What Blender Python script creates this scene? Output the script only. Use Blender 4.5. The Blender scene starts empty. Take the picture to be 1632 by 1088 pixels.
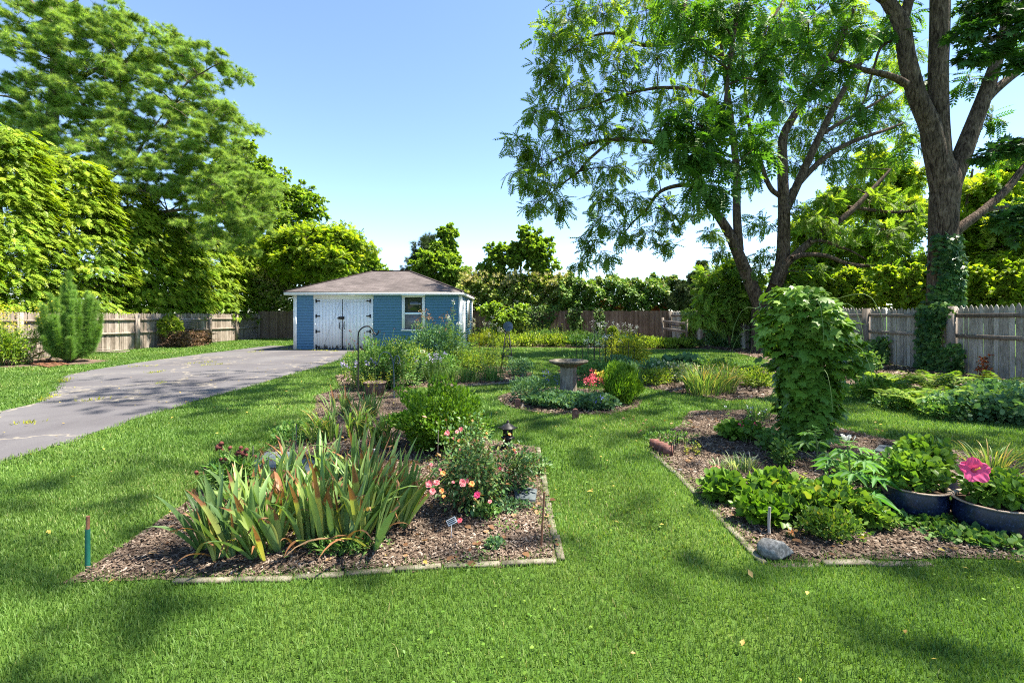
import bpy, math
import numpy as np
from mathutils import Vector

RNG = np.random.default_rng(7)
CAMH, F, HY, CX = 1.45, 725.0, 503.0, 816.0
PI = math.pi
scene = bpy.context.scene
COL = scene.collection

def G(px, py, z=0.0):
    """ground point seen at a photo pixel"""
    Y = (CAMH - z) * F / (py - HY)
    return np.array([(px - CX) / F * Y, Y, z])

def W(px, py, Y):
    """point at depth Y seen at a photo pixel"""
    return np.array([(px - CX) / F * Y, Y, CAMH - (py - HY) / F * Y])

# ------------------------------------------------------------------ mesh collector
class MB:
    def __init__(s):
        s.V = []; s.n = 0; s.F = []; s.M = []; s.var = []; s.tip = []
    def add(s, V, Fc, mat=0, var=0.5, tip=0.0):
        V = np.asarray(V, float).reshape(-1, 3)
        Fc = np.asarray(Fc, np.int64)
        s.V.append(V); s.F.append(Fc + s.n)
        s.M.append(np.full(len(Fc), mat, np.int32) if np.isscalar(mat) else np.asarray(mat, np.int32))
        s.var.append(np.broadcast_to(np.asarray(var, float), (len(V),)))
        s.tip.append(np.broadcast_to(np.asarray(tip, float), (len(V),)))
        s.n += len(V)
    def scatter(s, T, TF, pos, d, up, scale, mat=0, var=None, tip=None):
        """instances of template T (y along d, z along up) as real faces"""
        N = len(pos)
        if N == 0: return
        T = np.asarray(T, float); TF = np.asarray(TF, np.int64)
        d = d / (np.linalg.norm(d, axis=1, keepdims=True) + 1e-9)
        x = np.cross(d, up); x /= (np.linalg.norm(x, axis=1, keepdims=True) + 1e-9)
        z = np.cross(x, d)
        sc = np.broadcast_to(np.asarray(scale, float), (N,)) if np.ndim(scale) < 2 else None
        if sc is not None: S = sc[:, None, None]
        V = (T[None, :, 0:1] * x[:, None, :] + T[None, :, 1:2] * d[:, None, :] + T[None, :, 2:3] * z[:, None, :]) * S + pos[:, None, :]
        k = len(T)
        Fc = (TF[None] + (np.arange(N) * k)[:, None, None]).reshape(-1, TF.shape[1])
        if var is None: var = RNG.random(N)
        v = np.repeat(var, k)
        t = np.tile(np.clip(T[:, 1], 0, 1) if tip is None else tip, N)
        s.add(V.reshape(-1, 3), Fc, mat, v, t)
    def box(s, c, size, mat=0, rz=0.0, var=0.5, taper=1.0):
        hx, hy, hz = np.asarray(size, float) / 2
        V = np.array([[-hx,-hy,-hz],[hx,-hy,-hz],[hx,hy,-hz],[-hx,hy,-hz],[-hx*taper,-hy*taper,hz],[hx*taper,-hy*taper,hz],[hx*taper,hy*taper,hz],[-hx*taper,hy*taper,hz]])
        if rz:
            cs, sn = math.cos(rz), math.sin(rz)
            V[:, :2] = V[:, :2] @ np.array([[cs, sn], [-sn, cs]])
        s.add(V + np.asarray(c, float), [[0,3,2,1],[4,5,6,7],[0,1,5,4],[1,2,6,5],[2,3,7,6],[3,0,4,7]], mat, var)
    def bar(s, a, b, w, h, mat=0, var=0.5, up=(0,0,1)):
        """rectangular bar from a to b, h along up"""
        a = np.asarray(a, float); b = np.asarray(b, float); d = b - a; d /= np.linalg.norm(d)
        x = np.cross(d, up); x /= np.linalg.norm(x) + 1e-9; z = np.cross(x, d)
        V = []
        for p in (a, b):
            for sx, sz in ((-1,-1),(1,-1),(1,1),(-1,1)): V.append(p + x*sx*w/2 + z*sz*h/2)
        s.add(V, [[0,3,2,1],[4,5,6,7],[0,1,5,4],[1,2,6,5],[2,3,7,6],[3,0,4,7]], mat, var)
    def tube(s, P, R, sides=8, mat=0, var=0.5, cap=False):
        P = np.asarray(P, float); n = len(P)
        R = np.broadcast_to(np.asarray(R, float), (n,))
        T = np.gradient(P, axis=0); T /= np.linalg.norm(T, axis=1, keepdims=True) + 1e-9
        ref = np.array([0, 0, 1.0]) if abs(T[0, 2]) < .9 else np.array([1.0, 0, 0])
        x = np.cross(T[0], ref); X = np.empty_like(T)
        for i in range(n):
            x = x - T[i] * (x @ T[i]); x = x / (math.sqrt(x @ x) + 1e-9); X[i] = x
        Y = np.cross(T, X)
        a = np.arange(sides) * 2 * PI / sides
        V = P[:, None] + R[:, None, None] * (np.cos(a)[None, :, None] * X[:, None] + np.sin(a)[None, :, None] * Y[:, None])
        i = np.arange(n - 1)[:, None] * sides; j = np.arange(sides)[None]; j2 = (j + 1) % sides
        Fc = np.stack([i + j, i + j2, i + j2 + sides, i + j + sides], -1).reshape(-1, 4)
        s.add(V.reshape(-1, 3), Fc, mat, var)
        if cap:
            for k, c in ((0, P[0]), (n - 1, P[-1])):
                V2 = np.vstack([V[k], c[None]])
                s.add(V2, [[(q + 1) % sides, q, sides] if k == 0 else [q, (q + 1) % sides, sides] for q in range(sides)], mat, var)
    def lathe(s, prof, n=32, mat=0, c=(0,0,0), flute=0.0, nfl=0, var=0.5):
        prof = np.asarray(prof, float); a = np.arange(n) * 2 * PI / n
        r = prof[:, 0][:, None] * np.ones(n)[None]
        if flute: r = r * (1 - flute * (0.5 + 0.5 * np.cos(a * nfl))[None])
        V = np.stack([r * np.cos(a), r * np.sin(a), prof[:, 1][:, None] * np.ones(n)[None]], -1) + np.asarray(c, float)
        i = np.arange(len(prof) - 1)[:, None] * n; j = np.arange(n)[None]; j2 = (j + 1) % n
        Fc = np.stack([i + j, i + j2, i + j2 + n, i + j + n], -1).reshape(-1, 4)
        s.add(V.reshape(-1, 3), Fc, mat, var)
    def poly(s, pts, mat=0, var=0.5):
        s.add(pts, [list(range(len(pts)))], mat, var)
    def build(s, name, mats, parent=None, loc=(0, 0, 0), smooth=False):
        """link as one mesh; vertices are in world space, loc is the thing's base"""
        me = bpy.data.meshes.new(name)
        V = np.concatenate(s.V) - np.asarray(loc, float)
        loops = np.concatenate([f.ravel() for f in s.F]).astype(np.int32)
        tot = np.concatenate([np.full(len(f), f.shape[1], np.int32) for f in s.F])
        st = np.concatenate([[0], np.cumsum(tot)[:-1]]).astype(np.int32)
        me.vertices.add(len(V)); me.vertices.foreach_set('co', V.astype(np.float32).ravel())
        me.loops.add(len(loops)); me.loops.foreach_set('vertex_index', loops)
        me.polygons.add(len(tot)); me.polygons.foreach_set('loop_start', st); me.polygons.foreach_set('loop_total', tot)
        me.polygons.foreach_set('material_index', np.concatenate(s.M))
        if smooth: me.polygons.foreach_set('use_smooth', np.ones(len(tot), bool))
        for nm, arr in (('var', s.var), ('tip', s.tip)):
            at = me.attributes.new(nm, 'FLOAT', 'POINT')
            at.data.foreach_set('value', np.concatenate(arr).astype(np.float32))
        me.update(calc_edges=True)
        for m in (mats if isinstance(mats, (list, tuple)) else [mats]): me.materials.append(m)
        o = bpy.data.objects.new(name, me); COL.objects.link(o)
        if parent is not None: o.parent = parent
        else: o.location = tuple(float(q) for q in loc)
        return o

def tag(o, label=None, cat=None, group=None, kind=None):
    if label: o['label'] = label
    if cat: o['category'] = cat
    if group: o['group'] = group
    if kind: o['kind'] = kind
    return o
def thing(name, label, cat, loc=(0, 0, 0), group=None):
    o = bpy.data.objects.new(name, None); COL.objects.link(o)
    o.location = tuple(float(q) for q in loc); o.empty_display_size = .2
    return tag(o, label, cat, group)
def dup(root, loc, rz=0.0, sc=1.0, label=None, group=None):
    def cp(o, par):
        c = o.copy(); COL.objects.link(c)
        c.parent = par
        for ch in list(o.children): cp(ch, c)
        return c
    r = cp(root, None)
    r.location = tuple(float(q) for q in loc); r.rotation_euler = (0, 0, rz)
    r.scale = (sc, sc, sc) if np.isscalar(sc) else sc
    if label: r['label'] = label
    if group: r['group'] = group
    return r
def place(o, loc, rz=0.0, sc=1.0):
    o.location = tuple(float(q) for q in loc); o.rotation_euler = (0, 0, rz)
    o.scale = (sc, sc, sc) if np.isscalar(sc) else sc
    return o

# ------------------------------------------------------------------ materials
def newmat(name):
    m = bpy.data.materials.new(name); m.use_nodes = True
    nt = m.node_tree; nt.nodes.clear()
    out = nt.nodes.new('ShaderNodeOutputMaterial')
    return m, nt, out
def N(nt, t, **kw):
    n = nt.nodes.new(t)
    for k, v in kw.items(): setattr(n, k, v)
    return n
def L(nt, a, b): nt.links.new(a, b)
def ramp(nt, stops, fac=None):
    r = N(nt, 'ShaderNodeValToRGB'); e = r.color_ramp.elements
    while len(e) < len(stops): e.new(0.5)
    for q, (p, c) in enumerate(stops):
        e[q].position = p; e[q].color = (*c, 1)
    if fac is not None: L(nt, fac, r.inputs[0])
    return r
def noise(nt, scale=5, detail=4, rough=.55, vec=None, dist=0.0):
    n = N(nt, 'ShaderNodeTexNoise'); n.inputs['Scale'].default_value = scale
    n.inputs['Detail'].default_value = detail; n.inputs['Roughness'].default_value = rough
    n.inputs['Distortion'].default_value = dist
    if vec is not None: L(nt, vec, n.inputs['Vector'])
    return n
def objco(nt, scale=(1, 1, 1)):
    g = N(nt, 'ShaderNodeNewGeometry'); mp = N(nt, 'ShaderNodeMapping'); mp.inputs['Scale'].default_value = scale
    L(nt, g.outputs['Position'], mp.inputs['Vector']); return mp.outputs['Vector']
def mixc(nt, a, b, fac, mode='MIX'):
    m = N(nt, 'ShaderNodeMix', data_type='RGBA', blend_type=mode)
    for sock, v in ((m.inputs[0], fac), (m.inputs[6], a), (m.inputs[7], b)):
        if isinstance(v, (int, float)): sock.default_value = v
        elif isinstance(v, tuple): sock.default_value = (*v, 1)
        else: L(nt, v, sock)
    return m.outputs[2]
def mathn(nt, op, a, b=0.0):
    m = N(nt, 'ShaderNodeMath', operation=op)
    for sock, v in zip(m.inputs, (a, b)):
        if isinstance(v, (int, float)): sock.default_value = v
        else: L(nt, v, sock)
    return m.outputs[0]
def bump(nt, h, strength=.4, dist=.02):
    b = N(nt, 'ShaderNodeBump'); b.inputs['Strength'].default_value = strength; b.inputs['Distance'].default_value = dist
    L(nt, h, b.inputs['Height']); return b.outputs[0]
def principled(nt, out, col, rough=.6, spec=.4, metal=0.0, normal=None):
    p = N(nt, 'ShaderNodeBsdfPrincipled')
    if isinstance(col, tuple): p.inputs['Base Color'].default_value = (*col, 1)
    else: L(nt, col, p.inputs['Base Color'])
    if isinstance(rough, (int, float)): p.inputs['Roughness'].default_value = rough
    else: L(nt, rough, p.inputs['Roughness'])
    p.inputs['Specular IOR Level'].default_value = spec; p.inputs['Metallic'].default_value = metal
    if normal is not None: L(nt, normal, p.inputs['Normal'])
    if out is not None: L(nt, p.outputs[0], out.inputs[0])
    return p
def leafmat(name, stops, tr=.35, rough=.55, spec=.2, trcol=(1.5, 1.6, .6), tipstops=None, nscale=1.2, ntint=.35):
    """leaf: colour from the per-leaf value, a little world noise, light through the blade"""
    m, nt, out = newmat(name); spec = min(spec, .25)
    stops = [(p, (min(.9, c[0] * 1.2 * (1.22 + .4 * max(0, 1 - c[1] / .25))), c[1] * (1.2 + .4 * max(0, 1 - c[1] / .25)), c[2] * 1.5) if c[1] > c[0] * 1.02 and c[1] < .4 else c) for p, c in stops]
    at = N(nt, 'ShaderNodeAttribute', attribute_name='var')
    r = ramp(nt, stops, at.outputs['Fac']); col = r.outputs[0]
    ns = noise(nt, nscale, 2, .5, objco(nt))
    dk = ramp(nt, [(.3, (1 - ntint,) * 3), (.7, (1 + ntint * .4,) * 3)], ns.outputs['Fac'])
    col = mixc(nt, col, dk.outputs[0], 1.0, 'MULTIPLY')
    if tipstops:
        at2 = N(nt, 'ShaderNodeAttribute', attribute_name='tip')
        f = mathn(nt, 'ADD', at2.outputs['Fac'], mathn(nt, 'MULTIPLY', mathn(nt, 'SUBTRACT', at.outputs['Fac'], .5), .9))
        a = ramp(nt, [(p, (q, q, q)) for p, q in ((tipstops[0], 0), (tipstops[1], 1))], f)
        b = ramp(nt, tipstops[2], f)
        col = mixc(nt, col, b.outputs[0], a.outputs[0])
    p = principled(nt, None, col, rough, spec)
    t = N(nt, 'ShaderNodeBsdfTranslucent')
    tc = mixc(nt, col, trcol, 1.0, 'MULTIPLY'); L(nt, tc, t.inputs['Color'])
    mx = N(nt, 'ShaderNodeMixShader'); mx.inputs[0].default_value = tr
    L(nt, p.outputs[0], mx.inputs[1]); L(nt, t.outputs[0], mx.inputs[2]); L(nt, mx.outputs[0], out.inputs[0])
    return m
def pmat(name, stops, scale=8, rough=.8, spec=.3, bstr=.3, bdist=.01, stretch=(1, 1, 1), detail=6, metal=0.0, varw=0.0, dist=0.0):
    """noise coloured surface"""
    m, nt, out = newmat(name)
    ns = noise(nt, scale, detail, .6, objco(nt, stretch), dist)
    f = ns.outputs['Fac']
    if varw:
        at = N(nt, 'ShaderNodeAttribute', attribute_name='var')
        f = mathn(nt, 'ADD', f, mathn(nt, 'MULTIPLY', mathn(nt, 'SUBTRACT', at.outputs['Fac'], .5), varw))
    r = ramp(nt, stops, f)
    principled(nt, out, r.outputs[0], rough, spec, metal, bump(nt, ns.outputs['Fac'], bstr, bdist) if bstr else None)
    return m

# ------------------------------------------------------------------ leaf templates (y = along the leaf, z = upper side)
def fan(n, width, length=1.0, spread=1.2, droop=.1, rnd=3):
    """n thin blades fanned out"""
    r = np.random.default_rng(rnd); V = []; Fc = []
    for i in range(n):
        a = (i / (n - 1) - .5) * 2 * spread; dz = r.uniform(-.5, .5) * .5
        d = np.array([math.sin(a), math.cos(a), dz]); s_ = np.array([math.cos(a), -math.sin(a), 0])
        ln = length * r.uniform(.75, 1.0) * (1 - .25 * abs(a) / spread)
        b = len(V)
        V += [-s_ * width * .3, s_ * width * .3, d * ln * .5 + s_ * width * .5, d * ln - np.array([0, 0, droop]), d * ln * .5 - s_ * width * .5]
        Fc += [[b, b + 1, b + 2, b + 4], [b + 4, b + 2, b + 3, b + 3]]
    return np.array(V), np.array([f for f in Fc])
def quadfix(F_):
    return F_
T_LEAF = (np.array([[0,0,0],[.27,.45,.07],[0,1,-.10],[-.27,.45,.07]]), np.array([[0,1,2],[0,2,3]]))
T_WIDE = (np.array([[0,0,0],[.36,.22,.05],[.38,.6,.06],[0,1,-.14],[-.38,.6,.06],[-.36,.22,.05]]), np.array([[0,1,2,3],[0,3,4,5]]))
T_NARROW = (np.array([[0,0,0],[.11,.4,.03],[0,1,-.12],[-.11,.4,.03]]), np.array([[0,1,2],[0,2,3]]))
def pinnate(npair=6, ll=.34, lw=.11, droop=.25):
    V = []; Fc = []
    for i in range(npair):
        y = .18 + .74 * i / (npair - 1); z0 = -droop * y * y
        l_ = ll * (1 - .35 * abs(y - .5))
        for s_ in (-1, 1):
            d = np.array([s_ * .86, .45, -.28]); p = np.array([0, y, z0]); q = np.array([.45 * -s_, .86, 0]) * lw
            b = len(V); V += [p, p + d * l_ * .45 + q * .6, p + d * l_, p + d * l_ * .45 - q * .6]; Fc.append([b, b + 1, b + 2, b + 3])
    b = len(V); p = np.array([0, .93, -droop * .86]); V += [p, p + [lw * .5, ll * .45, -.05], p + [0, ll * .9, -.12], p + [-lw * .5, ll * .45, -.05]]; Fc.append([b, b + 1, b + 2, b + 3])
    b = len(V); V += [np.array([-.008, 0, 0]), np.array([.008, 0, 0]), np.array([.008, .95, -droop * .9]), np.array([-.008, .95, -droop * .9])]; Fc.append([b, b + 1, b + 2, b + 3])
    return np.array(V), np.array(Fc)
T_PINN = pinnate(6, .34, .125, .28); T_PINN_S = pinnate(4, .42, .2, .2)
def frond(n=5, ll=.42, lw=.12, droop=.35):
    V = []; Fc = []
    for i in range(n):
        y = .05 + .8 * i / (n - 1); z0 = -droop * y * y
        l_ = ll * (1.1 - .75 * i / (n - 1))
        for s_ in (-1, 1):
            d = np.array([s_ * .62, .75, -.22]); p = np.array([0, y, z0]); q = np.array([.75 * -s_, .62, 0]) * lw
            b = len(V); V += [p, p + d * l_ * .5 + q * .6, p + d * l_, p + d * l_ * .5 - q * .6]; Fc.append([b, b + 1, b + 2, b + 3])
    b = len(V); V += [np.array([-.03, 0, 0]), np.array([.03, 0, 0]), np.array([.04, .7, -droop * .5]), np.array([-.04, .7, -droop * .5])]; Fc.append([b, b + 1, b + 2, b + 3])
    return np.array(V), np.array(Fc)
T_FROND = frond()
def lobed(R_=(1, .42, .9, .38, .7, .3), w=1.0, cup=.08):
    """maple or hop like leaf, tri fan; stalk at y=0"""
    rr = list(R_) + list(R_[1:-1])[::-1]
    a = [0, .42, .85, 1.25, 1.75, 2.35]; aa = a + [-q for q in a[1:-1][::-1]]
    # order round the leaf
    pts = [(a[i], R_[i]) for i in range(6)] + [(-a[i], R_[i]) for i in range(5, 0, -1)]
    V = [np.array([0, .42, 0])]
    for t, r_ in pts: V.append(np.array([math.sin(t) * r_ * .6 * w, .42 + math.cos(t) * r_ * .6, -cup * r_ * r_ * (1.2 if abs(t) < .1 else 1)]))
    n = len(pts)
    return np.array(V), np.array([[0, 1 + (i + 1) % n, 1 + i] for i in range(n)])
T_MAPLE = lobed(); T_HOP = lobed((1, .62, .85, .55, .7, .45), 1.05, .12)
def tuft(n=9, w=.05, seed=1):
    r = np.random.default_rng(seed); V = []; Fc = []
    for i in range(n):
        a = r.uniform(0, 2 * PI); e = r.uniform(.15, .95)
        d = np.array([math.cos(a) * e, 1 - .55 * e, math.sin(a) * e]); d /= np.linalg.norm(d)
        s_ = np.cross(d, r.normal(size=3)); s_ /= np.linalg.norm(s_); b = len(V); ln = r.uniform(.7, 1)
        V += [s_ * w / 2 + d * .05, -s_ * w / 2 + d * .05, d * ln]; Fc.append([b, b + 1, b + 2])
    return np.array(V), np.array(Fc)
T_TUFT = tuft(12, .045); T_TUFT2 = tuft(8, .16, 5)
def palmate(n=6, w=.2):
    V = []; Fc = []
    for i in range(n):
        a = (i / (n - 1) - .5) * 3.6; d = np.array([math.sin(a), math.cos(a), 0]); s_ = np.array([math.cos(a), -math.sin(a), 0]) * w / 2
        ln = .95 if abs(a) < 1 else .7; b = len(V)
        V += [np.zeros(3), d * ln * .5 + s_ + [0, 0, .06], d * ln + [0, 0, -.22], d * ln * .5 - s_ + [0, 0, .06]]; Fc += [[b, b + 1, b + 2], [b, b + 2, b + 3]]
    return np.array(V), np.array(Fc)
T_PALM = palmate()

def rdir(n, r=RNG):
    v = r.normal(size=(n, 3)); return v / np.linalg.norm(v, axis=1, keepdims=True)
def ellip(n, c, rad, lo=0.0, r=RNG):
    v = rdir(n, r) * (lo + (1 - lo) * r.random((n, 1)) ** .45); return np.asarray(c) + v * np.asarray(rad)
def smooth_path(P, k=4):
    P = np.asarray(P, float); out = []
    Q = np.vstack([2 * P[0] - P[1], P, 2 * P[-1] - P[-2]])
    for i in range(1, len(Q) - 2):
        for t in np.arange(k) / k:
            a, b, c, d = Q[i - 1], Q[i], Q[i + 1], Q[i + 2]
            out.append(.5 * ((2 * b) + (-a + c) * t + (2 * a - 5 * b + 4 * c - d) * t * t + (-a + 3 * b - 3 * c + d) * t ** 3))
    out.append(P[-1]); return np.array(out)

# ------------------------------------------------------------------ trees
class Tree:
    def __init__(s, seed, leaf, lsize, per_twig=8, ntw=22, droop=.3, leafup=.7, limbcol=None):
        s.r = np.random.default_rng(seed); s.bark = MB(); s.leaf = MB(); s.nodes = []; s.rad = []
        s.T = leaf; s.ls = lsize; s.pt = per_twig; s.ntw = ntw; s.droop = droop; s.up = leafup
        s.P = []; s.D = []
        s.rs = 1.0
    def limb(s, pts, rads, sides=10, jit=0.0):
        P = smooth_path(pts, 5); t = np.linspace(0, 1, len(P)); R = np.interp(t, np.linspace(0, 1, len(rads)), rads) * s.rs
        if jit: P = P + s.r.normal(size=P.shape) * jit * (R[:, None] + .02)
        s.bark.tube(P, R, sides)
        s.nodes.append(P); s.rad.append(R)
        return P
    def attach(s, target):
        A = np.concatenate(s.nodes); R = np.concatenate(s.rad)
        d = np.linalg.norm(A - target, axis=1) + 1.2 * np.clip(A[:, 2] - target[2] + .3, 0, None)
        i = int(np.argmin(d)); return A[i], R[i]
    def cluster(s, c, rad, n=None, lo=.2, rmax=.05, keep=True):
        c = np.asarray(c, float); rad = np.broadcast_to(np.asarray(rad, float), (3,))
        a, ra = s.attach(c); v = c - a; ln = np.linalg.norm(v)
        k = max(4, int(ln / .5)); t = np.linspace(0, 1, k)[:, None]
        side = s.r.normal(size=3) * ln * .06
        P = a + v * t + np.sin(t * PI) * (side + np.array([0, 0, ln * .10]))
        P[1:-1] += s.r.normal(size=(k - 2, 3)) * ln * .02
        r0 = min(ra * .7, rmax, .012 + ln * .012)
        R = np.linspace(r0, .008, k); s.bark.tube(P, R, 5)
        if keep: s.nodes.append(P[k // 2:]); s.rad.append(R[k // 2:])
        n = n or s.ntw
        tg = ellip(n, c, rad, lo, s.r)
        # twigs
        A = P[k // 2:]
        for q in tg:
            i = s.r.integers(len(A)) if s.r.random() < .5 else int(np.argmin(np.linalg.norm(A - q, axis=1)))
            a0 = A[i]; w = q - a0; l2 = np.linalg.norm(w)
            m = a0 + w * .5 + np.array([0, 0, .12 * l2]) + s.r.normal(size=3) * .05 * l2
            e = q - np.array([0, 0, s.droop * .25 * l2])
            s.bark.tube([a0, m, e], [.008, .006, .003], 3)
            tt = .4 + .6 * s.r.random(s.pt); tt = tt[:, None]
            pos = np.where(tt < .5, a0 + (m - a0) * tt * 2, m + (e - m) * (tt - .5) * 2)
            wd = w / (l2 + 1e-6)
            dd = wd * .55 + s.r.normal(size=(s.pt, 3)) * .55 + np.array([0, 0, -s.droop])
            s.P.append(pos); s.D.append(dd)
    def finish(s, name, label, cat, loc, barkm, leafm, group=None, szvar=.3, hi=None, cname='crown'):
        root = thing(name, label, cat, loc, group)
        if s.bark.n: s.bark.build('trunk', barkm, root, loc, True)
        P = np.concatenate(s.P); D = np.concatenate(s.D); n = len(P)
        up = np.array([0, 0, 1.0]) * s.up + s.r.normal(size=(n, 3)) * (1 - s.up)
        s.leaf.scatter(*s.T, P, D, up, s.ls * (1 + szvar * s.r.uniform(-1, 1, n)), 0, np.clip(s.r.normal(.5, .22, n), 0, 1))
        s.leaf.build(cname, leafm, root, loc)
        return root

def bush(seed, c, rad, n, T, size, dens_lo=.55, outw=.8, upw=.4, lump=.18, floor=True, mb=None, var=(.5, .22)):
    """leaves through the outer volume of a lumpy ellipsoid standing on the ground"""
    r = np.random.default_rng(seed); c = np.asarray(c, float); rad = np.asarray(rad, float)
    v = rdir(n, r)
    ph = r.uniform(0, 6.28, (6, 3)); k = r.uniform(1.5, 4.5, (6, 3))
    lm = 1 + lump * sum(np.sin(v @ k[i] * 1.6 + ph[i, 0]) for i in range(6)) / 2.2
    u = dens_lo + (1 - dens_lo) * r.random(n) ** .7
    P = c + v * rad * (lm * u)[:, None]
    if floor: P[:, 2] = np.where(P[:, 2] < .02, r.uniform(0, .06, n) + .01, P[:, 2])
    nrm = v / rad; nrm /= np.linalg.norm(nrm, axis=1, keepdims=True)
    D = nrm * outw + np.array([0, 0, upw]) + r.normal(size=(n, 3)) * .45
    up = nrm * .5 + np.array([0, 0, .8]) + r.normal(size=(n, 3)) * .35
    mb = mb or MB()
    mb.scatter(*T, P, D, up, size * r.uniform(.65, 1.25, n), 0, np.clip(r.normal(*var, n), 0, 1))
    return mb
def stems(seed, c, rad, n, rr=.006, z0=0.0, mb=None, mat=0):
    r = np.random.default_rng(seed); mb = mb or MB(); c = np.asarray(c, float); rad = np.asarray(rad, float)
    for e in ellip(n, c, rad * .85, .3, r):
        b = np.array([c[0] + r.normal() * rad[0] * .12, c[1] + r.normal() * rad[1] * .12, z0])
        m = b * .4 + e * .6; m[2] = b[2] + (e[2] - b[2]) * .45; m[:2] += r.normal(size=2) * .03
        mb.tube([b, m, e], [rr, rr * .8, rr * .4], 4, mat)
    return mb

def in_poly(P, poly):
    x, y = P[:, 0], P[:, 1]; ins = np.zeros(len(P), bool); poly = np.asarray(poly)[:, :2]; j = len(poly) - 1
    for i in range(len(poly)):
        xi, yi = poly[i]; xj, yj = poly[j]
        c = ((yi > y) != (yj > y)) & (x < (xj - xi) * (y - yi) / (yj - yi + 1e-12) + xi)
        ins ^= c; j = i
    return ins
def dist_poly(P, poly):
    poly = np.asarray(poly)[:, :2]; d = np.full(len(P), 1e9)
    for i in range(len(poly)):
        a = poly[i]; b = poly[(i + 1) % len(poly)]; ab = b - a
        t = np.clip(((P[:, :2] - a) @ ab) / (ab @ ab + 1e-12), 0, 1)
        d = np.minimum(d, np.linalg.norm(P[:, :2] - a - t[:, None] * ab, axis=1))
    return d

def strap(mb, base, az, lean, length, width, bend, r, segs=7, mat=0, var=.5, fold=.25):
    """sword shaped leaf from base, leaning outwards, bending over by bend radians"""
    t = np.linspace(0, 1, segs + 1)
    th = lean + bend * t ** 2.2
    ds = length / segs
    hor = np.concatenate([[0], np.cumsum(np.sin(th[:-1]) * ds)]); ver = np.concatenate([[0], np.cumsum(np.cos(th[:-1]) * ds)])
    dirh = np.array([math.cos(az), math.sin(az), 0]); C = base + hor[:, None] * dirh + ver[:, None] * np.array([0, 0, 1.0])
    C[:, 2] = np.maximum(C[:, 2], .012)
    fa = az + PI / 2 + r.normal() * .5
    side = np.array([math.cos(fa), math.sin(fa), 0]); w = width * np.minimum(1, .6 + t) * (1 - np.clip((t - .45) / .55, 0, 1) ** 1.8) / 2
    nrm = np.cross(side, dirh * np.sin(lean) + np.array([0, 0, 1.0]) * np.cos(lean))
    V = np.concatenate([C - side * w[:, None], C + nrm * (w * fold * 2)[:, None], C + side * w[:, None]])
    n = segs + 1; i = np.arange(segs)
    Fc = np.concatenate([np.stack([i, i + n, i + n + 1, i + 1], 1), np.stack([i + n, i + 2 * n, i + 2 * n + 1, i + n + 1], 1)])
    mb.add(V, Fc, mat, var, np.tile(t, 3))
# ================================================================== camera, sky, sun
cam = bpy.data.cameras.new('camera'); camo = bpy.data.objects.new('camera', cam); COL.objects.link(camo)
cam.lens = 16.0; cam.sensor_width = 36.0; cam.shift_y = -41 / 1632.0; cam.clip_start = .05; cam.clip_end = 2000
camo.location = (0, 0, CAMH); camo.rotation_euler = (PI / 2, 0, 0); scene.camera = camo
SUN_EL = math.radians(62); SUN_AZ = math.radians(86)      # azimuth clockwise from +Y (away from camera) towards +X
sdir = Vector((math.cos(SUN_EL) * math.sin(SUN_AZ), math.cos(SUN_EL) * math.cos(SUN_AZ), math.sin(SUN_EL)))
sun = bpy.data.lights.new('sun', 'SUN'); sun.energy = 4.0; sun.angle = math.radians(.6); sun.color = (1.0, .93, .80)
so = bpy.data.objects.new('sun', sun); COL.objects.link(so); so.rotation_euler = sdir.to_track_quat('Z', 'Y').to_euler(); so.location = (20, 20, 30)
world = bpy.data.worlds.new('World'); scene.world = world; world.use_nodes = True
wn = world.node_tree; wn.nodes.clear()
sky = wn.nodes.new('ShaderNodeTexSky'); sky.sky_type = 'NISHITA'; sky.sun_disc = False
sky.sun_elevation = SUN_EL; sky.sun_rotation = SUN_AZ; sky.air_density = .9; sky.altitude = 1500; sky.dust_density = .0; sky.ozone_density = 1.3
bg = wn.nodes.new('ShaderNodeBackground'); bg.inputs[1].default_value = .080
wo = wn.nodes.new('ShaderNodeOutputWorld'); wn.links.new(sky.outputs[0], bg.inputs[0]); wn.links.new(bg.outputs[0], wo.inputs[0])
vs = scene.view_settings; vs.view_transform = 'Standard'; vs.look = 'None'; vs.gamma = 1.0; vs.exposure = 2.3
cy = scene.cycles
cy.max_bounces = 9; cy.diffuse_bounces = 6; cy.sample_clamp_indirect = 4.0; cy.filter_width = 1.1; cy.glossy_bounces = 2; cy.transmission_bounces = 4; cy.transparent_max_bounces = 4
cy.use_denoising = False
try: cy.denoiser = 'OPENIMAGEDENOISE'; cy.denoising_prefilter = 'ACCURATE'
except Exception: pass

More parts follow.
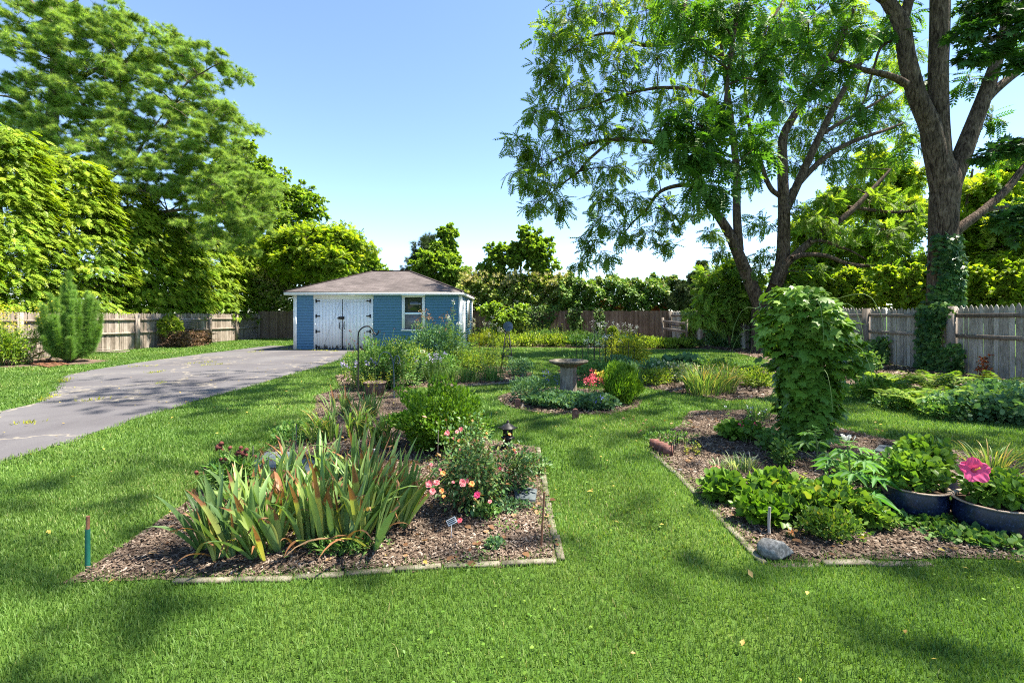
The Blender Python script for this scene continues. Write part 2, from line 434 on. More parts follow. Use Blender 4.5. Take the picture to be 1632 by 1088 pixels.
# ================================================================== materials of the setting
def mat_lawn():
    m, nt, out = newmat('lawn_soil')
    co = objco(nt)
    a = noise(nt, 1.1, 5, .6, co); b = noise(nt, 34, 6, .7, co)
    c1 = ramp(nt, [(.3, (.035, .075, .012)), (.5, (.055, .11, .016)), (.68, (.09, .14, .026))], a.outputs['Fac'])
    c2 = ramp(nt, [(.3, (.55, .55, .55)), (.7, (1.4, 1.4, 1.3))], b.outputs['Fac'])
    principled(nt, out, mixc(nt, c1.outputs[0], c2.outputs[0], 1.0, 'MULTIPLY'), .9, .1, 0, bump(nt, b.outputs['Fac'], .6, .03)); return m
def mat_asphalt():
    m, nt, out = newmat('asphalt')
    co = objco(nt)
    a = noise(nt, .55, 5, .6, co, .4); b = noise(nt, 90, 3, .7, co); s = noise(nt, .35, 4, .6, objco(nt, (1, 3.5, 1)), .8)
    c = ramp(nt, [(.3, (.068, .063, .068)), (.5, (.088, .083, .088)), (.7, (.112, .107, .11))], a.outputs['Fac'])
    g = ramp(nt, [(.3, (.8, .8, .8)), (.7, (1.2, 1.2, 1.2))], b.outputs['Fac'])
    col = mixc(nt, c.outputs[0], g.outputs[0], 1.0, 'MULTIPLY')
    st = ramp(nt, [(.62, (0, 0, 0)), (.72, (1, 1, 1))], s.outputs['Fac'])
    col = mixc(nt, col, (.15, .137, .125), mathn(nt, 'MULTIPLY', st.outputs[0], .45))
    vo = N(nt, 'ShaderNodeTexVoronoi', feature='DISTANCE_TO_EDGE'); vo.inputs['Scale'].default_value = .42
    nv = noise(nt, 2.2, 3, .6, co); wv = N(nt, 'ShaderNodeVectorMath', operation='ADD'); L(nt, co, wv.inputs[0])
    sc = N(nt, 'ShaderNodeVectorMath', operation='SCALE'); L(nt, nv.outputs['Color'], sc.inputs[0]); sc.inputs['Scale'].default_value = .9
    L(nt, sc.outputs[0], wv.inputs[1]); L(nt, wv.outputs[0], vo.inputs['Vector'])
    cr = ramp(nt, [(.003, (1, 1, 1)), (.014, (0, 0, 0))], vo.outputs['Distance'])
    col = mixc(nt, col, (.24, .21, .16), mathn(nt, 'MULTIPLY', cr.outputs[0], .6))
    principled(nt, out, col, .9, .25, 0, bump(nt, b.outputs['Fac'], .35, .006)); return m
def mat_mulch():
    m, nt, out = newmat('mulch_ground')
    co = objco(nt); a = noise(nt, 60, 6, .75, co); b = noise(nt, 2.0, 4, .6, co)
    c = ramp(nt, [(.3, (.045, .03, .022)), (.5, (.11, .08, .06)), (.7, (.22, .17, .13))], a.outputs['Fac'])
    d = ramp(nt, [(.35, (.6, .6, .6)), (.65, (1.25, 1.22, 1.2))], b.outputs['Fac'])
    principled(nt, out, mixc(nt, c.outputs[0], d.outputs[0], 1.0, 'MULTIPLY'), .95, .1, 0, bump(nt, a.outputs['Fac'], .8, .02)); return m
def mat_fence(name, stops, streak=1.0):
    m, nt, out = newmat(name)
    at = N(nt, 'ShaderNodeAttribute', attribute_name='var')
    g = noise(nt, 9, 6, .65, objco(nt, (6, 6, .55)), .6); b = noise(nt, 1.6, 4, .6, objco(nt, (1, 1, .8)))
    f = mathn(nt, 'ADD', g.outputs['Fac'], mathn(nt, 'MULTIPLY', mathn(nt, 'SUBTRACT', at.outputs['Fac'], .5), .28))
    f = mathn(nt, 'ADD', f, mathn(nt, 'MULTIPLY', mathn(nt, 'SUBTRACT', b.outputs['Fac'], .5), .55))
    c = ramp(nt, stops, f)
    principled(nt, out, c.outputs[0], .9, .15, 0, bump(nt, g.outputs['Fac'], .5, .01)); return m
def mat_bark(name, c0, c1, c2, sc=1.0):
    m, nt, out = newmat(name)
    a = noise(nt, 16 * sc, 5, .6, objco(nt, (1, 1, .22)), 1.2); b = noise(nt, 2.0, 3, .6, objco(nt))
    c = ramp(nt, [(.36, c0), (.5, c1), (.66, c2)], a.outputs['Fac'])
    d = ramp(nt, [(.35, (.75, .75, .72)), (.7, (1.2, 1.2, 1.15))], b.outputs['Fac'])
    principled(nt, out, mixc(nt, c.outputs[0], d.outputs[0], 1.0, 'MULTIPLY'), .92, .15, 0, bump(nt, a.outputs['Fac'], 1.0, .06)); return m
def mat_siding():
    m, nt, out = newmat('blue_siding')
    a = noise(nt, 3, 5, .6, objco(nt, (1, 1, 3))); c = ramp(nt, [(.3, (.062, .165, .29)), (.7, (.070, .182, .315))], a.outputs['Fac'])
    principled(nt, out, c.outputs[0], .55, .35); return m
def mat_whitewood():
    m, nt, out = newmat('white_paint')
    a = noise(nt, 5, 6, .65, objco(nt, (3, 3, .6)), .4); c = ramp(nt, [(.3, (.66, .66, .64)), (.62, (.80, .80, .79))], a.outputs['Fac'])
    principled(nt, out, c.outputs[0], .6, .3, 0, bump(nt, a.outputs['Fac'], .15, .004)); return m
def mat_door():
    m, nt, out = newmat('peeling_white_paint')
    g = N(nt, 'ShaderNodeNewGeometry'); sx = N(nt, 'ShaderNodeSeparateXYZ'); L(nt, g.outputs['Position'], sx.inputs[0])
    a = noise(nt, 5, 6, .65, objco(nt, (3, 3, .6)), .4); c = ramp(nt, [(.3, (.70, .70, .70)), (.62, (.78, .78, .79))], a.outputs['Fac'])
    p = noise(nt, 7, 6, .75, objco(nt, (2.6, 2.6, .7)), .3)
    hgt = mathn(nt, 'MULTIPLY', mathn(nt, 'SUBTRACT', .30, sx.outputs[2]), .75)
    f = mathn(nt, 'ADD', p.outputs['Fac'], hgt); r = ramp(nt, [(.62, (0, 0, 0)), (.66, (1, 1, 1))], f)
    principled(nt, out, mixc(nt, c.outputs[0], (.09, .08, .07), r.outputs[0]), .65, .3); return m
def mat_roof():
    m, nt, out = newmat('asphalt_shingles')
    br = N(nt, 'ShaderNodeTexBrick'); br.inputs['Scale'].default_value = 1.0
    br.inputs['Brick Width'].default_value = .30; br.inputs['Row Height'].default_value = .10; br.inputs['Mortar Size'].default_value = .006
    br.inputs['Color1'].default_value = (.078, .068, .066, 1); br.inputs['Color2'].default_value = (.118, .103, .10, 1); br.inputs['Mortar'].default_value = (.05, .04, .04, 1)
    at = N(nt, 'ShaderNodeAttribute', attribute_name='roofuv'); L(nt, at.outputs['Vector'], br.inputs['Vector'])
    a = noise(nt, 1.3, 5, .6, objco(nt)); b = noise(nt, 60, 3, .6, objco(nt))
    d = ramp(nt, [(.3, (.72, .7, .7)), (.7, (1.25, 1.22, 1.22))], a.outputs['Fac']); e = ramp(nt, [(.3, (.8, .8, .8)), (.7, (1.2, 1.2, 1.2))], b.outputs['Fac'])
    col = mixc(nt, mixc(nt, br.outputs[0], d.outputs[0], 1.0, 'MULTIPLY'), e.outputs[0], 1.0, 'MULTIPLY')
    principled(nt, out, col, .95, .15, 0, bump(nt, br.outputs['Fac'], -.4, .01)); return m
def mat_plain(name, c, rough=.6, spec=.4, metal=0.0):
    m, nt, out = newmat(name); ns = noise(nt, 12, 4, .6, objco(nt))
    r = ramp(nt, [(.3, tuple(q * .8 for q in c)), (.7, tuple(min(1, q * 1.15) for q in c))], ns.outputs['Fac'])
    principled(nt, out, r.outputs[0], rough, spec, metal); return m

M = {}
M['lawn'] = mat_lawn(); M['asphalt'] = mat_asphalt(); M['mulch'] = mat_mulch()
M['fence_tan'] = mat_fence('weathered_tan_wood', [(.2, (.08, .062, .048)), (.42, (.18, .145, .115)), (.6, (.29, .24, .20)), (.8, (.40, .35, .30))])
M['fence_grey'] = mat_fence('weathered_grey_wood', [(.2, (.09, .078, .062)), (.42, (.24, .22, .19)), (.6, (.38, .355, .32)), (.82, (.50, .475, .43))])
M['fence_brown'] = mat_fence('brown_board_wood', [(.2, (.06, .04, .028)), (.5, (.15, .105, .078)), (.8, (.24, .18, .14))])
M['post_grey'] = mat_fence('grey_post_wood', [(.2, (.06, .05, .04)), (.5, (.17, .145, .125)), (.8, (.30, .26, .23))])
M['bark_walnut'] = mat_bark('walnut_bark', (.025, .016, .012), (.095, .066, .05), (.18, .13, .10))
M['bark_grey'] = mat_bark('grey_bark', (.05, .04, .035), (.14, .11, .09), (.24, .2, .17), 1.4)
M['stem'] = mat_plain('green_stem', (.10, .16, .04), .7); M['stem_brown'] = mat_plain('brown_stem', (.10, .06, .035), .8)
M['siding'] = mat_siding(); M['white'] = mat_whitewood(); M['door'] = mat_door(); M['roof'] = mat_roof()
M['black'] = mat_plain('black_iron', (.018, .017, .017), .5, .4, .3); M['glass'] = mat_plain('dark_glass', (.02, .028, .02), .04, .8)
M['screen'] = mat_plain('grey_window_screen', (.13, .13, .14), .35, .6)
M['rust'] = pmat('rusty_iron', [(.3, (.10, .04, .02)), (.6, (.24, .11, .06)), (.8, (.34, .20, .14))], 30, .85, .3, .4, .004)
M['concrete'] = pmat('old_concrete', [(.3, (.07, .06, .04)), (.5, (.14, .125, .09)), (.7, (.22, .20, .16))], 14, .95, .15, .5, .01)
M['brick'] = pmat('red_brick', [(.3, (.10, .045, .035)), (.55, (.17, .08, .065)), (.75, (.26, .16, .13))], 22, .95, .15, .5, .006, varw=.3)
M['slate'] = pmat('grey_slate', [(.3, (.055, .07, .075)), (.6, (.11, .13, .135)), (.8, (.17, .18, .18))], 9, .8, .3, .3, .006)
def mat_bath():
    m, nt, out = newmat('lichened_concrete'); a = noise(nt, 9, 6, .7, objco(nt)); b = noise(nt, 40, 5, .7, objco(nt)); cst = noise(nt, 8, 4, .6, objco(nt, (4, 4, .5)))
    c = ramp(nt, [(.32, (.04, .038, .026)), (.45, (.10, .088, .07)), (.6, (.17, .155, .13)), (.75, (.27, .245, .21))], a.outputs['Fac'])
    d = ramp(nt, [(.35, (.55, .55, .5)), (.6, (1.15, 1.12, 1.05))], cst.outputs['Fac'])
    principled(nt, out, mixc(nt, c.outputs[0], d.outputs[0], 1.0, 'MULTIPLY'), .9, .2, 0, bump(nt, b.outputs['Fac'], .5, .008)); return m
M['bath'] = mat_bath()

# ================================================================== ground plans (metres, from photo pixels)
def arc(pts, k=4): return smooth_path(np.array(pts), k)
DRIVE = np.array([G(-120, 700)[:2], G(0, 656)[:2], G(62, 641)[:2], G(92, 618)[:2], G(104, 599)[:2], G(150, 589)[:2], G(206, 580)[:2], G(262, 572)[:2], G(322, 564)[:2], G(386, 556)[:2], G(430, 551)[:2],
                  [-9.3, 21.6], [-9.3, 19.45], [-5.85, 19.45], G(556, 560)[:2], G(544, 573)[:2], G(500, 587)[:2], G(477, 593)[:2], G(400, 616)[:2], G(307, 641)[:2], G(216, 668)[:2], G(120, 702)[:2], G(0, 736)[:2], G(-120, 790)[:2], [-12, 3.0], [-14, 5.0]])
BED1 = np.array([[-2.42, 2.47], [-1.5, 2.50], [-.4, 2.62], [.27, 2.68], [.26, 3.3], [.27, 4.1], [.27, 5.0], [-.35, 5.35], [-.7, 6.5], [-1.2, 7.4], [-2.1, 8.9], [-3.4, 9.2], [-3.55, 8.2], [-3.1, 7.2], [-2.7, 5.9], [-2.62, 4.6], [-2.52, 3.4]])
BED2 = np.array([[-3.5, 9.3], [-2.4, 9.0], [-.9, 9.35], [-.1, 9.75], [.45, 10.4], [.5, 11.4], [.1, 12.4], [-1.2, 13.6], [-3.2, 14.0], [-4.3, 12.8], [-4.2, 10.8]])
BED3 = np.array([[1.50, 2.68], [3.0, 2.70], [4.4, 2.8], [5.0, 3.4], [5.0, 4.6], [4.4, 5.3], [4.0, 6.4], [3.6, 7.0], [2.7, 6.9], [2.2, 6.0], [1.65, 5.35], [1.5, 5.0], [1.52, 4.0]])
th = np.arange(28) * 2 * PI / 28
BCX, BCY, BR = .98, 7.85, 1.22
BED_BATH = np.stack([BCX + BR * np.cos(th) * (1 + .03 * np.sin(3 * th)), BCY + BR * np.sin(th)], 1)
BED4 = np.array([[1.2, 10.4], [2.0, 9.7], [2.5, 9.3], [3.2, 8.35], [3.65, 7.75], [4.5, 8.0], [5.2, 8.9], [5.4, 10.2], [4.8, 11.6], [3.4, 12.8], [1.9, 12.9], [1.2, 12.0]])
STRIP = np.array([[-1.9, 20.6], [.5, 20.8], [3.5, 20.2], [6.0, 19.6], [8.6, 19.5], [9.2, 22.5], [9.2, 25.6], [-2.0, 27.9]])
SIDE = np.array([[4.9, 11.9], [6.2, 9.9], [7.3, 7.4], [8.6, 5.2], [11.4, 4.5], [11.2, 17.6], [9.3, 22.5], [8.7, 22.2], [8.5, 18.5], [7.2, 15.0]])
SIDE = np.array([[5.9, 10.9], [6.6, 9.4], [7.3, 8.0], [8.0, 6.6], [8.9, 4.8], [11.4, 4.2], [11.1, 17.4], [9.2, 22.5], [8.5, 22.2], [8.8, 18.5], [8.2, 14.5], [6.6, 12.2]])
LEFTB = np.array([[-16.2, 11.0], [-14.2, 12.6], [-12.6, 13.6], [-12.9, 14.6], [-14.6, 15.4], [-16.2, 16.2]])
BEDS = [BED1, BED2, BED3, BED_BATH, BED4, STRIP, SIDE, LEFTB]

def heights(x, y):
    return .03 * np.sin(x * .35 + 1) * np.sin(y * .27) * 0
# one ground sheet to the horizon
mb = MB(); g = 600.0
xs = np.concatenate([[-g, -120, -60], np.linspace(-30, 30, 25), [60, 120, g]]); ys = np.concatenate([[-g, -60, -20], np.linspace(-6, 42, 20), [70, 130, g]])
X, Y = np.meshgrid(xs, ys); V = np.stack([X.ravel(), Y.ravel(), np.zeros(X.size)], 1); nx = len(xs)
i, j = np.meshgrid(np.arange(nx - 1), np.arange(len(ys) - 1)); i = i.ravel() + j.ravel() * nx
mb.add(V, np.stack([i, i + 1, i + 1 + nx, i + nx], 1))
tag(mb.build('lawn_ground', M['lawn']), kind='structure')

def fill_sheet(poly, z, jitter=0.0, edge=.25, seed=1, k=4, hump=0.0):
    """flat sheet over a polygon as a fine triangulated grid-free fan via bmesh"""
    import bmesh
    P = np.asarray(poly)
    Q = []
    r = np.random.default_rng(seed)
    for a in range(len(P)):
        p0, p1 = P[a][:2], P[(a + 1) % len(P)][:2]; n_ = max(1, int(np.linalg.norm(p1 - p0) / edge))
        for t in range(n_):
            q = p0 + (p1 - p0) * t / n_; q = q + r.normal(size=2) * jitter; Q.append(q)
    Q = np.array(Q)
    bm = bmesh.new(); vs_ = [bm.verts.new((q[0], q[1], z)) for q in Q]
    f = bm.faces.new(vs_); bmesh.ops.triangulate(bm, faces=[f])
    return bm, Q
def sheet(name, poly, z, mat, jitter=0.0, edge=.25, seed=1, label=None):
    bm, Q = fill_sheet(poly, z, jitter, edge, seed)
    me = bpy.data.meshes.new(name); bm.to_mesh(me); bm.free(); me.materials.append(mat)
    o = bpy.data.objects.new(name, me); COL.objects.link(o); tag(o, kind='structure')
    if me.polygons[0].normal.z < 0: me.flip_normals()
    return o, Q
_, DRIVE_J = sheet('driveway', DRIVE, .008, M['asphalt'], .035, .22, 3)
for nm_i, b in enumerate(BEDS):
    sheet('garden_bed', b, .006 + .0005 * nm_i, M['mulch'], .02, .15, 10 + nm_i)

# ================================================================== garage
S = 725 / 19.4
def gx(px): return (px - CX) / S
def gz(py): return CAMH + (HY - py) / S
GY = 19.4; GXL, GXR = gx(470), gx(735); GD = 5.0; EAVE = gz(466.5)
gar = thing('garage', 'blue clapboard garage with white double doors and brown hip roof', 'garage', ((GXL + GXR) / 2, GY, 0)); GL = gar.location
def clap(mb, a, b, z0, z1, nrm, step=.118, lap=.018):
    """overlapping boards between ground points a and b"""
    a = np.array(a, float); b = np.array(b, float); nrm = np.array([*nrm, 0.0]); z = z0; k = 0
    while z < z1 - .005:
        t = min(z + step, z1); A = np.array([*a, 0]); B = np.array([*b, 0]); o = nrm * lap; e = nrm * .004
        V = [A + o + [0,0,z], B + o + [0,0,z], B + e + [0,0,t], A + e + [0,0,t], A + [0,0,z], B + [0,0,z]]
        mb.add(V, [[0,1,2,3],[4,5,1,0]], 0, RNG.random()); z = t
D0, D1 = gx(501.5), gx(594.5); DT = gz(469.5)
WX0, WX1, WZ0, WZ1 = gx(641), gx(677.5), gz(527), gz(470.5)
wall = MB()
clap(wall, (GXL, GY), (D0, GY), 0, EAVE, (0, -1))
clap(wall, (D1, GY), (WX0, GY), 0, EAVE, (0, -1)); clap(wall, (WX1, GY), (GXR, GY), 0, EAVE, (0, -1))
clap(wall, (WX0, GY), (WX1, GY), 0, WZ0, (0, -1))
wall.box(((GXL + GXR) / 2, GY + .13, EAVE / 2), (GXR - GXL - .02, .2, EAVE - .02))
clap(wall, (GXR, GY), (GXR, GY + GD), 0, EAVE, (1, 0)); clap(wall, (GXL, GY + GD), (GXL, GY), 0, EAVE, (-1, 0)); clap(wall, (GXR, GY + GD), (GXL, GY + GD), 0, EAVE, (0, 1))
wo_ = wall.build('wall', M['siding'], gar, GL)
cb = MB()
for x in (GXL, GXR):
    for yy in (GY, GY + GD):
        sx = -1 if x == GXL else 1; sy = -1 if yy == GY else 1
        mb = MB(); mb.box((x + sx * -.045, yy + sy * .027, EAVE / 2), (.11, .03, EAVE - .002)); mb.box((x + sx * .027, yy - sy * .03, EAVE / 2), (.03, .14, EAVE - .004)); mb.build('corner_board', M['white'], gar, GL)
# door surround + doors
mb = MB(); mb.box(((D0 + D1) / 2, GY - .02, (DT + EAVE) / 2 - .06), (D1 - D0 + .06, .05, EAVE - DT + .28))
for x in (D0 + .03, D1 - .03): mb.box((x, GY - .022, DT / 2 - .08), (.09, .054, DT - .18))
mb.build('door_frame', M['white'], gar, GL)
dz1 = gz(476.5); xm = gx(546.5)
for k, (xa, xb) in enumerate(((D0 + .075, xm - .02), (xm + .012, D1 - .075))):
    mb = MB(); w_ = xb - xa; n_ = 8
    for q in range(n_): mb.box((xa + w_ * (q + .5) / n_, GY - .028 - .0006 * (q % 2), (.05 + dz1) / 2), (w_ / n_ - .0015, .03, dz1 - .05))
    d = mb.build('door', M['door'], gar, GL)
    mb = MB(); yy = GY - .058
    for z in (dz1 - .10,): mb.box(((xa + xb) / 2, yy, z), (w_ - .26, .02, .012))
    for x in (xa + .07, xb - .07): mb.box((x, yy + .002, (dz1 + .05) / 2), (.012, .018, dz1 - .2))
    s_ = 1 if k == 0 else -1
    a_ = (xa + .32, yy + .004, .16) if k == 0 else (xb - .32, yy + .004, .16); b_ = (xb - .1, yy + .004, dz1 - .14) if k == 0 else (xa + .1, yy + .004, dz1 - .14)
    mb.bar(a_, b_, .018, .02, up=(0, 1, 0)); mb.build('brace', M['fence_grey'] if False else M['door'], d, GL)
    for z in (gz(479.5), gz(503.5), gz(528), gz(552)):
        mb = MB(); xh = xa + .02 if k == 0 else xb - .02
        mb.box((xh, yy - .01, z), (.05, .02, .15)); V = [(xh, yy - .02, z + .035), (xh, yy - .02, z - .035), (xh + s_ * .17, yy - .02, z - .012), (xh + s_ * .17, yy - .02, z + .012)]
        mb.add(np.array(V), [[0, 1, 2, 3]]); mb.box((xh + s_ * .13, yy - .018, z), (.05, .012, .05)); mb.build('hinge', M['black'], d, GL)
    mb = MB(); xh = xb - .075 if k == 0 else xa + .075
    z0_, z1_ = gz(524), gz(514); mb.tube(smooth_path([(xh, yy, z0_), (xh, yy - .05, z0_ + .06), (xh, yy - .05, z1_ - .04), (xh, yy, z1_ + .02)], 4), .018, 6); mb.build('handle', M['black'], d, GL)
mb = MB(); mb.box((xm - .005, GY - .03, dz1 / 2), (.02, .02, dz1)); mb.box((xm - .006, GY - .064, .5), (.028, .012, .95)); mb.build('center_bolt', M['black'], gar, GL)
mb = MB(); mb.box((xm - .03, GY - .08, gz(506.5)), (.24, .05, .11)); mb.box((xm - .15, GY - .07, gz(507)), (.12, .03, .04)); mb.box((xm + .05, GY - .10, gz(505.5)), (.09, .03, .07)); mb.build('latch', M['black'], gar, GL)
# window
mb = MB(); t_ = .085; yy = GY - .025
mb.box(((WX0 + WX1) / 2, yy, WZ1 - t_ / 2), (WX1 - WX0 + .02, .06, t_)); mb.box(((WX0 + WX1) / 2, yy - .02, WZ0 + .03), (WX1 - WX0 + .06, .11, .06))
for x in (WX0 + t_ / 2, WX1 - t_ / 2): mb.box((x, yy + .002, (WZ0 + WZ1) / 2), (t_, .056, WZ1 - WZ0 - t_ - .06))
win = mb.build('window', M['white'], gar, GL)
mb = MB(); zm = gz(500); mb.box(((WX0 + WX1) / 2, yy + .004, zm), (WX1 - WX0 - 2 * t_ + .01, .05, .05))
for x in (WX0 + t_ + .018, WX1 - t_ - .018): mb.box((x, yy + .008, (WZ0 + WZ1) / 2), (.036, .045, WZ1 - WZ0 - t_ - .08))
mb.build('sash', M['white'], win, GL)
mb = MB(); mb.box(((WX0 + WX1) / 2, GY - .015, (zm + WZ1) / 2), (WX1 - WX0 - .2, .012, WZ1 - zm - .1)); mb.build('pane', M['glass'], win, GL)
mb = MB(); mb.box(((WX0 + WX1) / 2, GY - .02, (zm + WZ0) / 2), (WX1 - WX0 - .2, .012, zm - WZ0 - .06)); mb.build('insect_screen', M['screen'], win, GL)
# side door and side window on the sunny wall
mb = MB(); mb.box((GXR + .02, GY + .85, 1.05), (.06, 1.0, 2.12)); mb.build('side_door', M['white'], gar, GL)
mb = MB(); mb.box((GXR + .03, GY + 2.9, 1.55), (.06, .9, 1.3)); sw = mb.build('window', M['white'], gar, GL)
mb = MB(); mb.box((GXR + .055, GY + 2.9, 1.55), (.02, .7, 1.1)); mb.build('pane', M['glass'], sw, GL)
# roof
ov = .22; EX0, EX1, EY0, EY1 = gx(458.5), gx(740), GY - .36, GY + GD + .36
RZ = EAVE + .035; RX0, RX1, RY = gx(599) - .9, gx(599) + .9, (EY0 + EY1) / 2; RH = CAMH + 71 / 725 * RY
E = [np.array(p) for p in ((EX0, EY0, RZ), (EX1, EY0, RZ), (EX1, EY1, RZ), (EX0, EY1, RZ))]; R0 = np.array([RX0, RY, RH]); R1 = np.array([RX1, RY, RH])
import bmesh
def roof_mesh():
    faces = [(E[0], E[1], R1, R0), (E[1], E[2], R1), (E[2], E[3], R0, R1), (E[3], E[0], R0)]
    V = []; Fc = []; uv = []
    for f in faces:
        u = (f[1] - f[0]) / np.linalg.norm(f[1] - f[0]); n_ = np.cross(u, f[2] - f[0]); v = np.cross(n_ / np.linalg.norm(n_), u); b = len(V)
        for p in f: V.append(p - np.array(GL)); uv.append((float((p - f[0]) @ u), float((p - f[0]) @ v), 0))
        Fc.append(list(range(b, b + len(f))))
    b = len(V)
    for p in E: V.append(p - np.array(GL)); uv.append((0, 0, 0))
    for p in E: V.append(p - np.array(GL) - np.array([0, 0, .03])); uv.append((0, 0, 0))
    for q in range(4): Fc.append([b + 4 + q, b + 4 + (q + 1) % 4, b + (q + 1) % 4, b + q])
    me = bpy.data.meshes.new('roof'); me.from_pydata([tuple(v) for v in V], [], Fc); at = me.attributes.new('roofuv', 'FLOAT_VECTOR', 'POINT')
    at.data.foreach_set('vector', np.array(uv, np.float32).ravel()); me.materials.append(M['roof']); o = bpy.data.objects.new('roof', me); COL.objects.link(o); o.parent = gar
    return o
ro = roof_mesh()
mb = MB(); mb.bar(R0 + [0, 0, .012], R1 + [0, 0, .012], .16, .03)
for a_, b_ in ((E[0], R0), (E[1], R1), (E[2], R1), (E[3], R0)): mb.bar(a_ + [0, 0, .012], b_ + [0, 0, .006], .13, .024)
mb.build('ridge_cap', M['roof'], ro, GL)
mb = MB(); fz = EAVE - .045; fh = .135
for a_, b_ in ((0, 1), (1, 2), (2, 3), (3, 0)):
    A, B = E[a_].copy(), E[b_].copy(); cen = (np.array([(EX0 + EX1) / 2, (EY0 + EY1) / 2, 0])); A[2] = B[2] = fz
    d = B - A; d /= np.linalg.norm(d); A = A + (d * .012); B = B - d * .012; inn = np.array([-d[1], d[0], 0]) * .02; mb.bar(A + inn, B + inn, .022, fh)
mb.build('fascia', M['white'], gar, GL)
mb = MB(); V = [E[0], E[1], E[2], E[3]]; mb.add(np.array([[p[0], p[1], fz - .05] for p in V]) , [[3, 2, 1, 0]]); mb.build('soffit', M['white'], gar, GL)

# ================================================================== fences
def fence(name, label, line, bays, h, matp, matq, rails=(.45, 1.25), pw=.095, pointed=True, side=1, postw=.11, posts=True, gapc=.006, hj=.012, seed=5, posth=0.0, mats_post=None):
    """line: two or more ground points; bays cut at roughly equal distance; rails and posts on the garden side"""
    r = np.random.default_rng(seed)
    P = np.array(line, float); root = thing(name, label, 'fence', (*P[0], 0)); LC = root.location
    for a in range(len(P) - 1):
        p0, p1 = P[a], P[a + 1]; ln = np.linalg.norm(p1 - p0); nb = max(1, round(ln / bays)); u = (p1 - p0) / ln; nrm = np.array([-u[1], u[0]]) * side
        ang = math.atan2(u[1], u[0])
        for b in range(nb):
            q0 = p0 + u * ln * b / nb; q1 = p0 + u * ln * (b + 1) / nb; L_ = ln / nb; mb = MB(); n_ = int(L_ / (pw + gapc)); sag = r.uniform(-.02, .02); hb = h + r.uniform(-.02, .03)
            for k in range(n_):
                c = q0 + u * (k + .5) * L_ / n_; w_ = (L_ / n_ - gapc) * r.uniform(.93 if pointed else .985, 1.0); hh = hb + r.normal() * hj + sag * math.sin(k / n_ * PI); t_ = .018; off = nrm * (r.normal() * .003 if pointed else .021 * (k % 2)); lean = r.normal() * (.006 if pointed else .002); w_ *= 1.0 if pointed else 1.14
                x0, x1 = -w_ / 2, w_ / 2; sh = hh - (.085 if pointed else .0)
                prof = [(x0, .02), (x1, .02), (x1, sh), (x1 * .35, hh - .015), (0, hh), (x0 * .35, hh - .015), (x0, sh)] if pointed else [(x0, .02), (x1, .02), (x1, hh), (x0, hh)]
                V = []
                for s_ in (-t_ / 2, t_ / 2):
                    for (x, z) in prof: V.append([*(c + off + u * (x + lean * z) + nrm * s_), z])
                m_ = len(prof); vr = r.random()
                mb.add(V, [list(range(m_))[::-1]], 0, vr); mb.add(V, [[m_ + q for q in range(m_)]], 0, vr)
                mb.add(V, [[q, (q + 1) % m_, m_ + (q + 1) % m_, m_ + q] for q in range(m_)], 0, vr)
            mb.build('picket_panel' if pointed else 'board_panel', matp, root, LC)
            if rails:
                for z in rails:
                    mb = MB(); e0 = np.array([*(q0 + nrm * .032), z + r.normal() * .012]); e1 = np.array([*(q1 + nrm * .032), z + r.normal() * .012]); mb.bar(e0, e1, .05, .095, var=r.random()); mb.build('rail', matq, root, LC)
        if posts:
            for b in range(nb + (1 if a == len(P) - 2 else 0)):
                q0 = p0 + u * ln * b / nb + nrm * .075; mb = MB(); hp = h - .03 + posth + r.uniform(-.03, .03)
                mb.box((*q0, hp / 2), (postw, postw, hp), rz=ang, var=r.random()); mb.box((*q0, hp + .008), (postw * .8, postw * .8, .016), rz=ang, var=r.random()); mb.build('post', matq, root, LC)
    return root
fence('picket_fence', 'weathered tan picket fence beside the driveway below the bright hedge', [(-16.35, 8.0), (-16.2, 29.0)], 2.42, 1.56, M['fence_tan'], M['fence_tan'], side=-1, rails=(.72, 1.28), postw=.14, seed=3)
fence('board_fence', 'dark brown board fence behind the garage under the flowering hedge', [(-16.2, 29.1), (-2.0, 28.2), (9.0, 25.9)], 2.42, 1.72, M['fence_brown'], M['post_grey'], rails=None, pointed=False, side=-1, posts=False, pw=.11, gapc=.002, seed=4)
fence('picket_fence', 'silvery grey picket fence with ivy beside the fern border', [(9.05, 25.8), (9.45, 22.4), (11.15, 17.0), (11.2, 3.2)], 2.95, 1.70, M['fence_grey'], M['post_grey'], side=-1, rails=(.95, 1.47), postw=.15, pw=.105, gapc=.010, hj=.02, seed=6, posth=.02)
# ================================================================== leaf materials
LM = {}
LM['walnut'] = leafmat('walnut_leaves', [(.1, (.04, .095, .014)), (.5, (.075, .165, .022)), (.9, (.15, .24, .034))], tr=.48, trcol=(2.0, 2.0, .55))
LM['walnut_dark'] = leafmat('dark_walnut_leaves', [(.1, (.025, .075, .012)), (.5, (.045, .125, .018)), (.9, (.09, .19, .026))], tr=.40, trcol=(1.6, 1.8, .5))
LM['maple'] = leafmat('maple_leaves', [(.1, (.014, .05, .012)), (.9, (.04, .11, .022))], tr=.22, trcol=(1.4, 1.7, .5))
LM['lime'] = leafmat('lime_green_leaves', [(.1, (.06, .15, .012)), (.5, (.13, .24, .018)), (.9, (.22, .32, .03))], tr=.48, trcol=(1.9, 1.8, .5))
LM['hedge'] = leafmat('bright_hedge_leaves', [(.1, (.06, .15, .012)), (.5, (.15, .27, .018)), (.9, (.24, .36, .028))], tr=.36, trcol=(1.7, 1.7, .4), rough=.45)
LM['pine'] = leafmat('pine_needles', [(.1, (.10, .22, .04)), (.5, (.165, .31, .055)), (.9, (.24, .38, .07))], tr=.42, trcol=(1.5, 1.5, .6), rough=.55)
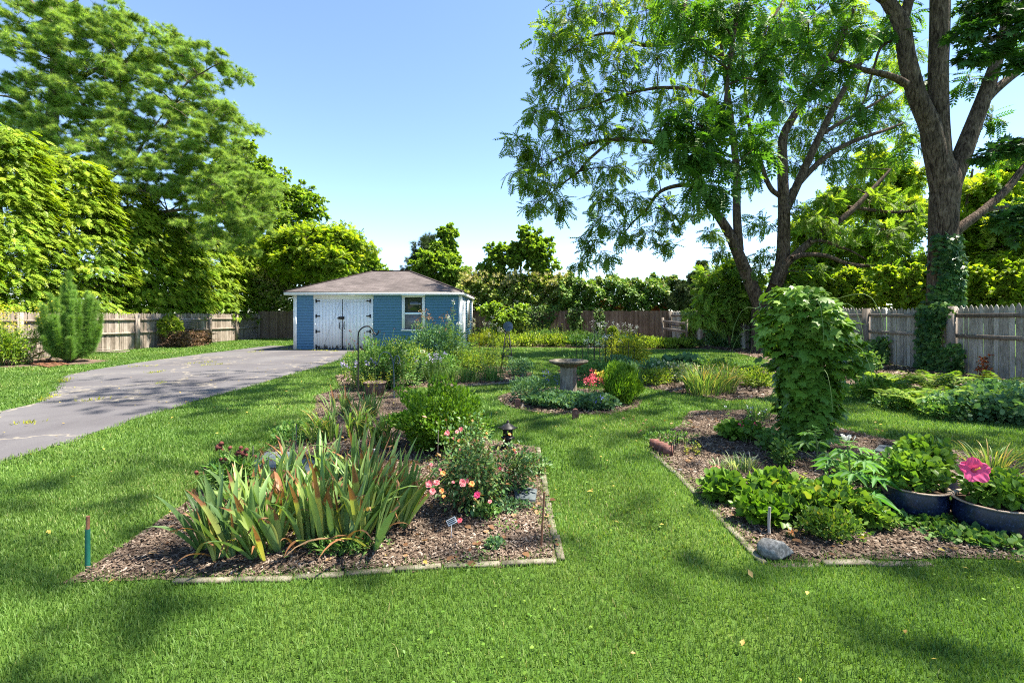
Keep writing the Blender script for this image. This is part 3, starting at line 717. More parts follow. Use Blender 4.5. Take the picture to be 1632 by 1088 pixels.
LM['dec'] = leafmat('green_tree_leaves', [(.1, (.07, .16, .02)), (.5, (.12, .235, .028)), (.9, (.19, .31, .045))], tr=.42, trcol=(1.7, 1.7, .45))
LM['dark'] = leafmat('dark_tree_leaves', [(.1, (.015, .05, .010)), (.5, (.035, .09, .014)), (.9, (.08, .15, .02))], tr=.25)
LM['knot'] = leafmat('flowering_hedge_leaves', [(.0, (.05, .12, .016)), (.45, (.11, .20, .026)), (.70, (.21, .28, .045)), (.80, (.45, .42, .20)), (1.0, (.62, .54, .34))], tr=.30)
LM['knot2'] = leafmat('dark_hedge_leaves', [(.0, (.035, .10, .016)), (.55, (.08, .18, .026)), (.85, (.16, .26, .04)), (1.0, (.34, .38, .18))], tr=.28)  # darker green leaves of the vine hedge
LM['redvine'] = leafmat('reddish_vine_leaves', [(0, (.10, .03, .015)), (.5, (.28, .06, .02)), (1, (.45, .15, .04))], tr=.4)
LM['yew'] = leafmat('dusky_yew_leaves', [(0, (.02, .045, .018)), (1, (.05, .09, .03))], tr=.15)
LM['juniper'] = leafmat('juniper_sprays', [(.1, (.04, .12, .02)), (.5, (.08, .2, .03)), (.9, (.14, .27, .05))], tr=.3)
LM['ivy'] = leafmat('ivy_leaves', [(.1, (.012, .045, .012)), (.6, (.03, .085, .018)), (.95, (.07, .15, .03))], tr=.2, rough=.35)

def wp(pts, Y):
    """photo pixels (x, y[, depth]) to space"""
    return [W(p[0], p[1], p[2] if len(p) > 2 else Y) for p in pts]

# ---------------------------------------------------------------- forked walnut behind the corner of the fence
t = Tree(11, T_PINN, .37, per_twig=4, ntw=17, droop=.45, leafup=.75)
Y0 = 18.6; t.rs = .88
t.limb([W(1216, 566, Y0), W(1216, 520, Y0), W(1215, 492, Y0)], [.55, .50, .46], 12)
t.limb(wp([(1214, 494), (1203, 468), (1178, 408), (1160, 368), (1134, 328), (1112, 290), (1100, 250)], Y0), [.34, .30, .26, .22, .17, .12, .08], 11)
t.limb(wp([(1178, 400), (1174, 340), (1174, 280), (1168, 215), (1160, 150), (1152, 90), (1140, 20), (1130, -60)], Y0), [.2, .18, .16, .14, .11, .08, .05, .03], 10)
t.limb(wp([(1218, 492), (1232, 466), (1246, 420), (1249, 370), (1249, 330), (1247, 270), (1248, 220), (1262, 190), (1282, 160), (1323, 89), (1354, 30), (1372, -20)], Y0), [.34, .32, .30, .27, .25, .22, .19, .17, .15, .12, .1, .06], 11)
t.limb(wp([(1252, 335), (1276, 282), (1303, 224), (1334, 162), (1373, 98), (1419, 39), (1460, -30)], Y0), [.2, .18, .16, .13, .11, .08, .04], 9)
t.limb(wp([(1262, 305), (1289, 275), (1315, 251), (1354, 228), (1412, 207), (1440, 196)], Y0), [.15, .13, .12, .1, .07, .03], 8)
t.limb(wp([(1313, 212), (1354, 187), (1396, 164), (1430, 140)], Y0), [.1, .08, .06, .03], 7)
t.limb(wp([(1242, 312), (1228, 300), (1215, 268), (1192, 190), (1186, 120), (1180, 40)], Y0), [.12, .11, .1, .08, .06, .03], 8)
t.limb(wp([(1234, 455), (1252, 422), (1300, 378), (1350, 342), (1390, 302), (1419, 270)], 18.2), [.2, .17, .15, .13, .10, .05], 9)
t.limb(wp([(1262, 412), (1283, 406), (1317, 408), (1350, 420), (1394, 424), (1445, 416)], 17.8), [.12, .11, .1, .09, .07, .03], 8)
t.limb(wp([(1290, 386), (1310, 384), (1337, 393), (1360, 402), (1382, 415)], 18.0), [.08, .08, .07, .05, .02], 7)
t.limb(wp([(1352, 330), (1368, 332), (1420, 338), (1470, 336)], 18.3), [.08, .08, .07, .05], 7)
t.limb(wp([(1136, 330), (1120, 305), (1092, 295), (1053, 305), (1030, 334), (1007, 356), (990, 378)], 17.6), [.12, .11, .1, .08, .06, .04, .02], 8)
t.limb(wp([(1160, 262, 18.4), (1110, 236, 17.8), (1070, 232, 17.4), (1026, 225, 17), (972, 223, 16.6), (926, 233, 16.2), (891, 251, 16), (862, 268, 15.8)], Y0), [.15, .13, .11, .1, .08, .06, .04, .02], 8)
t.limb(wp([(972, 225, 16.6), (938, 255, 16.2), (922, 274, 16), (891, 297, 15.8), (866, 318, 15.6)], Y0), [.07, .06, .05, .03, .015], 6)
t.limb(wp([(1156, 95, 18.4), (1107, 62, 17.8), (1069, 70, 17.2), (1022, 72, 16.8), (980, 54, 16.4), (940, 60, 16), (900, 85, 15.8)], Y0), [.12, .11, .09, .08, .06, .04, .02], 8)
t.limb(wp([(1165, 190, 18.5), (1120, 150, 17.6), (1060, 140, 17), (1000, 150, 16.4), (940, 170, 16), (880, 185, 15.6)], Y0), [.1, .09, .07, .05, .035, .02], 7)
r = np.random.default_rng(3)
C1 = [(905,25,36,15.6),(960,12,40,16),(1030,15,40,16.5),(1100,18,42,17.2),(880,62,30,15.6),(925,82,34,15.8),(985,92,38,16.2),(1048,96,38,16.8),(1120,100,42,17.6),
 (868,105,22,15.5),(900,140,36,15.6),(950,150,36,16),(1005,148,34,16.4),(1070,162,36,17),(1132,175,30,18),(855,178,26,15.4),(896,200,36,15.8),(950,202,30,16.2),(1012,204,30,16.6),(1080,215,32,17.2),
 (822,232,22,15.3),(862,248,32,15.6),(915,262,30,16),(975,268,30,16.4),(1045,262,32,17),(1102,270,28,17.6),(832,275,22,15.4),(872,296,26,15.6),(852,322,18,15.6),(893,326,16,15.8),
 (960,315,28,17),(1005,322,28,17),(1058,330,26,17.4),(1105,335,20,17.8),(948,352,24,17),(985,372,24,17.2),(938,385,18,17),(968,412,16,17.2),(925,418,12,17),(1030,372,20,17.4),(1062,395,16,17.6),(1075,350,18,17.6),
 (1160,40,40,18.6),(1200,70,34,18.8),(1262,30,42,18.8),(1330,22,36,19),(1400,40,36,19),(1240,110,34,18.8),(1300,105,30,19.2),(1200,150,30,18.5),(1290,170,26,19.4),(1345,140,26,19.6),(1400,120,30,19.4),
 (1215,215,24,19),(1292,232,22,19.6),(1350,205,24,19.6),(1405,190,24,19.6),(1440,150,26,19.6),(1330,262,20,19.2),(1385,232,20,19.6),(1200,285,20,19.2),(1300,320,20,18.8),(1345,300,16,19),(1385,320,22,18.6),(1440,330,22,18.6),
 (1130,370,16,18),(1205,360,22,19),(1222,408,20,19),(1150,400,14,18.6),(1190,428,18,19),(1300,350,22,18),(1340,372,22,18),(1300,430,22,17.8),(1350,440,22,17.8),(1400,440,24,17.8),(1430,400,22,17.8),(1270,455,22,18.4),(1460,430,20,17.8),(1240,470,16,19),(1260,60,36,19.4),(1310,60,36,19.4),(1370,60,34,19.4),(1240,160,30,19.2),(1320,180,30,19.6),(1380,160,28,19.6),(1430,90,34,19.6),(1270,210,26,19.4),(1320,240,26,19.6),(1370,270,22,19.4),(1260,260,22,19.2),(1420,260,24,19.6),(1440,210,24,19.6),(1270,340,24,18.6),(1320,330,22,18.4),(1410,370,26,18),(1450,360,22,18)]
for (px, py, rp, Y) in C1:
    c = W(px, py, Y); rr = rp * Y / F * 1.28
    t.cluster(c, (rr, rr * 1.1, rr * .85), n=max(10, int(rp * .82)))
# crown above the frame
for q in range(46):
    a = r.uniform(0, 2 * PI); ra = 7.5 * math.sqrt(r.random()); c = np.array([9.5 + ra * math.cos(a) * .95, 18 + ra * math.sin(a) * .8, r.uniform(14.2, 19)])
    t.cluster(c, 1.3, n=11)
walnut = t.finish('walnut_tree', 'forked walnut tree leaning over the corner of the grey fence, branches trailing towards the garage', 'tree', W(1216, 566, Y0) * [1, 1, 0], M['bark_walnut'], LM['walnut'])

# ---------------------------------------------------------------- stout ivy-clad walnut behind the grey fence
t = Tree(23, T_PINN, .38, per_twig=4, ntw=18, droop=.5, leafup=.8)
Yb = 12.6; t.rs = .74
t.limb(wp([(1500, 590), (1500, 488), (1502, 400), (1504, 330), (1507, 285), (1500, 240)], Yb), [.52, .44, .43, .44, .46, .20], 18)
t.limb(wp([(1503, 380), (1502, 320), (1497, 275), (1488, 230), (1482, 200), (1462, 155), (1446, 97), (1436, 39), (1413, 0), (1380, -60), (1330, -140)], Yb), [.30, .34, .37, .36, .33, .29, .27, .25, .21, .17, .12], 14)
t.limb(wp([(1436, 39), (1446, 10), (1450, -20), (1455, -120)], Yb), [.18, .17, .16, .1], 10)
t.limb(wp([(1504, 360), (1502, 290), (1498, 240), (1496, 190), (1495, 120), (1497, 60), (1498, 0), (1497, -90), (1490, -240)], Yb), [.30, .36, .34, .31, .30, .30, .30, .27, .16], 15)
t.limb(wp([(1504, 380), (1510, 320), (1518, 285), (1529, 258), (1551, 200), (1570, 150), (1584, 110), (1600, 55), (1607, 0), (1612, -100), (1620, -220)], Yb), [.26, .31, .33, .31, .26, .23, .20, .17, .15, .12, .08], 13)
t.limb(wp([(1566, 165), (1590, 140), (1632, 108), (1700, 70)], Yb), [.16, .15, .13, .06], 10)
t.limb(wp([(1516, 375), (1540, 355), (1566, 336), (1605, 301), (1640, 258), (1700, 215)], Yb), [.19, .17, .15, .13, .11, .06], 11)
t.limb(wp([(1562, 338), (1590, 332), (1610, 328)], Yb), [.09, .07, .04], 7)
t.limb(wp([(1445, 135), (1420, 122), (1373, 111), (1335, 97), (1300, 92), (1262, 110)], 12.2), [.13, .11, .09, .08, .05, .02], 9)
t.limb(wp([(1436, 60), (1405, 75), (1392, 110), (1375, 165), (1350, 200)], 12.8), [.05, .05, .04, .03, .015], 6)
t.limb([W(1413, 0, 12.6), W(1300, -80, 12), W(1200, -110, 11.2), W(1120, -60, 10.6), W(1080, 40, 10.2)], [.2, .16, .12, .09, .04], 9)
t.limb([W(1200, -110, 11.2), W(1180, -20, 10.8), W(1165, 90, 10.4), W(1150, 200, 10.2), W(1135, 280, 10)], [.1, .08, .06, .04, .02], 7)
t.limb([W(1300, -80, 12), W(1255, -10, 11.4), W(1215, 60, 11)], [.09, .06, .02], 7)
t.limb([W(1497, -90, 12.6), W(1400, -260, 10.5), W(1200, -420, 8.5), W(900, -500, 7.5)], [.22, .17, .12, .05], 8)
t.limb([W(1495, -60, 12.6), np.array([10, 9.5, 12.5]), np.array([7, 6.5, 13.5]), np.array([4.5, 4.5, 13.5])], [.2, .16, .1, .04], 8)
t.limb([W(1495, -60, 12.6), np.array([12.5, 13.5, 14]), np.array([12.5, 14, 18])], [.22, .16, .05], 8)
t.limb([W(1612, -100, 12.6), np.array([15, 10, 12]), np.array([14, 6, 14])], [.12, .1, .04], 8)
CB = [(1075,12,40,10.2),(1130,30,44,10.4),(1185,20,44,10.8),(1240,38,40,11.2),(1300,18,42,11.6),(1350,48,36,12),(1095,70,26,10.2),(1160,95,34,10.4),(1215,100,34,10.8),(1080,185,30,10),(1052,205,22,10),(1112,200,34,10),(1150,175,34,10.2),(1190,215,34,10.2),
 (1128,250,36,9.9),(1172,262,34,10),(1110,292,26,9.9),(1150,300,28,9.9),(1215,240,24,10.4),(1095,235,26,9.9),(1290,140,22,12.2),(1330,110,22,12.2),(1375,175,22,12.8),(1235,145,28,11),(1270,85,28,11.4),
 (1405,60,24,13),(1460,130,18,13.2),(1545,130,20,13),(1455,230,18,13.4),(1580,190,20,13.4),(1625,60,26,12.8),(1600,250,18,13),(1440,20,20,13.2),(1545,20,20,13.2)]
for (px, py, rp, Y) in CB:
    c = W(px, py, Y); rr = rp * Y / F * 1.1; t.cluster(c, (rr, rr, rr * .9), n=max(7, int(rp * .46)))
r = np.random.default_rng(5)
for q in range(66):  # unseen upper crown, spread out overhead to shade the foreground
    a = r.uniform(0, 2 * PI); ra = math.sqrt(r.random()); c = np.array([9.2 + 9.0 * ra * math.cos(a), 9.0 + 6.5 * ra * math.sin(a), r.uniform(12.0, 18)])
    if (c[2] - CAMH) / max(c[1], .5) * F < 560: continue
    t.cluster(c, 2.3, n=8, rmax=.07)
for q in range(5):  # extra unseen clusters added above the near lawn for evener dapple
    c = np.array([r.uniform(2.5, 11.5), r.uniform(.5, 8.5), r.uniform(11.5, 16)]); t.cluster(c, 2.6, n=9, lo=.45, rmax=.05, keep=q % 2 == 0)
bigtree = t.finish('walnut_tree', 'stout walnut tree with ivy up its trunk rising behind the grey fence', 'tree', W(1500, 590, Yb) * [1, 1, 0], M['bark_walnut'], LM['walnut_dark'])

# ---------------------------------------------------------------- maple reaching in over the fence
t = Tree(31, T_MAPLE, .17, per_twig=9, ntw=16, droop=.35, leafup=.85)
t.limb([(12.2, 6.6, 0), (12.2, 6.7, 3), (12.0, 6.9, 6), (11.8, 7.0, 9)], [.26, .22, .18, .1], 12)
t.limb([(12.1, 6.7, 3.4), (10.6, 7.6, 4.6), W(1632, 60, 8.2), W(1570, 70, 8.0)], [.12, .09, .05, .02], 8)
t.limb([(12.1, 6.7, 2.6), (10.4, 7.6, 3.6), W(1640, 225, 8), W(1590, 240, 7.8)], [.1, .07, .04, .02], 7)
t.limb([(12.1, 6.7, 2.2), (10.4, 7.4, 2.8), W(1650, 340, 8)], [.1, .07, .03], 7)
for (px, py, rp, Y) in [(1545,50,26,7.9),(1578,28,34,8),(1612,52,34,8),(1580,85,26,8),(1545,92,18,7.9),(1618,105,24,8.1),(1620,8,34,8.2),(1560,4,28,8),(1598,232,22,7.8),(1572,246,16,7.8),(1625,235,20,8),(1618,335,26,8),(1632,370,26,8),(1600,352,14,7.9),(1690,60,50,8.2),(1690,230,50,8.2),(1700,350,50,8.2)]:
    c = W(px, py, Y); rr = rp * Y / F * 1.1; t.cluster(c, (rr, rr * 1.2, rr * .55), n=max(9, int(rp * .7)))
r = np.random.default_rng(8)
for q in range(22):
    c = np.array([11.8, 6.5, 9]) + rdir(1, r)[0] * [2.4, 2.6, 2.2]; t.cluster(c, .9, n=10)
t.finish('maple_tree', 'dark-leaved maple whose lobed leaves hang in front of the stout walnut', 'tree', (12.2, 6.6, 0), M['bark_grey'], LM['maple'])

# ---------------------------------------------------------------- generic crown for trees further off
def crown_tree(seed, name, label, cat, base, top, blobs, T, ls, leafm, ncl, per=9, ntw=14, bark='bark_grey', droop=.3, tr=.22, crad=None, lo=.55, trunk_pts=None, leafup=.7, flat=.8, group=None):
    """blobs: list of (px, py, depth, radius px x, radius px y)"""
    t = Tree(seed, T, ls, per, ntw, droop, leafup); r = np.random.default_rng(seed + 100); base = np.array(base, float)
    cs = []
    for (px, py, Yd, rx, ry) in blobs: cs.append((W(px, py, Yd), rx * Yd / F, ry * Yd / F))
    zt = max(c[0][2] for c in cs); main = cs[0][0]
    t.limb(trunk_pts or [base, base * .6 + np.array([main[0], main[1], zt]) * .4 * [1, 1, 1], np.array([main[0], main[1], zt])], [tr, tr * .7, tr * .25], 9)
    tot = sum(c[1] * c[2] for c in cs)
    for (c, rx, rz) in cs:
        m = max(2, int(ncl * rx * rz / tot)); cr = crad or .34 * min(rx, rz)
        for q in range(m):
            v = rdir(1, r)[0]; v[1] = -abs(v[1]) if r.random() < .7 else v[1]; u = r.uniform(lo, 1.0)
            t.cluster(c + v * [rx, min(rx, rz), rz] * u * .9, (cr, cr, cr * flat), n=ntw, rmax=.08, keep=q % 3 == 0)
    return t.finish(name, label, cat, base, M[bark], leafm, group)

# ---------------------------------------------------------------- tall white pine
t = Tree(41, T_TUFT, .21, per_twig=10, ntw=30, droop=-.35, leafup=.4)
Yp = 20.5; wp2 = lambda q_, Yq_: wp(q_, Yq_ + 4)
t.limb(wp2([(52, 560), (60, 400), (75, 250), (90, 120), (80, 20), (60, -90), (40, -220)], Yp), [.40, .36, .30, .25, .21, .16, .08], 14)
t.limb(wp2([(88, 150), (120, 130), (160, 108), (200, 98), (230, 60)], 19.6), [.13, .11, .09, .06, .02], 8)
t.limb(wp2([(100, 110), (118, 140), (135, 170)], 20), [.16, .13, .1], 8)
t.limb(wp2([(78, 260), (120, 240), (170, 200)], 19.2), [.12, .09, .03], 7)
t.limb(wp2([(70, 330), (130, 310), (185, 276), (215, 250), (232, 222), (262, 180)], 18.6), [.15, .12, .10, .08, .05, .02], 8)
t.limb(wp2([(200, 262), (250, 245), (300, 222), (330, 208)], 18.4), [.08, .07, .05, .02], 7)
t.limb(wp2([(230, 225), (262, 205), (292, 140), (330, 112), (352, 100)], 19), [.06, .05, .045, .03, .015], 6)
t.limb(wp2([(70, 400), (150, 370), (250, 340), (330, 330), (390, 320)], 19), [.14, .12, .09, .06, .02], 8)
t.limb(wp2([(60, 40), (110, 10), (150, -20)], 20), [.1, .07, .03], 7)
t.limb(wp2([(72, 30), (30, -20), (-30, -60)], 20), [.1, .07, .03], 7)
t.limb(wp2([(80, 200), (30, 160), (-20, 150)], 20), [.1, .07, .03], 7)
t.limb(wp2([(75, 280), (20, 250), (-30, 240)], 19.5), [.1, .07, .03], 7)
CP = [(40,20,60,24),(110,15,60,24),(165,12,40,18),(60,75,60,22),(130,70,48,20),(180,62,34,18),(205,40,22,24),(20,120,44,22),(110,115,50,22),(165,110,44,20),(212,92,34,16),(15,175,44,24),(75,170,44,22),(190,128,44,16),
 (240,118,30,13),(262,95,22,14),(285,80,14,16),(265,60,12,10),(300,108,22,12),(330,100,18,10),(345,92,10,8),(130,165,50,20),(195,160,50,18),(255,150,44,17),(310,150,32,15),(345,168,26,16),(362,182,12,9),
 (20,225,50,22),(85,220,50,22),(150,200,55,22),(215,195,50,20),(280,185,50,20),(330,200,36,16),(60,262,48,22),(120,250,50,22),(190,240,50,20),(250,228,48,18),(310,228,40,16),(345,212,22,12),
 (160,290,44,22),(225,275,48,20),(290,262,50,18),(345,262,44,18),(390,272,26,16),(250,315,44,20),(310,300,50,20),(370,300,44,20),(400,330,40,26),(340,345,44,24),(290,360,30,22),(390,370,40,24),(420,300,18,16),(395,410,34,22)]
CP = [c for c in CP if not (c[0] < 300 and c[1] > 225 + .38 * c[0]) and c[1] < 400] + [(345,385,34,18),(290,318,40,18),(340,365,34,18),(225,290,44,18),(410,360,24,20),(60,40,60,30),(130,30,44,24),(95,140,44,26),(30,200,44,26),(165,90,36,20)]
for (px, py, rx, ry) in CP:
    Y = 23.0 + .35 * math.sin(px * .1 + py * .07) - .6 * (py > 200); c = W(px, py, Y); RX = rx * Y / F; RZ = ry * Y / F
    for k_ in range(max(7, int(rx / 3.1))):
        cc = c + t.r.normal(size=3) * [RX * .6, 1.0, RZ * .6]; q_ = t.r.uniform(.32, .62)
        t.cluster(cc, (q_, q_, q_ * .42), n=15, lo=.0, rmax=.05)
    for k_ in range(2 if py < 330 else 0):
        cc = c + [0, 1.8, 0] + t.r.normal(size=3) * [RX * .6, .5, RZ * .8]; t.cluster(cc, (.8, .6, .4), n=16, lo=.0, rmax=.04, keep=False)
t.finish('pine_tree', 'tall white pine spreading long needled boughs above the bright hedge', 'tree', W(52, 560, Yp + 4) * [1, 1, 0], M['bark_grey'], LM['pine'])

# ---------------------------------------------------------------- bright evergreen hedge trees beyond the left fence
HEDGE = [(-19.2, 11.6, 8.2, 'bright hedge tree rising behind the feathery yellow-flowered plant'), (-19.2, 14.2, 8.3, 'bright hedge tree behind the rusty scroll iron, dense to the fence'), (-19.0, 16.8, 8.3, 'bright hedge tree directly behind the upswept juniper'), (-18.8, 19.4, 8.1, 'bright hedge tree just past the upswept juniper'),
         (-18.6, 22.0, 7.6, 'bright hedge tree behind the brown brush pile'), (-18.5, 24.6, 7.0, 'bright hedge tree behind the bench slats on the fence'), (-18.5, 27.4, 6.7, 'bright hedge tree next to the end of the tan fence'), (-18.0, 30.6, 6.3, 'bright hedge tree behind the end of the tan fence, darkest of its row')]
for k, (hx, hy, hh, lb) in enumerate(HEDGE):
    r = np.random.default_rng(60 + k); t = Tree(60 + k, T_FROND, .42, 1, 1, 0, 0)
    t.limb([(hx, hy, 0), (hx + .1, hy, hh * .5), (hx, hy, hh * .95)], [.16, .11, .03], 8)
    nsh = 225; mbc = t.leaf
    for q in range(nsh):
        z = 1.35 + (hh - 1.35) * r.random() ** .9; tt = z / hh; rad = (1.95 if k < 6 else 2.1) * (1.0 - .62 * max(0, tt - .35) ** 1.3 / .65 ** 1.3) * r.uniform(.72, 1.08)
        a = r.uniform(-PI * .62, PI * .62) if r.random() < .85 else r.uniform(0, 2 * PI)
        dirv = np.array([math.cos(a) , math.sin(a) , 0]); c = np.array([hx, hy, z]) + dirv * rad * [1, 1.02, 0]
        n_ = 46; L_ = r.uniform(.55, .85)
        off = r.random((n_, 1)) ** .8 * L_; side = np.array([-dirv[1], dirv[0], 0]); lat = r.normal(size=(n_, 1)) * .38
        P = c + dirv * (off - L_ * .6) + side * lat + np.array([0, 0, 1.0]) * (-off * .45 + r.normal(size=(n_, 1)) * .07 + .15)
        D = dirv * .8 + side * lat * .9 + np.array([0, 0, -.35]) + r.normal(size=(n_, 3)) * .22
        U = np.array([0, 0, 1.0]) + dirv * .35 + r.normal(size=(n_, 3)) * .22
        t.leaf.scatter(*T_FROND, P, D, U, .34 * r.uniform(.65, 1.2, n_), 0, np.clip(.5 + r.normal() * .12 + r.normal(size=n_) * .16 + .2 * (tt - .5), 0, 1))
        if q % 4 == 0: t.bark.tube([(hx, hy, z - .3), c - dirv * .6, c], [.03, .02, .008], 4)
    root = thing('hedge_tree', lb, 'hedge tree', (hx, hy, 0), 'bright hedge trees beyond the tan fence')
    t.bark.build('trunk', M['bark_grey'], root, (hx, hy, 0), True); t.leaf.build('crown', LM['hedge'], root, (hx, hy, 0))

# ---------------------------------------------------------------- trees behind the garage and the far fence
crown_tree(71, 'oak_tree', 'dark rounded tree behind the pine boughs, tallest beyond the hedge end', 'tree', W(430, 520, 33) * [1, 1, 0], 9, [(430, 345, 33, 62, 70), (375, 300, 34, 60, 55), (400, 270, 34, 48, 42), (470, 350, 33, 38, 50), (450, 300, 33, 30, 34), (405, 420, 32, 60, 40), (480, 330, 34, 40, 34), (440, 430, 31, 34, 40)], T_WIDE, .17, LM['dec'], 240, per=18, ntw=18, tr=.35, crad=.85)
crown_tree(72, 'ash_tree', 'light green spreading tree just behind the garage roof', 'tree', W(520, 520, 29) * [1, 1, 0], 7, [(500, 400, 29, 62, 46), (545, 392, 29, 42, 34), (460, 410, 29, 40, 44), (575, 400, 30, 24, 24), (530, 420, 28, 46, 26)], T_PINN_S, .30, LM['lime'], 150, per=9, ntw=15, tr=.2, crad=.75)
crown_tree(73, 'oak_tree', 'distant dark tree with rusty top behind the garage ridge', 'tree', W(585, 520, 36) * [1, 1, 0], 6, [(578, 425, 36, 34, 26), (600, 432, 36, 20, 16), (560, 420, 36, 26, 26)], T_WIDE, .17, LM['dec'], 70, per=16, ntw=14, tr=.2, crad=.7)
crown_tree(74, 'vine_covered_tree', 'narrow vine-smothered tree standing highest beyond the garage roof', 'tree', W(712, 520, 33) * [1, 1, 0], 7, [(715, 372, 33, 16, 16), (712, 392, 33, 17, 18), (722, 412, 33, 16, 22), (700, 396, 33, 12, 14), (726, 436, 33, 14, 18)], T_WIDE, .15, LM['dec'], 90, per=18, ntw=16, tr=.2, crad=.42, lo=.3)
crown_tree(75, 'maple_tree', 'small round bright tree in front of the vine-smothered one', 'tree', W(692, 520, 31) * [1, 1, 0], 5, [(695, 415, 31, 32, 28), (720, 435, 31, 22, 20), (675, 432, 31, 20, 20), (742, 442, 30, 20, 16), (710, 450, 31, 40, 16)], T_WIDE, .16, LM['dec'], 100, per=16, ntw=15, tr=.12, crad=.5, lo=.1)
crown_tree(76, 'spruce_tree', 'sparse dusky conifer peeking out beyond the garage ridge', 'tree', W(668, 520, 35) * [1, 1, 0], 5, [(672, 396, 35, 14, 20), (660, 420, 35, 14, 14), (650, 434, 35, 14, 10), (684, 388, 35, 10, 14)], T_TUFT, .30, LM['yew'], 46, per=7, ntw=9, tr=.12, crad=.45)
crown_tree(77, 'maple_tree', 'bushy bright maple above the flowering hedge, open sky on both sides', 'tree', W(830, 520, 29) * [1, 1, 0], 6, [(830, 408, 29, 46, 32), (845, 385, 29, 28, 20), (800, 412, 29, 34, 24), (862, 405, 29, 20, 26), (868, 430, 29, 22, 18), (780, 430, 29, 20, 16), (838, 372, 29, 12, 12), (876, 385, 29, 7, 10), (815, 448, 29, 50, 20), (850, 450, 28.8, 40, 18), (775, 448, 28.8, 30, 16)], T_WIDE, .17, LM['dec'], 150, per=14, ntw=14, tr=.12, crad=.5, lo=.05)

# ---------------------------------------------------------------- flowering hedge along the far fence
def vine_hedge(seed, label, x0, x1, Yd, pt, pb, leafm, dens=1.0, size=.17, base=None, name='flowering_hedge', reds=0):
    r = np.random.default_rng(seed); mb = MB(); X0, X1 = (x0 - CX) / F * Yd, (x1 - CX) / F * Yd; zt = CAMH + (HY - pt) / F * Yd; zb = CAMH + (HY - pb) / F * Yd
    Lx = X1 - X0; n_ = int(1500 * Lx * dens * (zt - zb) / 2.4)
    x = r.uniform(X0 - .3, X1 + .3, n_); u = r.random(n_)
    wav = .16 * np.sin(x * 2.1 + seed) + .12 * np.sin(x * 5.3) + .10 * np.sin(x * 11.)
    z = zb + (zt + wav - zb) * u ** .85; front = .55 * np.sin(np.clip((z - zb) / (zt - zb), 0, 1) * PI) ** .5 + .15 * np.sin(x * 3.1 + z * 4) + .12 * np.sin(x * 7 - z * 6)
    y = Yd + .9 - (front + .35) * r.random(n_) ** .35 * 1.5
    P = np.stack([x, y, z], 1); D = np.stack([r.normal(size=n_) * .7, -np.abs(r.normal(size=n_)) * .7, r.normal(size=n_) * .5 + .35 * (u > .8) - .1], 1)
    U = np.stack([r.normal(size=n_) * .3 + .2, -.6 + r.normal(size=n_) * .3, 1 + r.normal(size=n_) * .3], 1)
    v = np.clip(r.normal(.45, .22, n_) + .18 * (u > .72), 0, 1)
    root = thing(name, label, 'hedge', (.5 * (X0 + X1), Yd + .6, 0)); LC = root.location
    mb.scatter(*T_WIDE, P, D, U, size * r.uniform(.6, 1.3, n_), 0, v)
    if name == 'flowering_hedge':   # upright flower plumes on the top
        m_ = int(Lx * 42); x = r.uniform(X0, X1, m_); z = zt + .12 * np.sin(x * 2.1 + seed) + r.uniform(-.55, .18, m_); y = Yd + .2 - r.random(m_) * .9
        mb.scatter(*T_TUFT2, np.stack([x, y, z], 1), np.stack([r.normal(size=m_) * .25, r.normal(size=m_) * .25 - .2, np.ones(m_)], 1), rdir(m_, r), .26 * r.uniform(.7, 1.3, m_), 0, r.uniform(.72, .95, m_))
    mb.build('foliage', leafm, root, LC)
    st = MB()
    for q in range(int(Lx * 4)):
        xx = r.uniform(X0, X1); st.tube([(xx, Yd + .7, 0), (xx + r.normal() * .1, Yd + .6, zb), (xx + r.normal() * .2, Yd + .2, zt - .2)], [.02, .015, .008], 4)
    st.build('stem', M['stem_brown'], root, LC)
    if reds:
        rm = MB()
        c = np.array([(px_, py_) for px_, py_ in reds]); 
        for (px_, py_) in reds:
            q = ellip(60, W(px_, py_, Yd - .35), (.34, .25, .2), 0, r); rm.scatter(*T_WIDE, q, rdir(60, r), rdir(60, r) + [0, 0, 1], .13)
        rm.build('red_leaves', LM['redvine'], root, LC)
    return root
vine_hedge(81, 'cream-flowered hedge filling the gap between tan fence and garage', 408, 560, 29.6, 434, 498, LM['knot'], 1.3)
vine_hedge(82, 'cream-flowered hedge spilling over the fence nearest the garage corner', 738, 905, 28.4, 440, 508, LM['knot'], 1.6)
vine_hedge(83, 'dark leafy vine hedge on the far fence with red leaves in it', 900, 1120, 27.4, 443, 500, LM['knot2'], 1.6, .16, name='vine_hedge', reds=[(1043, 492), (1062, 485), (965, 484), (985, 490), (1075, 478)])
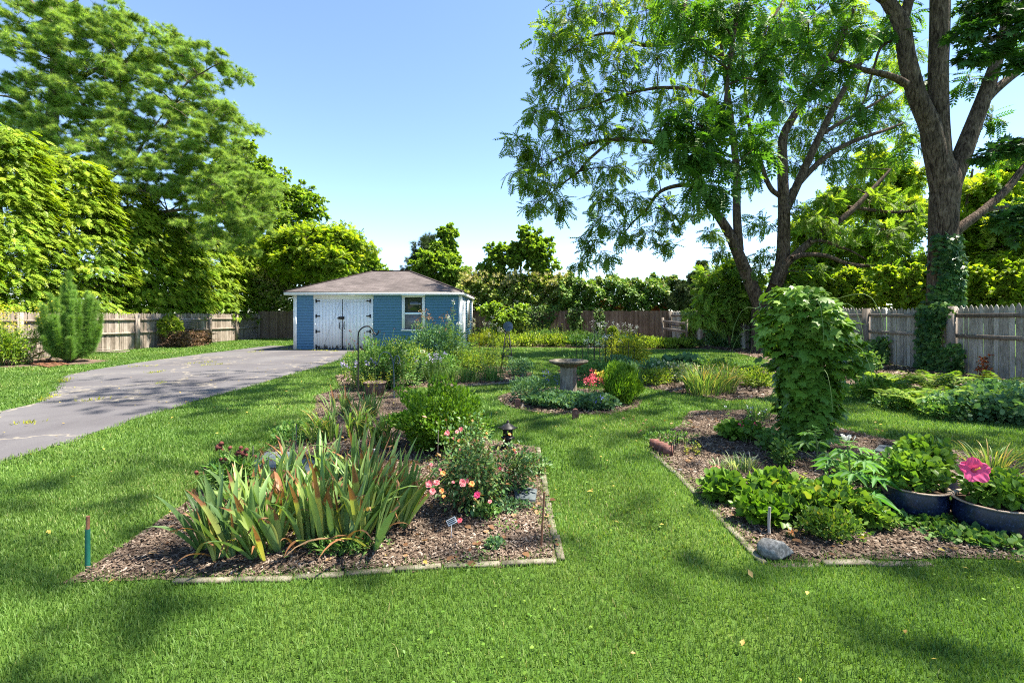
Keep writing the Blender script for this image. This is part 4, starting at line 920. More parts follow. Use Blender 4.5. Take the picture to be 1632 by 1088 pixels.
# lower vines hanging over the far fence
def drape(seed, label, px0, px1, py0, py1, Yd, leafm, n_, size=.13, name='climbing_vine', thick=.3, T=T_WIDE):
    r = np.random.default_rng(seed); x = r.uniform(px0, px1, n_); y = r.uniform(0, 1, n_) ** .8; cxp = (px0 + px1) / 2
    keep = np.abs(x - cxp) / (px1 - px0) * 2 < (1 - .5 * y) + .25 * np.sin(y * 9 + x * .2)
    x, y = x[keep], y[keep]; n_ = len(x); py = py0 + (py1 - py0) * y
    P = np.stack([(x - CX) / F * Yd, Yd - thick * r.random(n_), CAMH + (HY - py) / F * Yd], 1); P[:, 2] = np.maximum(P[:, 2], .03)
    root = thing(name, label, 'climbing plant', (P[:, 0].mean(), Yd, 0)); LC = root.location; mb = MB()
    D = np.stack([r.normal(size=n_) * .6, -.5 + r.normal(size=n_) * .3, -.5 + r.normal(size=n_) * .5], 1)
    mb.scatter(*T, P, D, np.stack([r.normal(size=n_) * .3, -.8 + 0 * x, .7 + r.normal(size=n_) * .3], 1), size * r.uniform(.6, 1.3, n_)); mb.build('foliage', leafm, root, LC)
    st = MB()
    for q in range(6):
        xx = (r.uniform(px0 + 3, px1 - 3) - CX) / F * Yd; zz = CAMH + (HY - py0) / F * Yd; st.tube([(xx, Yd - .05, 0), (xx + r.normal() * .1, Yd - .08, zz * .5), (xx + r.normal() * .15, Yd - .05, zz)], .01, 4)
    st.build('stem', M['stem_brown'], root, LC); return root
drape(84, 'dark vine mass on the far fence, widest and nearest the garage', 800, 895, 485, 552, 27.2, LM['dark'], 2600)
drape(85, 'narrow dark vine strand hanging down the far fence boards', 902, 930, 490, 540, 26.9, LM['dark'], 700)
drape(86, 'thin dark vine column on the far fence past the hanging strand', 945, 964, 490, 545, 26.7, LM['dark'], 420)
crown_tree(87, 'lilac_shrub', 'pale yellow-green shrub beside the garage corner behind the toy windmill', 'shrub', W(800, 550, 24.5) * [1, 1, 0], 2, [(805, 510, 24.5, 30, 24), (785, 495, 24.5, 22, 13), (830, 500, 24.5, 20, 14), (800, 535, 24.3, 22, 16)], T_WIDE, .13, LM['dec'], 44, per=9, ntw=12, tr=.04, crad=.42, bark='stem_brown')

# ---------------------------------------------------------------- shrubs at the fence corner
crown_tree(91, 'wisteria_shrub', 'arching pinnate-leaved shrub tumbling over the fence corner under the forked walnut', 'shrub', (9.9, 20.6, 0), 3, [(1150, 455, 20.6, 42, 34), (1130, 480, 20.2, 30, 22), (1175, 485, 20.0, 34, 26), (1120, 500, 20.0, 20, 14), (1195, 455, 20.4, 22, 26), (1155, 505, 19.8, 22, 16), (1165, 425, 20.6, 22, 16)], T_PINN, .34, LM['dec'], 80, per=5, ntw=11, tr=.07, crad=.5, bark='stem_brown', droop=.5)
crown_tree(92, 'yew_shrub', 'dusky dark evergreen bush between the vine hedge and the tumbling shrub', 'shrub', W(1092, 520, 26.8) * [1, 1, 0], 3, [(1098, 470, 26.8, 24, 26), (1115, 450, 26.8, 16, 20), (1080, 482, 26.8, 18, 18), (1120, 430, 26.8, 10, 14)], T_TUFT2, .24, LM['yew'], 60, per=10, ntw=14, tr=.08, crad=.42, bark='stem_brown')
# ---------------------------------------------------------------- backlit trees past the grey fence
BL = [(101, 'locust_tree', 'lime green tree beyond the grey fence next to the forked walnut trunk', 14.5, 26, [(1290, 420, 26, 46, 40), (1260, 460, 25, 40, 24), (1330, 455, 25, 46, 30), (1290, 370, 26, 36, 34), (1330, 330, 26, 30, 24)]),
      (102, 'locust_tree', 'lime green tree beyond the grey fence midway between both walnut trunks', 18, 24, [(1390, 400, 24, 52, 46), (1420, 450, 23, 52, 32), (1360, 440, 24, 36, 30), (1430, 350, 24, 44, 34), (1380, 320, 24, 36, 30), (1440, 285, 24, 36, 26), (1395, 262, 24, 26, 22)]),
      (103, 'locust_tree', 'lime green tree showing just behind the ivy-clad trunk', 16.5, 17.5, [(1550, 420, 17.5, 50, 44), (1470, 445, 18, 42, 30), (1540, 370, 17.5, 40, 24), (1590, 380, 17, 36, 36), (1570, 310, 17.5, 34, 26), (1610, 270, 17.5, 30, 26)]),
      (104, 'locust_tree', 'lime green tree beyond the grey fence at its near end', 19, 16, [(1620, 430, 16, 60, 50), (1640, 360, 16, 50, 40), (1700, 400, 15, 60, 60)]),
      (105, 'beech_tree', 'far green tree backdrop past the grey fence, behind the lime green ones', 24, 34, [(1340, 380, 34, 60, 40), (1440, 330, 36, 60, 34), (1560, 300, 34, 80, 40), (1260, 440, 34, 50, 34), (1660, 330, 33, 70, 60), (1480, 440, 33, 90, 36)])]
for (sd, nm, lb, bx, by, bl) in BL:
    crown_tree(sd, nm, lb, 'tree', (bx, by, 0), 6, bl, T_PINN_S if sd != 105 else T_WIDE, .28 if sd != 105 else .22, LM['lime'] if sd != 105 else LM['dec'], 130 if sd != 105 else 170, per=8, ntw=14, tr=.14, crad=.75 if sd != 105 else 1.2, lo=.3)

for k, (px, Y, lb) in enumerate([(1262, 19.5, 'leafy privet behind the fence next to the forked walnut'), (1310, 18.5, 'leafy privet behind the fence left of the gap post'), (1365, 17.5, 'leafy privet behind the fence above the first visible post'), (1425, 16.5, 'leafy privet behind the warped fence boards'), (1470, 15.8, 'leafy privet right behind the ivy-clad walnut'), (1560, 14.6, 'leafy privet behind the fence past the ivy-clad walnut'), (1625, 13.8, 'leafy privet behind the near end of the grey fence')]):
    c = W(px, 500, Y); crown_tree(140 + k, 'privet_shrub', lb.replace('left of', 'before'), 'shrub', (c[0] + .3, Y + .3, 0), 2, [(px, 468, Y, 40, 26), (px + 14, 492, Y, 40, 20), (px - 12, 440, Y, 22, 16)], T_WIDE, .12, LM['lime'], 40, per=12, ntw=13, tr=.05, crad=.42, bark='stem_brown', lo=.1, group='privets behind the grey fence')
# ---------------------------------------------------------------- ivy on trunk and fence
def ivy_sheet(seed, label, P, nrm, size, leafm, name='ivy', cat='ivy', loc=None):
    r = np.random.default_rng(seed); n_ = len(P); root = thing(name, label, cat, loc if loc is not None else (P[:, 0].mean(), P[:, 1].mean(), 0)); LC = root.location
    mb = MB(); P = P + nrm * r.uniform(.01, .10, (n_, 1)); D = np.array([0, 0, -.7]) + rdir(n_, r) * .6 + nrm * .3
    mb.scatter(*T_HOP, P, D, nrm + rdir(n_, r) * .45 + [0, 0, .3], size * r.uniform(.6, 1.25, n_)); mb.build('foliage', leafm, root, LC)
    return root, LC
r = np.random.default_rng(120); n_ = 1700
zz = r.uniform(1.4, 3.7, n_); a = r.normal(-PI / 2 - .15, .55, n_) + .3 * np.sin(zz * 3); keep = r.random(n_) < np.where(zz > 3, .45, 1)
tx = W(1501, 440, Yb)[0]; P = np.stack([tx + .34 * np.cos(a), Yb + .34 * np.sin(a), zz], 1)[keep]; nr = np.stack([np.cos(a), np.sin(a), 0 * a], 1)[keep]
root, LC = ivy_sheet(121, 'ivy climbing the stout walnut trunk above the fence', P, nr, .15, LM['ivy'])
mb = MB()
for q in range(7):
    a0 = -PI / 2 - .2 + q * .15; z_ = np.linspace(.4, 3.3, 8); a_ = a0 + .15 * np.sin(z_ * 3 + q); mb.tube(np.stack([tx + .35 * np.cos(a_), Yb + .35 * np.sin(a_), z_], 1), .012, 4)
mb.build('vine_stem', M['stem_brown'], root, LC)
def fence_pt(Yq):
    """x of the grey fence at depth Y"""
    ln = [(9.05, 25.8), (9.45, 22.4), (11.15, 17.0), (11.2, 3.2)]
    xs_ = np.interp(-np.asarray(Yq), [-p[1] for p in ln], [p[0] for p in ln]); return xs_
def fence_ivy(seed, label, pxs, pys, dens, leafm=None, size=.13):
    """ivy patch on the grey fence; pxs/pys: silhouette corners in the photo"""
    r = np.random.default_rng(seed); Ys = np.array([q for q in np.linspace(4, 25.8, 800)]); Xs = fence_pt(Ys); pxl = CX + Xs / Ys * F
    poly = np.array(list(zip(pxs, pys)), float); x = r.uniform(poly[:, 0].min(), poly[:, 0].max(), dens); y = r.uniform(poly[:, 1].min(), poly[:, 1].max(), dens)
    j = in_poly(np.stack([x + r.normal(size=dens) * 3, y + r.normal(size=dens) * 3], 1), poly); x, y = x[j], y[j]
    Yq = np.interp(-x, -pxl[::-1][::-1] if pxl[0] < pxl[-1] else -pxl, Ys) if False else np.interp(x, pxl[::-1], Ys[::-1])
    Xq = fence_pt(Yq); z = CAMH + (HY - y) / F * Yq; P = np.stack([Xq - .06, Yq, np.maximum(z, .03)], 1); nr = np.tile(np.array([[-1, -.15, 0]]), (len(P), 1))
    root, LC = ivy_sheet(seed, label, P, nr / 1.01, size, leafm or LM['ivy'])
    mb = MB(); 
    for q in range(6):
        i = r.integers(len(P)); p1 = P[i]; mb.tube([[p1[0] - .03, p1[1] + r.normal() * .1, .01], [p1[0] - .05, p1[1] + r.normal() * .15, p1[2] * .5], [p1[0] - .04, p1[1], p1[2]]], .008, 4)
    mb.build('vine_stem', M['stem_brown'], root, LC)
fence_ivy(131, 'ivy hanging over the grey fence right below the walnut trunk', [1468, 1515, 1525, 1505, 1500, 1480, 1470], [492, 480, 492, 525, 560, 585, 590], 2600)
fence_ivy(132, 'low ivy and creeper at the foot of the fence below the trunk', [1468, 1535, 1540, 1470], [560, 545, 600, 592], 1500)
fence_ivy(133, 'thick ivy curtain on the fence near its far corner', [1128, 1180, 1183, 1168, 1135, 1125], [480, 488, 562, 564, 555, 520], 5200, size=.12)
fence_ivy(134, 'leafy creeper around the first fence post past the hop tower', [1365, 1420, 1422, 1368], [548, 535, 590, 582], 1200)
fence_ivy(135, 'ivy trailing down the fence just past the thick ivy curtain', [1192, 1215, 1230, 1200], [500, 500, 575, 570], 900, size=.12)
fence_ivy(136, 'ivy smothering the fence corner beside the wooden frame', [1088, 1112, 1112, 1090], [492, 490, 550, 545], 1300, LM['dark'], .13)
fence_ivy(137, 'rusty dry creeper on the fence beside the dark near post', [1562, 1585, 1580, 1592, 1564], [575, 560, 580, 615, 615], 300, LM['redvine'], .06)
# ================================================================== garden plants
LM['iris'] = leafmat('iris_blades', [(0, (.08, .17, .055)), (.5, (.135, .25, .06)), (.8, (.21, .30, .065)), (1, (.32, .36, .07))], tr=.25, rough=.4, spec=.4, tipstops=(.96, 1.3, [(.6, (.32, .34, .06)), (.9, (.38, .26, .08)), (1.0, (.24, .11, .05))]))
LM['daylily'] = leafmat('daylily_blades', [(0, (.06, .14, .03)), (.5, (.11, .2, .045)), (1, (.26, .32, .09))], tr=.35, rough=.4, tipstops=(.85, 1.1, [(.8, (.34, .34, .08)), (1, (.40, .28, .1))]))
LM['box'] = leafmat('glossy_shrub_leaves', [(0, (.035, .10, .008)), (.5, (.065, .165, .012)), (1, (.14, .27, .02))], tr=.3, rough=.4)
LM['rose'] = leafmat('rose_leaves', [(0, (.03, .09, .028)), (.6, (.07, .15, .04)), (.85, (.12, .20, .05)), (1, (.25, .08, .04))], tr=.22, rough=.35)
LM['hop'] = leafmat('hop_leaves', [(0, (.04, .11, .014)), (.5, (.075, .175, .02)), (1, (.15, .28, .034))], tr=.3, rough=.4)
LM['ger'] = leafmat('geranium_leaves', [(0, (.045, .12, .016)), (.5, (.085, .19, .024)), (.85, (.16, .27, .03)), (1, (.32, .34, .05))], tr=.32, rough=.45)
LM['mid'] = leafmat('herb_leaves', [(0, (.03, .095, .02)), (.5, (.06, .15, .03)), (1, (.14, .235, .05))], tr=.3, rough=.5)
LM['blue'] = leafmat('blue_green_leaves', [(0, (.035, .10, .04)), (.5, (.065, .155, .06)), (1, (.12, .22, .08))], tr=.25)
LM['yel'] = leafmat('yellow_green_leaves', [(0, (.09, .16, .012)), (.5, (.2, .27, .02)), (1, (.38, .38, .04))], tr=.4)
LM['fern'] = leafmat('fern_pinnae', [(0, (.05, .13, .015)), (.5, (.10, .21, .022)), (1, (.2, .3, .05))], tr=.4)
LM['varieg'] = leafmat('variegated_leaves', [(0, (.04, .12, .03)), (.5, (.09, .18, .05)), (.56, (.38, .42, .26)), (1, (.55, .55, .38))], tr=.25)
LM['meadow'] = leafmat('meadow_leaves', [(0, (.07, .15, .014)), (.5, (.14, .24, .022)), (1, (.27, .34, .05))], tr=.42)
LM['brown'] = leafmat('withered_leaves', [(0, (.10, .045, .02)), (.6, (.22, .12, .06)), (1, (.36, .24, .13))], tr=.2)
LM['cleome'] = leafmat('cleome_leaves', [(0, (.04, .14, .03)), (1, (.10, .23, .06))], tr=.35)
def petalmat(name, a, b, tr=.3): return leafmat(name, [(0, a), (1, b)], tr=tr, trcol=(1, 1, 1), ntint=.1, rough=.5)
PM = {'pink': petalmat('pink_petals', (.75, .16, .20), (.85, .36, .34)), 'peach': petalmat('peach_petals', (.85, .30, .07), (.90, .52, .22)), 'hot': petalmat('hot_pink_petals', (.82, .05, .19), (.9, .14, .30)), 'red': petalmat('red_petals', (.55, .03, .07), (.7, .12, .16)),
      'white': petalmat('white_petals', (.7, .7, .66), (.8, .8, .76)), 'blue': petalmat('blue_petals', (.12, .14, .55), (.2, .22, .65)), 'coral': petalmat('coral_petals', (.62, .06, .10), (.78, .18, .22)), 'yellow': petalmat('yellow_petals', (.75, .55, .04), (.85, .68, .1)), 'lilac': petalmat('lilac_petals', (.42, .34, .55), (.55, .48, .66)),
      'cone': mat_plain('seed_cone', (.11, .026, .018), .8), 'cream': petalmat('cream_petals', (.55, .5, .32), (.75, .7, .5))}

def flower(name, c, rad, nrm, matp, parent, LC, layers=2, n=5, cup=.35, rr=None):
    """layered blossom of real petals"""
    r = rr or RNG; nrm = np.asarray(nrm, float); nrm /= np.linalg.norm(nrm); x = np.cross(nrm, [0.3, .2, 1]); x /= np.linalg.norm(x); y = np.cross(nrm, x); mb = MB()
    for l in range(layers):
        R_ = rad * (1 - .28 * l); a = np.arange(n) * 2 * PI / n + l * .6 + r.random(); d = np.cos(a)[:, None] * x + np.sin(a)[:, None] * y
        D = d + nrm * (cup + .45 * l); P = np.tile(np.asarray(c, float), (n, 1)) + nrm * .002 * l
        mb.scatter(np.array([[0,0,0],[.34,.3,.03],[.42,.72,.05],[.16,1,.0],[-.16,1,.0],[-.42,.72,.05],[-.34,.3,.03]]), np.array([[0,1,2,3],[0,3,4,5],[0,5,6,6]])[:2], P, D, np.tile(nrm, (n, 1)), R_ * r.uniform(.9, 1.1, n))
    return mb.build(name, matp, parent, LC)

# ---------------------------------------------------------------- irises of the near bed
def iris(seed, base, n, h, label, dirs=None, group='iris clumps in the near bed', leafm='iris', w=.044, dead=3, bend=(.0, .6)):
    r = np.random.default_rng(seed); base = np.array([base[0], base[1], 0.0]); root = thing('iris_clump', label, 'iris', base, group)
    mb = MB()
    for q in range(n):
        fa = r.uniform(0, PI) ; bx = base + np.array([r.normal() * .07, r.normal() * .05, .01]); k = r.integers(4, 6)
        la = r.uniform(0, 2 * PI) if dirs is None else dirs + r.normal() * .7; tilt = abs(r.normal() * .16) + (.0 if dirs is None else .12)
        for s_ in range(k):
            off = (s_ - (k - 1) / 2) / k; lean = off * .75; az = fa if lean > 0 else fa + PI
            vx = math.cos(az) * abs(lean) + math.cos(la) * tilt; vy = math.sin(az) * abs(lean) + math.sin(la) * tilt; L_ = h * r.uniform(.62, 1.08) * (1 - .25 * abs(off))
            bd = r.uniform(*bend) if r.random() < .8 else r.uniform(.8, 1.9)
            strap(mb, bx + np.array([vx, vy, 0]) * .03, math.atan2(vy, vx), math.hypot(vx, vy), L_, w * r.uniform(.75, 1.2), bd, r, 8, 0, np.clip(r.normal(.45, .25), 0, 1))
    hi = np.zeros((0, 3))
    if leafm == 'iris' and w > .03:
        V_ = np.concatenate(mb.V); tp = np.concatenate(mb.tip); hi = V_[(tp > .98)]; hi = hi[r.random(len(hi)) < .07]
        for _ in range(1): strap(mb, base + np.array([r.normal() * .08, -.03, .01]), r.uniform(PI, 2 * PI), r.uniform(.4, .9), h * r.uniform(.55, .8), w * .6, r.uniform(1.2, 2.0), r, 9, 0, .92)
    mb.build('blades', LM[leafm], root, base)
    mb = MB()
    for q in range(dead):
        a = r.uniform(0, 2 * PI); strap(mb, base + np.array([r.normal() * .08, r.normal() * .06, .01]), a, r.uniform(.5, 1.0), h * r.uniform(.4, .8), w * .6, r.uniform(.8, 1.6), r, 7, 0, r.random())
    for p in hi:
        for _ in range(3): d = r.normal(size=3) * .35 + [0, 0, -.6]; mb.scatter(*T_NARROW, (p + r.normal(size=3) * .004)[None], d[None], rdir(1, r), r.uniform(.03, .07), 0, np.array([.4]))
    if dead: mb.build('withered_foliage', LM['brown'], root, base)
    return root
IR = [((356, 888), 7, .52, 'iris clump nearest the green and rust stake, blades leaning out over the mulch', PI), ((400, 872), 8, .50, 'iris clump second from the green and rust stake, yellow tips curling', PI * .9), ((428, 884), 7, .46, 'low iris clump at the concrete edging below the brown seed heads', -1.2), ((462, 850), 7, .50, 'iris clump in the middle of the near bed, gap of mulch before it', None),
      ((500, 862), 8, .54, 'iris clump between the gap and the tall fan of irises', None), ((535, 868), 8, .60, 'iris clump with the broadest upright blades', None), ((566, 874), 9, .66, 'tallest iris clump of the near bed standing upright', .3), ((600, 850), 8, .66, 'iris clump beside the white plant tag, tips yellow brown', .4), ((632, 838), 6, .60, 'iris clump nearest the pink roses', .2),
      ((380, 840), 7, .48, 'iris clump closest to the dried coneflowers', 2.4), ((440, 815), 6, .50, 'iris clump behind the gap in front of the slate slab', None), ((520, 812), 7, .60, 'iris clump at the back of the near row beside the slate', None), ((580, 800), 7, .64, 'iris clump at the back of the near row against the glossy shrub', None), ((480, 790), 5, .58, 'sparse iris clump right in front of the slate slab', None)]
for k, (p, n_, h_, lb, dr) in enumerate(IR): iris(200 + k, G(*p), n_, h_, lb, dr)
for k, (p, n_, h_, lb) in enumerate([((520, 705), 12, .50, 'arching blade clump at the lawn side of the glossy shrub'), ((565, 700), 14, .50, 'arching blade clump in front of the log planter'), ((608, 712), 12, .48, 'arching blade clump touching the glossy shrub'), ((585, 668), 9, .50, 'upright blade clump right below the garden hook'), ((545, 662), 9, .45, 'low blade clump behind the arching ones')]):
    iris(230 + k, G(*p), n_, h_, lb, None, 'blade clumps past the slate slab', 'daylily' if k in (0, 1, 2) else 'iris', .028, 1, (.8, 2.0) if k < 3 else (.0, .7))
# orange crumpled blossoms remains on some tips
# ---------------------------------------------------------------- glossy shrub
def shrub(seed, base, rad, n, T, size, leafm, name, label, cat='shrub', group=None, nst=16, lump=.16, lo=.5, outw=.7, upw=.5, zc=None, stemm='stem_brown', loc_r=None, var=(.5, .22)):
    base = np.array([base[0], base[1], 0.0]); rad = np.asarray(rad, float); c = base + [0, 0, rad[2] * (.95 if zc is None else zc)]
    root = thing(name, label, cat, base, group)
    if nst: stems(seed, c, rad, nst, min(.008, rad[0] * .02), mb=(m_ := MB())); m_.build('stem', M[stemm], root, base)
    bush(seed + 1, c, rad, n, T, size, lo, outw, upw, lump, var=var).build('foliage', leafm if not isinstance(leafm, str) else LM[leafm], root, base)
    return root
b = G(698, 722); shrub(300, (b[0], b[1] + .15), (.47, .45, .34), 12000, T_LEAF, .045, 'box', 'glossy_shrub', 'dense glossy green shrub behind the irises and roses', nst=30, lump=.34, upw=.9)
# ---------------------------------------------------------------- roses
def rosebush(seed, base, rad, n, label, flowers, fl=True):
    base = np.array([base[0], base[1], 0.0]); r = np.random.default_rng(seed); root = thing('rose_bush', label, 'rose bush', base); c = base + [0, 0, rad[2] * 1.05]
    mb = MB(); E = ellip(26, c, np.array(rad) * .95, .5, r); pts = []
    for e in E:
        b0 = base + np.array([r.normal() * .05, r.normal() * .04, 0]); m = b0 * .45 + e * .55; m[2] = e[2] * .5; mb.tube(smooth_path([b0, m, e], 3), [.005, .005, .004, .004, .003, .002, .0015], 4); pts += [m * (1 - q) + e * q for q in (.2, .4, .6, .8, 1)]
    mb.build('stem', M['stem_brown'], root, base)
    pts = np.array(pts); i = r.integers(len(pts), size=n); P = pts[i] + r.normal(size=(n, 3)) * .045; P[:, 2] = np.maximum(P[:, 2], .02); mb = MB(); o = P - c; o /= np.linalg.norm(o, axis=1, keepdims=True)
    mb.scatter(*T_LEAF, P, o * .6 + rdir(n, r) * .7 + [0, 0, .1], rdir(n, r) * .5 + [0, 0, 1], .040 * r.uniform(.6, 1.3, n)); mb.build('foliage', LM['rose'], root, base)
    for (px, py, Yd, rad_, m) in flowers:
        nrm = np.array([r.normal() * .4, -1 + r.normal() * .2, .9 + r.normal() * .2]); flower('blossom', W(px, py, Yd), rad_, nrm, PM[m], root, base, 3, 6, .3, r)
    return root
Yr = 3.15
rosebush(310, G(748, 812), (.25, .22, .25), 1900, 'rose bush with pink and apricot blooms beside the white plant tag', [(685, 771, 3.0, .028, 'pink'), (689, 783, 3.0, .025, 'pink'), (696, 769, 3.05, .024, 'pink'), (705, 782, 3.0, .020, 'peach'), (706, 754, 3.1, .020, 'peach'), (678, 789, 3.0, .010, 'peach'), (707, 791, 3.0, .013, 'peach'),
    (737, 769, 3.05, .026, 'pink'), (744, 766, 3.1, .02, 'pink'), (752, 771, 3.0, .022, 'peach'), (761, 788, 3.0, .024, 'hot'), (757, 795, 3.0, .010, 'peach'), (687, 740, 3.15, .014, 'pink'), (702, 748, 3.15, .012, 'pink'), (781, 799, 3.05, .015, 'pink'), (733, 829, 2.95, .018, 'coral'), (722, 768, 3.0, .010, 'pink')])
rosebush(320, G(740, 770), (.22, .2, .34), 1500, 'taller thin rose stems with pale pink blooms in front of the glossy shrub', [(713, 690, 3.6, .024, 'pink'), (735, 684, 3.6, .022, 'pink'), (728, 688, 3.65, .016, 'pink'), (732, 702, 3.6, .016, 'peach'), (733, 717, 3.6, .014, 'pink'), (740, 719, 3.6, .012, 'pink'), (723, 698, 3.6, .010, 'pink')])
rosebush(330, G(800, 785), (.27, .24, .19), 1700, 'dark leafy rose bush beside the black lantern, few faded blooms', [(819, 717, 3.7, .016, 'peach'), (822, 721, 3.7, .013, 'pink'), (812, 692, 4.2, .016, 'peach'), (797, 746, 3.5, .014, 'coral'), (781, 740, 3.6, .010, 'pink'), (776, 690, 4.0, .012, 'peach')])
shrub(335, G(846, 752)[:2], (.17, .15, .08), 700, T_LEAF, .04, 'rose', 'creeping_plant', 'low creeping leaves at the bed edge past the dark rose bush', 'plant', nst=6)
shrub(336, G(776, 824)[:2], (.08, .07, .05), 260, T_LEAF, .035, 'mid', 'small_plant', 'fresh green seedling clump below the roses next to the fallen bloom', 'plant', nst=4)
shrub(337, G(805, 812)[:2], (.20, .10, .035), 480, T_LEAF, .03, 'blue', 'creeping_plant', 'flat feathery creeper in front of the pale stepping slate', 'plant', nst=5)
shrub(338, G(788, 873)[:2], (.055, .04, .03), 120, T_LEAF, .03, 'blue', 'small_plant', 'tiny weed alone in the mulch near the front edging', 'plant', nst=3)
shrub(339, G(545, 880)[:2], (.20, .07, .04), 420, T_NARROW, .06, 'mid', 'small_plant', 'low weeds at the edging under the tall irises', 'plant', nst=4)
shrub(340, G(478, 700)[:2], (.3, .35, .10), 900, T_LEAF, .05, 'mid', 'creeping_plant', 'leafy creeper on the lawn edge next to the arching blades', 'plant', nst=5)
# ---------------------------------------------------------------- dried coneflowers
b = G(375, 782); root = thing('coneflower_clump', 'dried coneflowers with dark brown seed heads beside the irises', 'coneflower', b); r = np.random.default_rng(41)
HD = [(349, 712, .02), (353, 706, .013), (367, 713, .012), (381, 720, .016), (388, 722, .018), (377, 724, .012), (393, 716, .012), (393, 725, .011), (361, 731, .015), (352, 732, .012), (356, 739, .014), (367, 736, .014), (330, 746, .018), (406, 727, .012), (313, 752, .012), (346, 749, .012), (384, 713, .012)]
mb = MB(); tops = []
for (px, py, s_) in HD:
    c = W(px, py, 3.75); tops.append(c); b0 = b + [r.normal() * .10, r.normal() * .06, 0]; mb.tube(smooth_path([b0, (b0 + c) / 2 + [r.normal() * .02, 0, .04], c], 3), .003, 4)
mb.build('stem', M['stem'], root, b)
for c, (px, py, s_) in zip(tops, HD):
    s_ = s_ * 1.45; mb = MB(); mb.lathe([(0.001, -s_ * .5), (s_ * .9, -s_ * .3), (s_, 0), (s_ * .75, s_ * .5), (s_ * .3, s_ * .85), (0.001, s_ * .95)], 9, 0, c)
    mb.scatter(*T_NARROW, np.tile(c, (9, 1)), rdir(9, r) * [1, 1, .2] - [0, 0, .8], rdir(9, r), s_ * 1.8); mb.build('seed_head', PM['cone'], root, b)
bush(342, b + [0, 0, .14], (.22, .16, .14), 900, T_NARROW, .08, .2).build('foliage', LM['mid'], root, b)

# ---------------------------------------------------------------- tall perennials
def perennial(seed, base, n, h, spread, leafm, name, label, lsize=.07, per=26, T=T_NARROW, tipm=None, tips=0.03, cat='plant', group=None, stemm='stem', lean=.25, tipname='blossom', bare=.1, tipn=14, cluster_tip=.03):
    r = np.random.default_rng(seed); base = np.array([base[0], base[1], 0.0]); root = thing(name, label, cat, base, group); mb = MB(); lf = MB(); tops = []
    for q in range(n):
        a = r.uniform(0, 2 * PI); b0 = base + np.array([math.cos(a), math.sin(a), 0]) * spread * .45 * r.random() ** .5; hh = h * r.uniform(.65, 1.05); e = b0 + np.array([math.cos(a) * lean * hh * r.random(), math.sin(a) * lean * hh * r.random(), hh]); m = (b0 + e) / 2 + np.array([r.normal() * .02, r.normal() * .02, 0])
        P = smooth_path([b0, m, e], 3); mb.tube(P, np.linspace(.005, .002, len(P)) * max(1, h), 4); t = bare + (1 - bare) * r.random(per); pos = np.stack([np.interp(t, np.linspace(0, 1, len(P)), P[:, i]) for i in range(3)], 1)
        aa = r.uniform(0, 2 * PI, per); D = np.stack([np.cos(aa), np.sin(aa), r.uniform(.1, .6, per)], 1); lf.scatter(*T, pos, D, np.tile([[0, 0, 1.0]], (per, 1)) + D * .1, lsize * (1.15 - .5 * t) * r.uniform(.8, 1.2, per)); tops.append(e)
    mb.build('stem', M[stemm], root, base); lf.build('foliage', LM[leafm], root, base)
    if tipm:
        for e in tops:
            fb = MB(); k = tipn; fb.scatter(*T_WIDE, e + r.normal(size=(k, 3)) * cluster_tip, rdir(k, r) + [0, 0, .5], rdir(k, r), tips * r.uniform(.7, 1.2, k)); fb.build(tipname, PM[tipm] if tipm in PM else LM[tipm], root, base)
    return root
# bed in front of the garage
shrub(400, (-2.55, 9.1), (.62, .5, .50), 5200, T_LEAF, .06, 'mid', 'catmint_shrub', 'airy shrub with seed buttons behind the tall garden hook', nst=30, lump=.28, lo=.2)
perennial(401, (-2.75, 8.9), 26, 1.15, .75, 'mid', 'wild_bergamot', 'wiry stems topped with dark buttons beside the tall garden hook', .05, 16, T_LEAF, 'cone', .022, tipname='seed_head', lean=.5, tipn=5, cluster_tip=.008)
shrub(402, (-2.05, 12.4), (.85, .7, .62), 6500, T_LEAF, .075, 'blue', 'butterfly_bush', 'broad grey-green bush in front of the garage window', nst=30, lump=.2, lo=.35)
perennial(403, (-2.2, 12.6), 16, 1.55, .9, 'blue', 'butterfly_bush', 'upper flowering stems with rusty tips below the garage window', .09, 22, T_NARROW, 'brown', .04, tipname='flower_head', lean=.3, cluster_tip=.05)
perennial(404, (-1.55, 11.6), 4, 1.75, .3, 'fern', 'goldenrod', 'tallest pale stalk with drooping leaves before the garage siding', .14, 46, T_NARROW, 'white', .03, lean=.12)
perennial(405, (-1.0, 11.2), 9, 1.05, .5, 'fern', 'goldenrod', 'pale leafy stalks next to the tallest one', .12, 36, T_NARROW, lean=.2)
perennial(406, (-.75, 12.6), 12, 1.35, .8, 'meadow', 'goldenrod', 'sunlit stalks in front of the garage side wall', .11, 40, T_NARROW, 'cream', .03, lean=.2)
perennial(407, (-.25, 12.3), 10, 1.0, .6, 'meadow', 'aster_clump', 'yellowish stalks between garage corner and toy windmill', .08, 30, T_NARROW, lean=.25)
perennial(408, (-1.0, 12.9), 3, 1.75, .25, 'redvine', 'dock_stalk', 'rusty red seed stalk rising next to the garage corner', .05, 60, T_NARROW, lean=.08, stemm='stem_brown')
perennial(409, (-.6, 10.9), 10, .85, .5, 'mid', 'loosestrife', 'thin bare-stemmed plants before the toy windmill', .09, 20, T_NARROW, lean=.2, bare=.35)
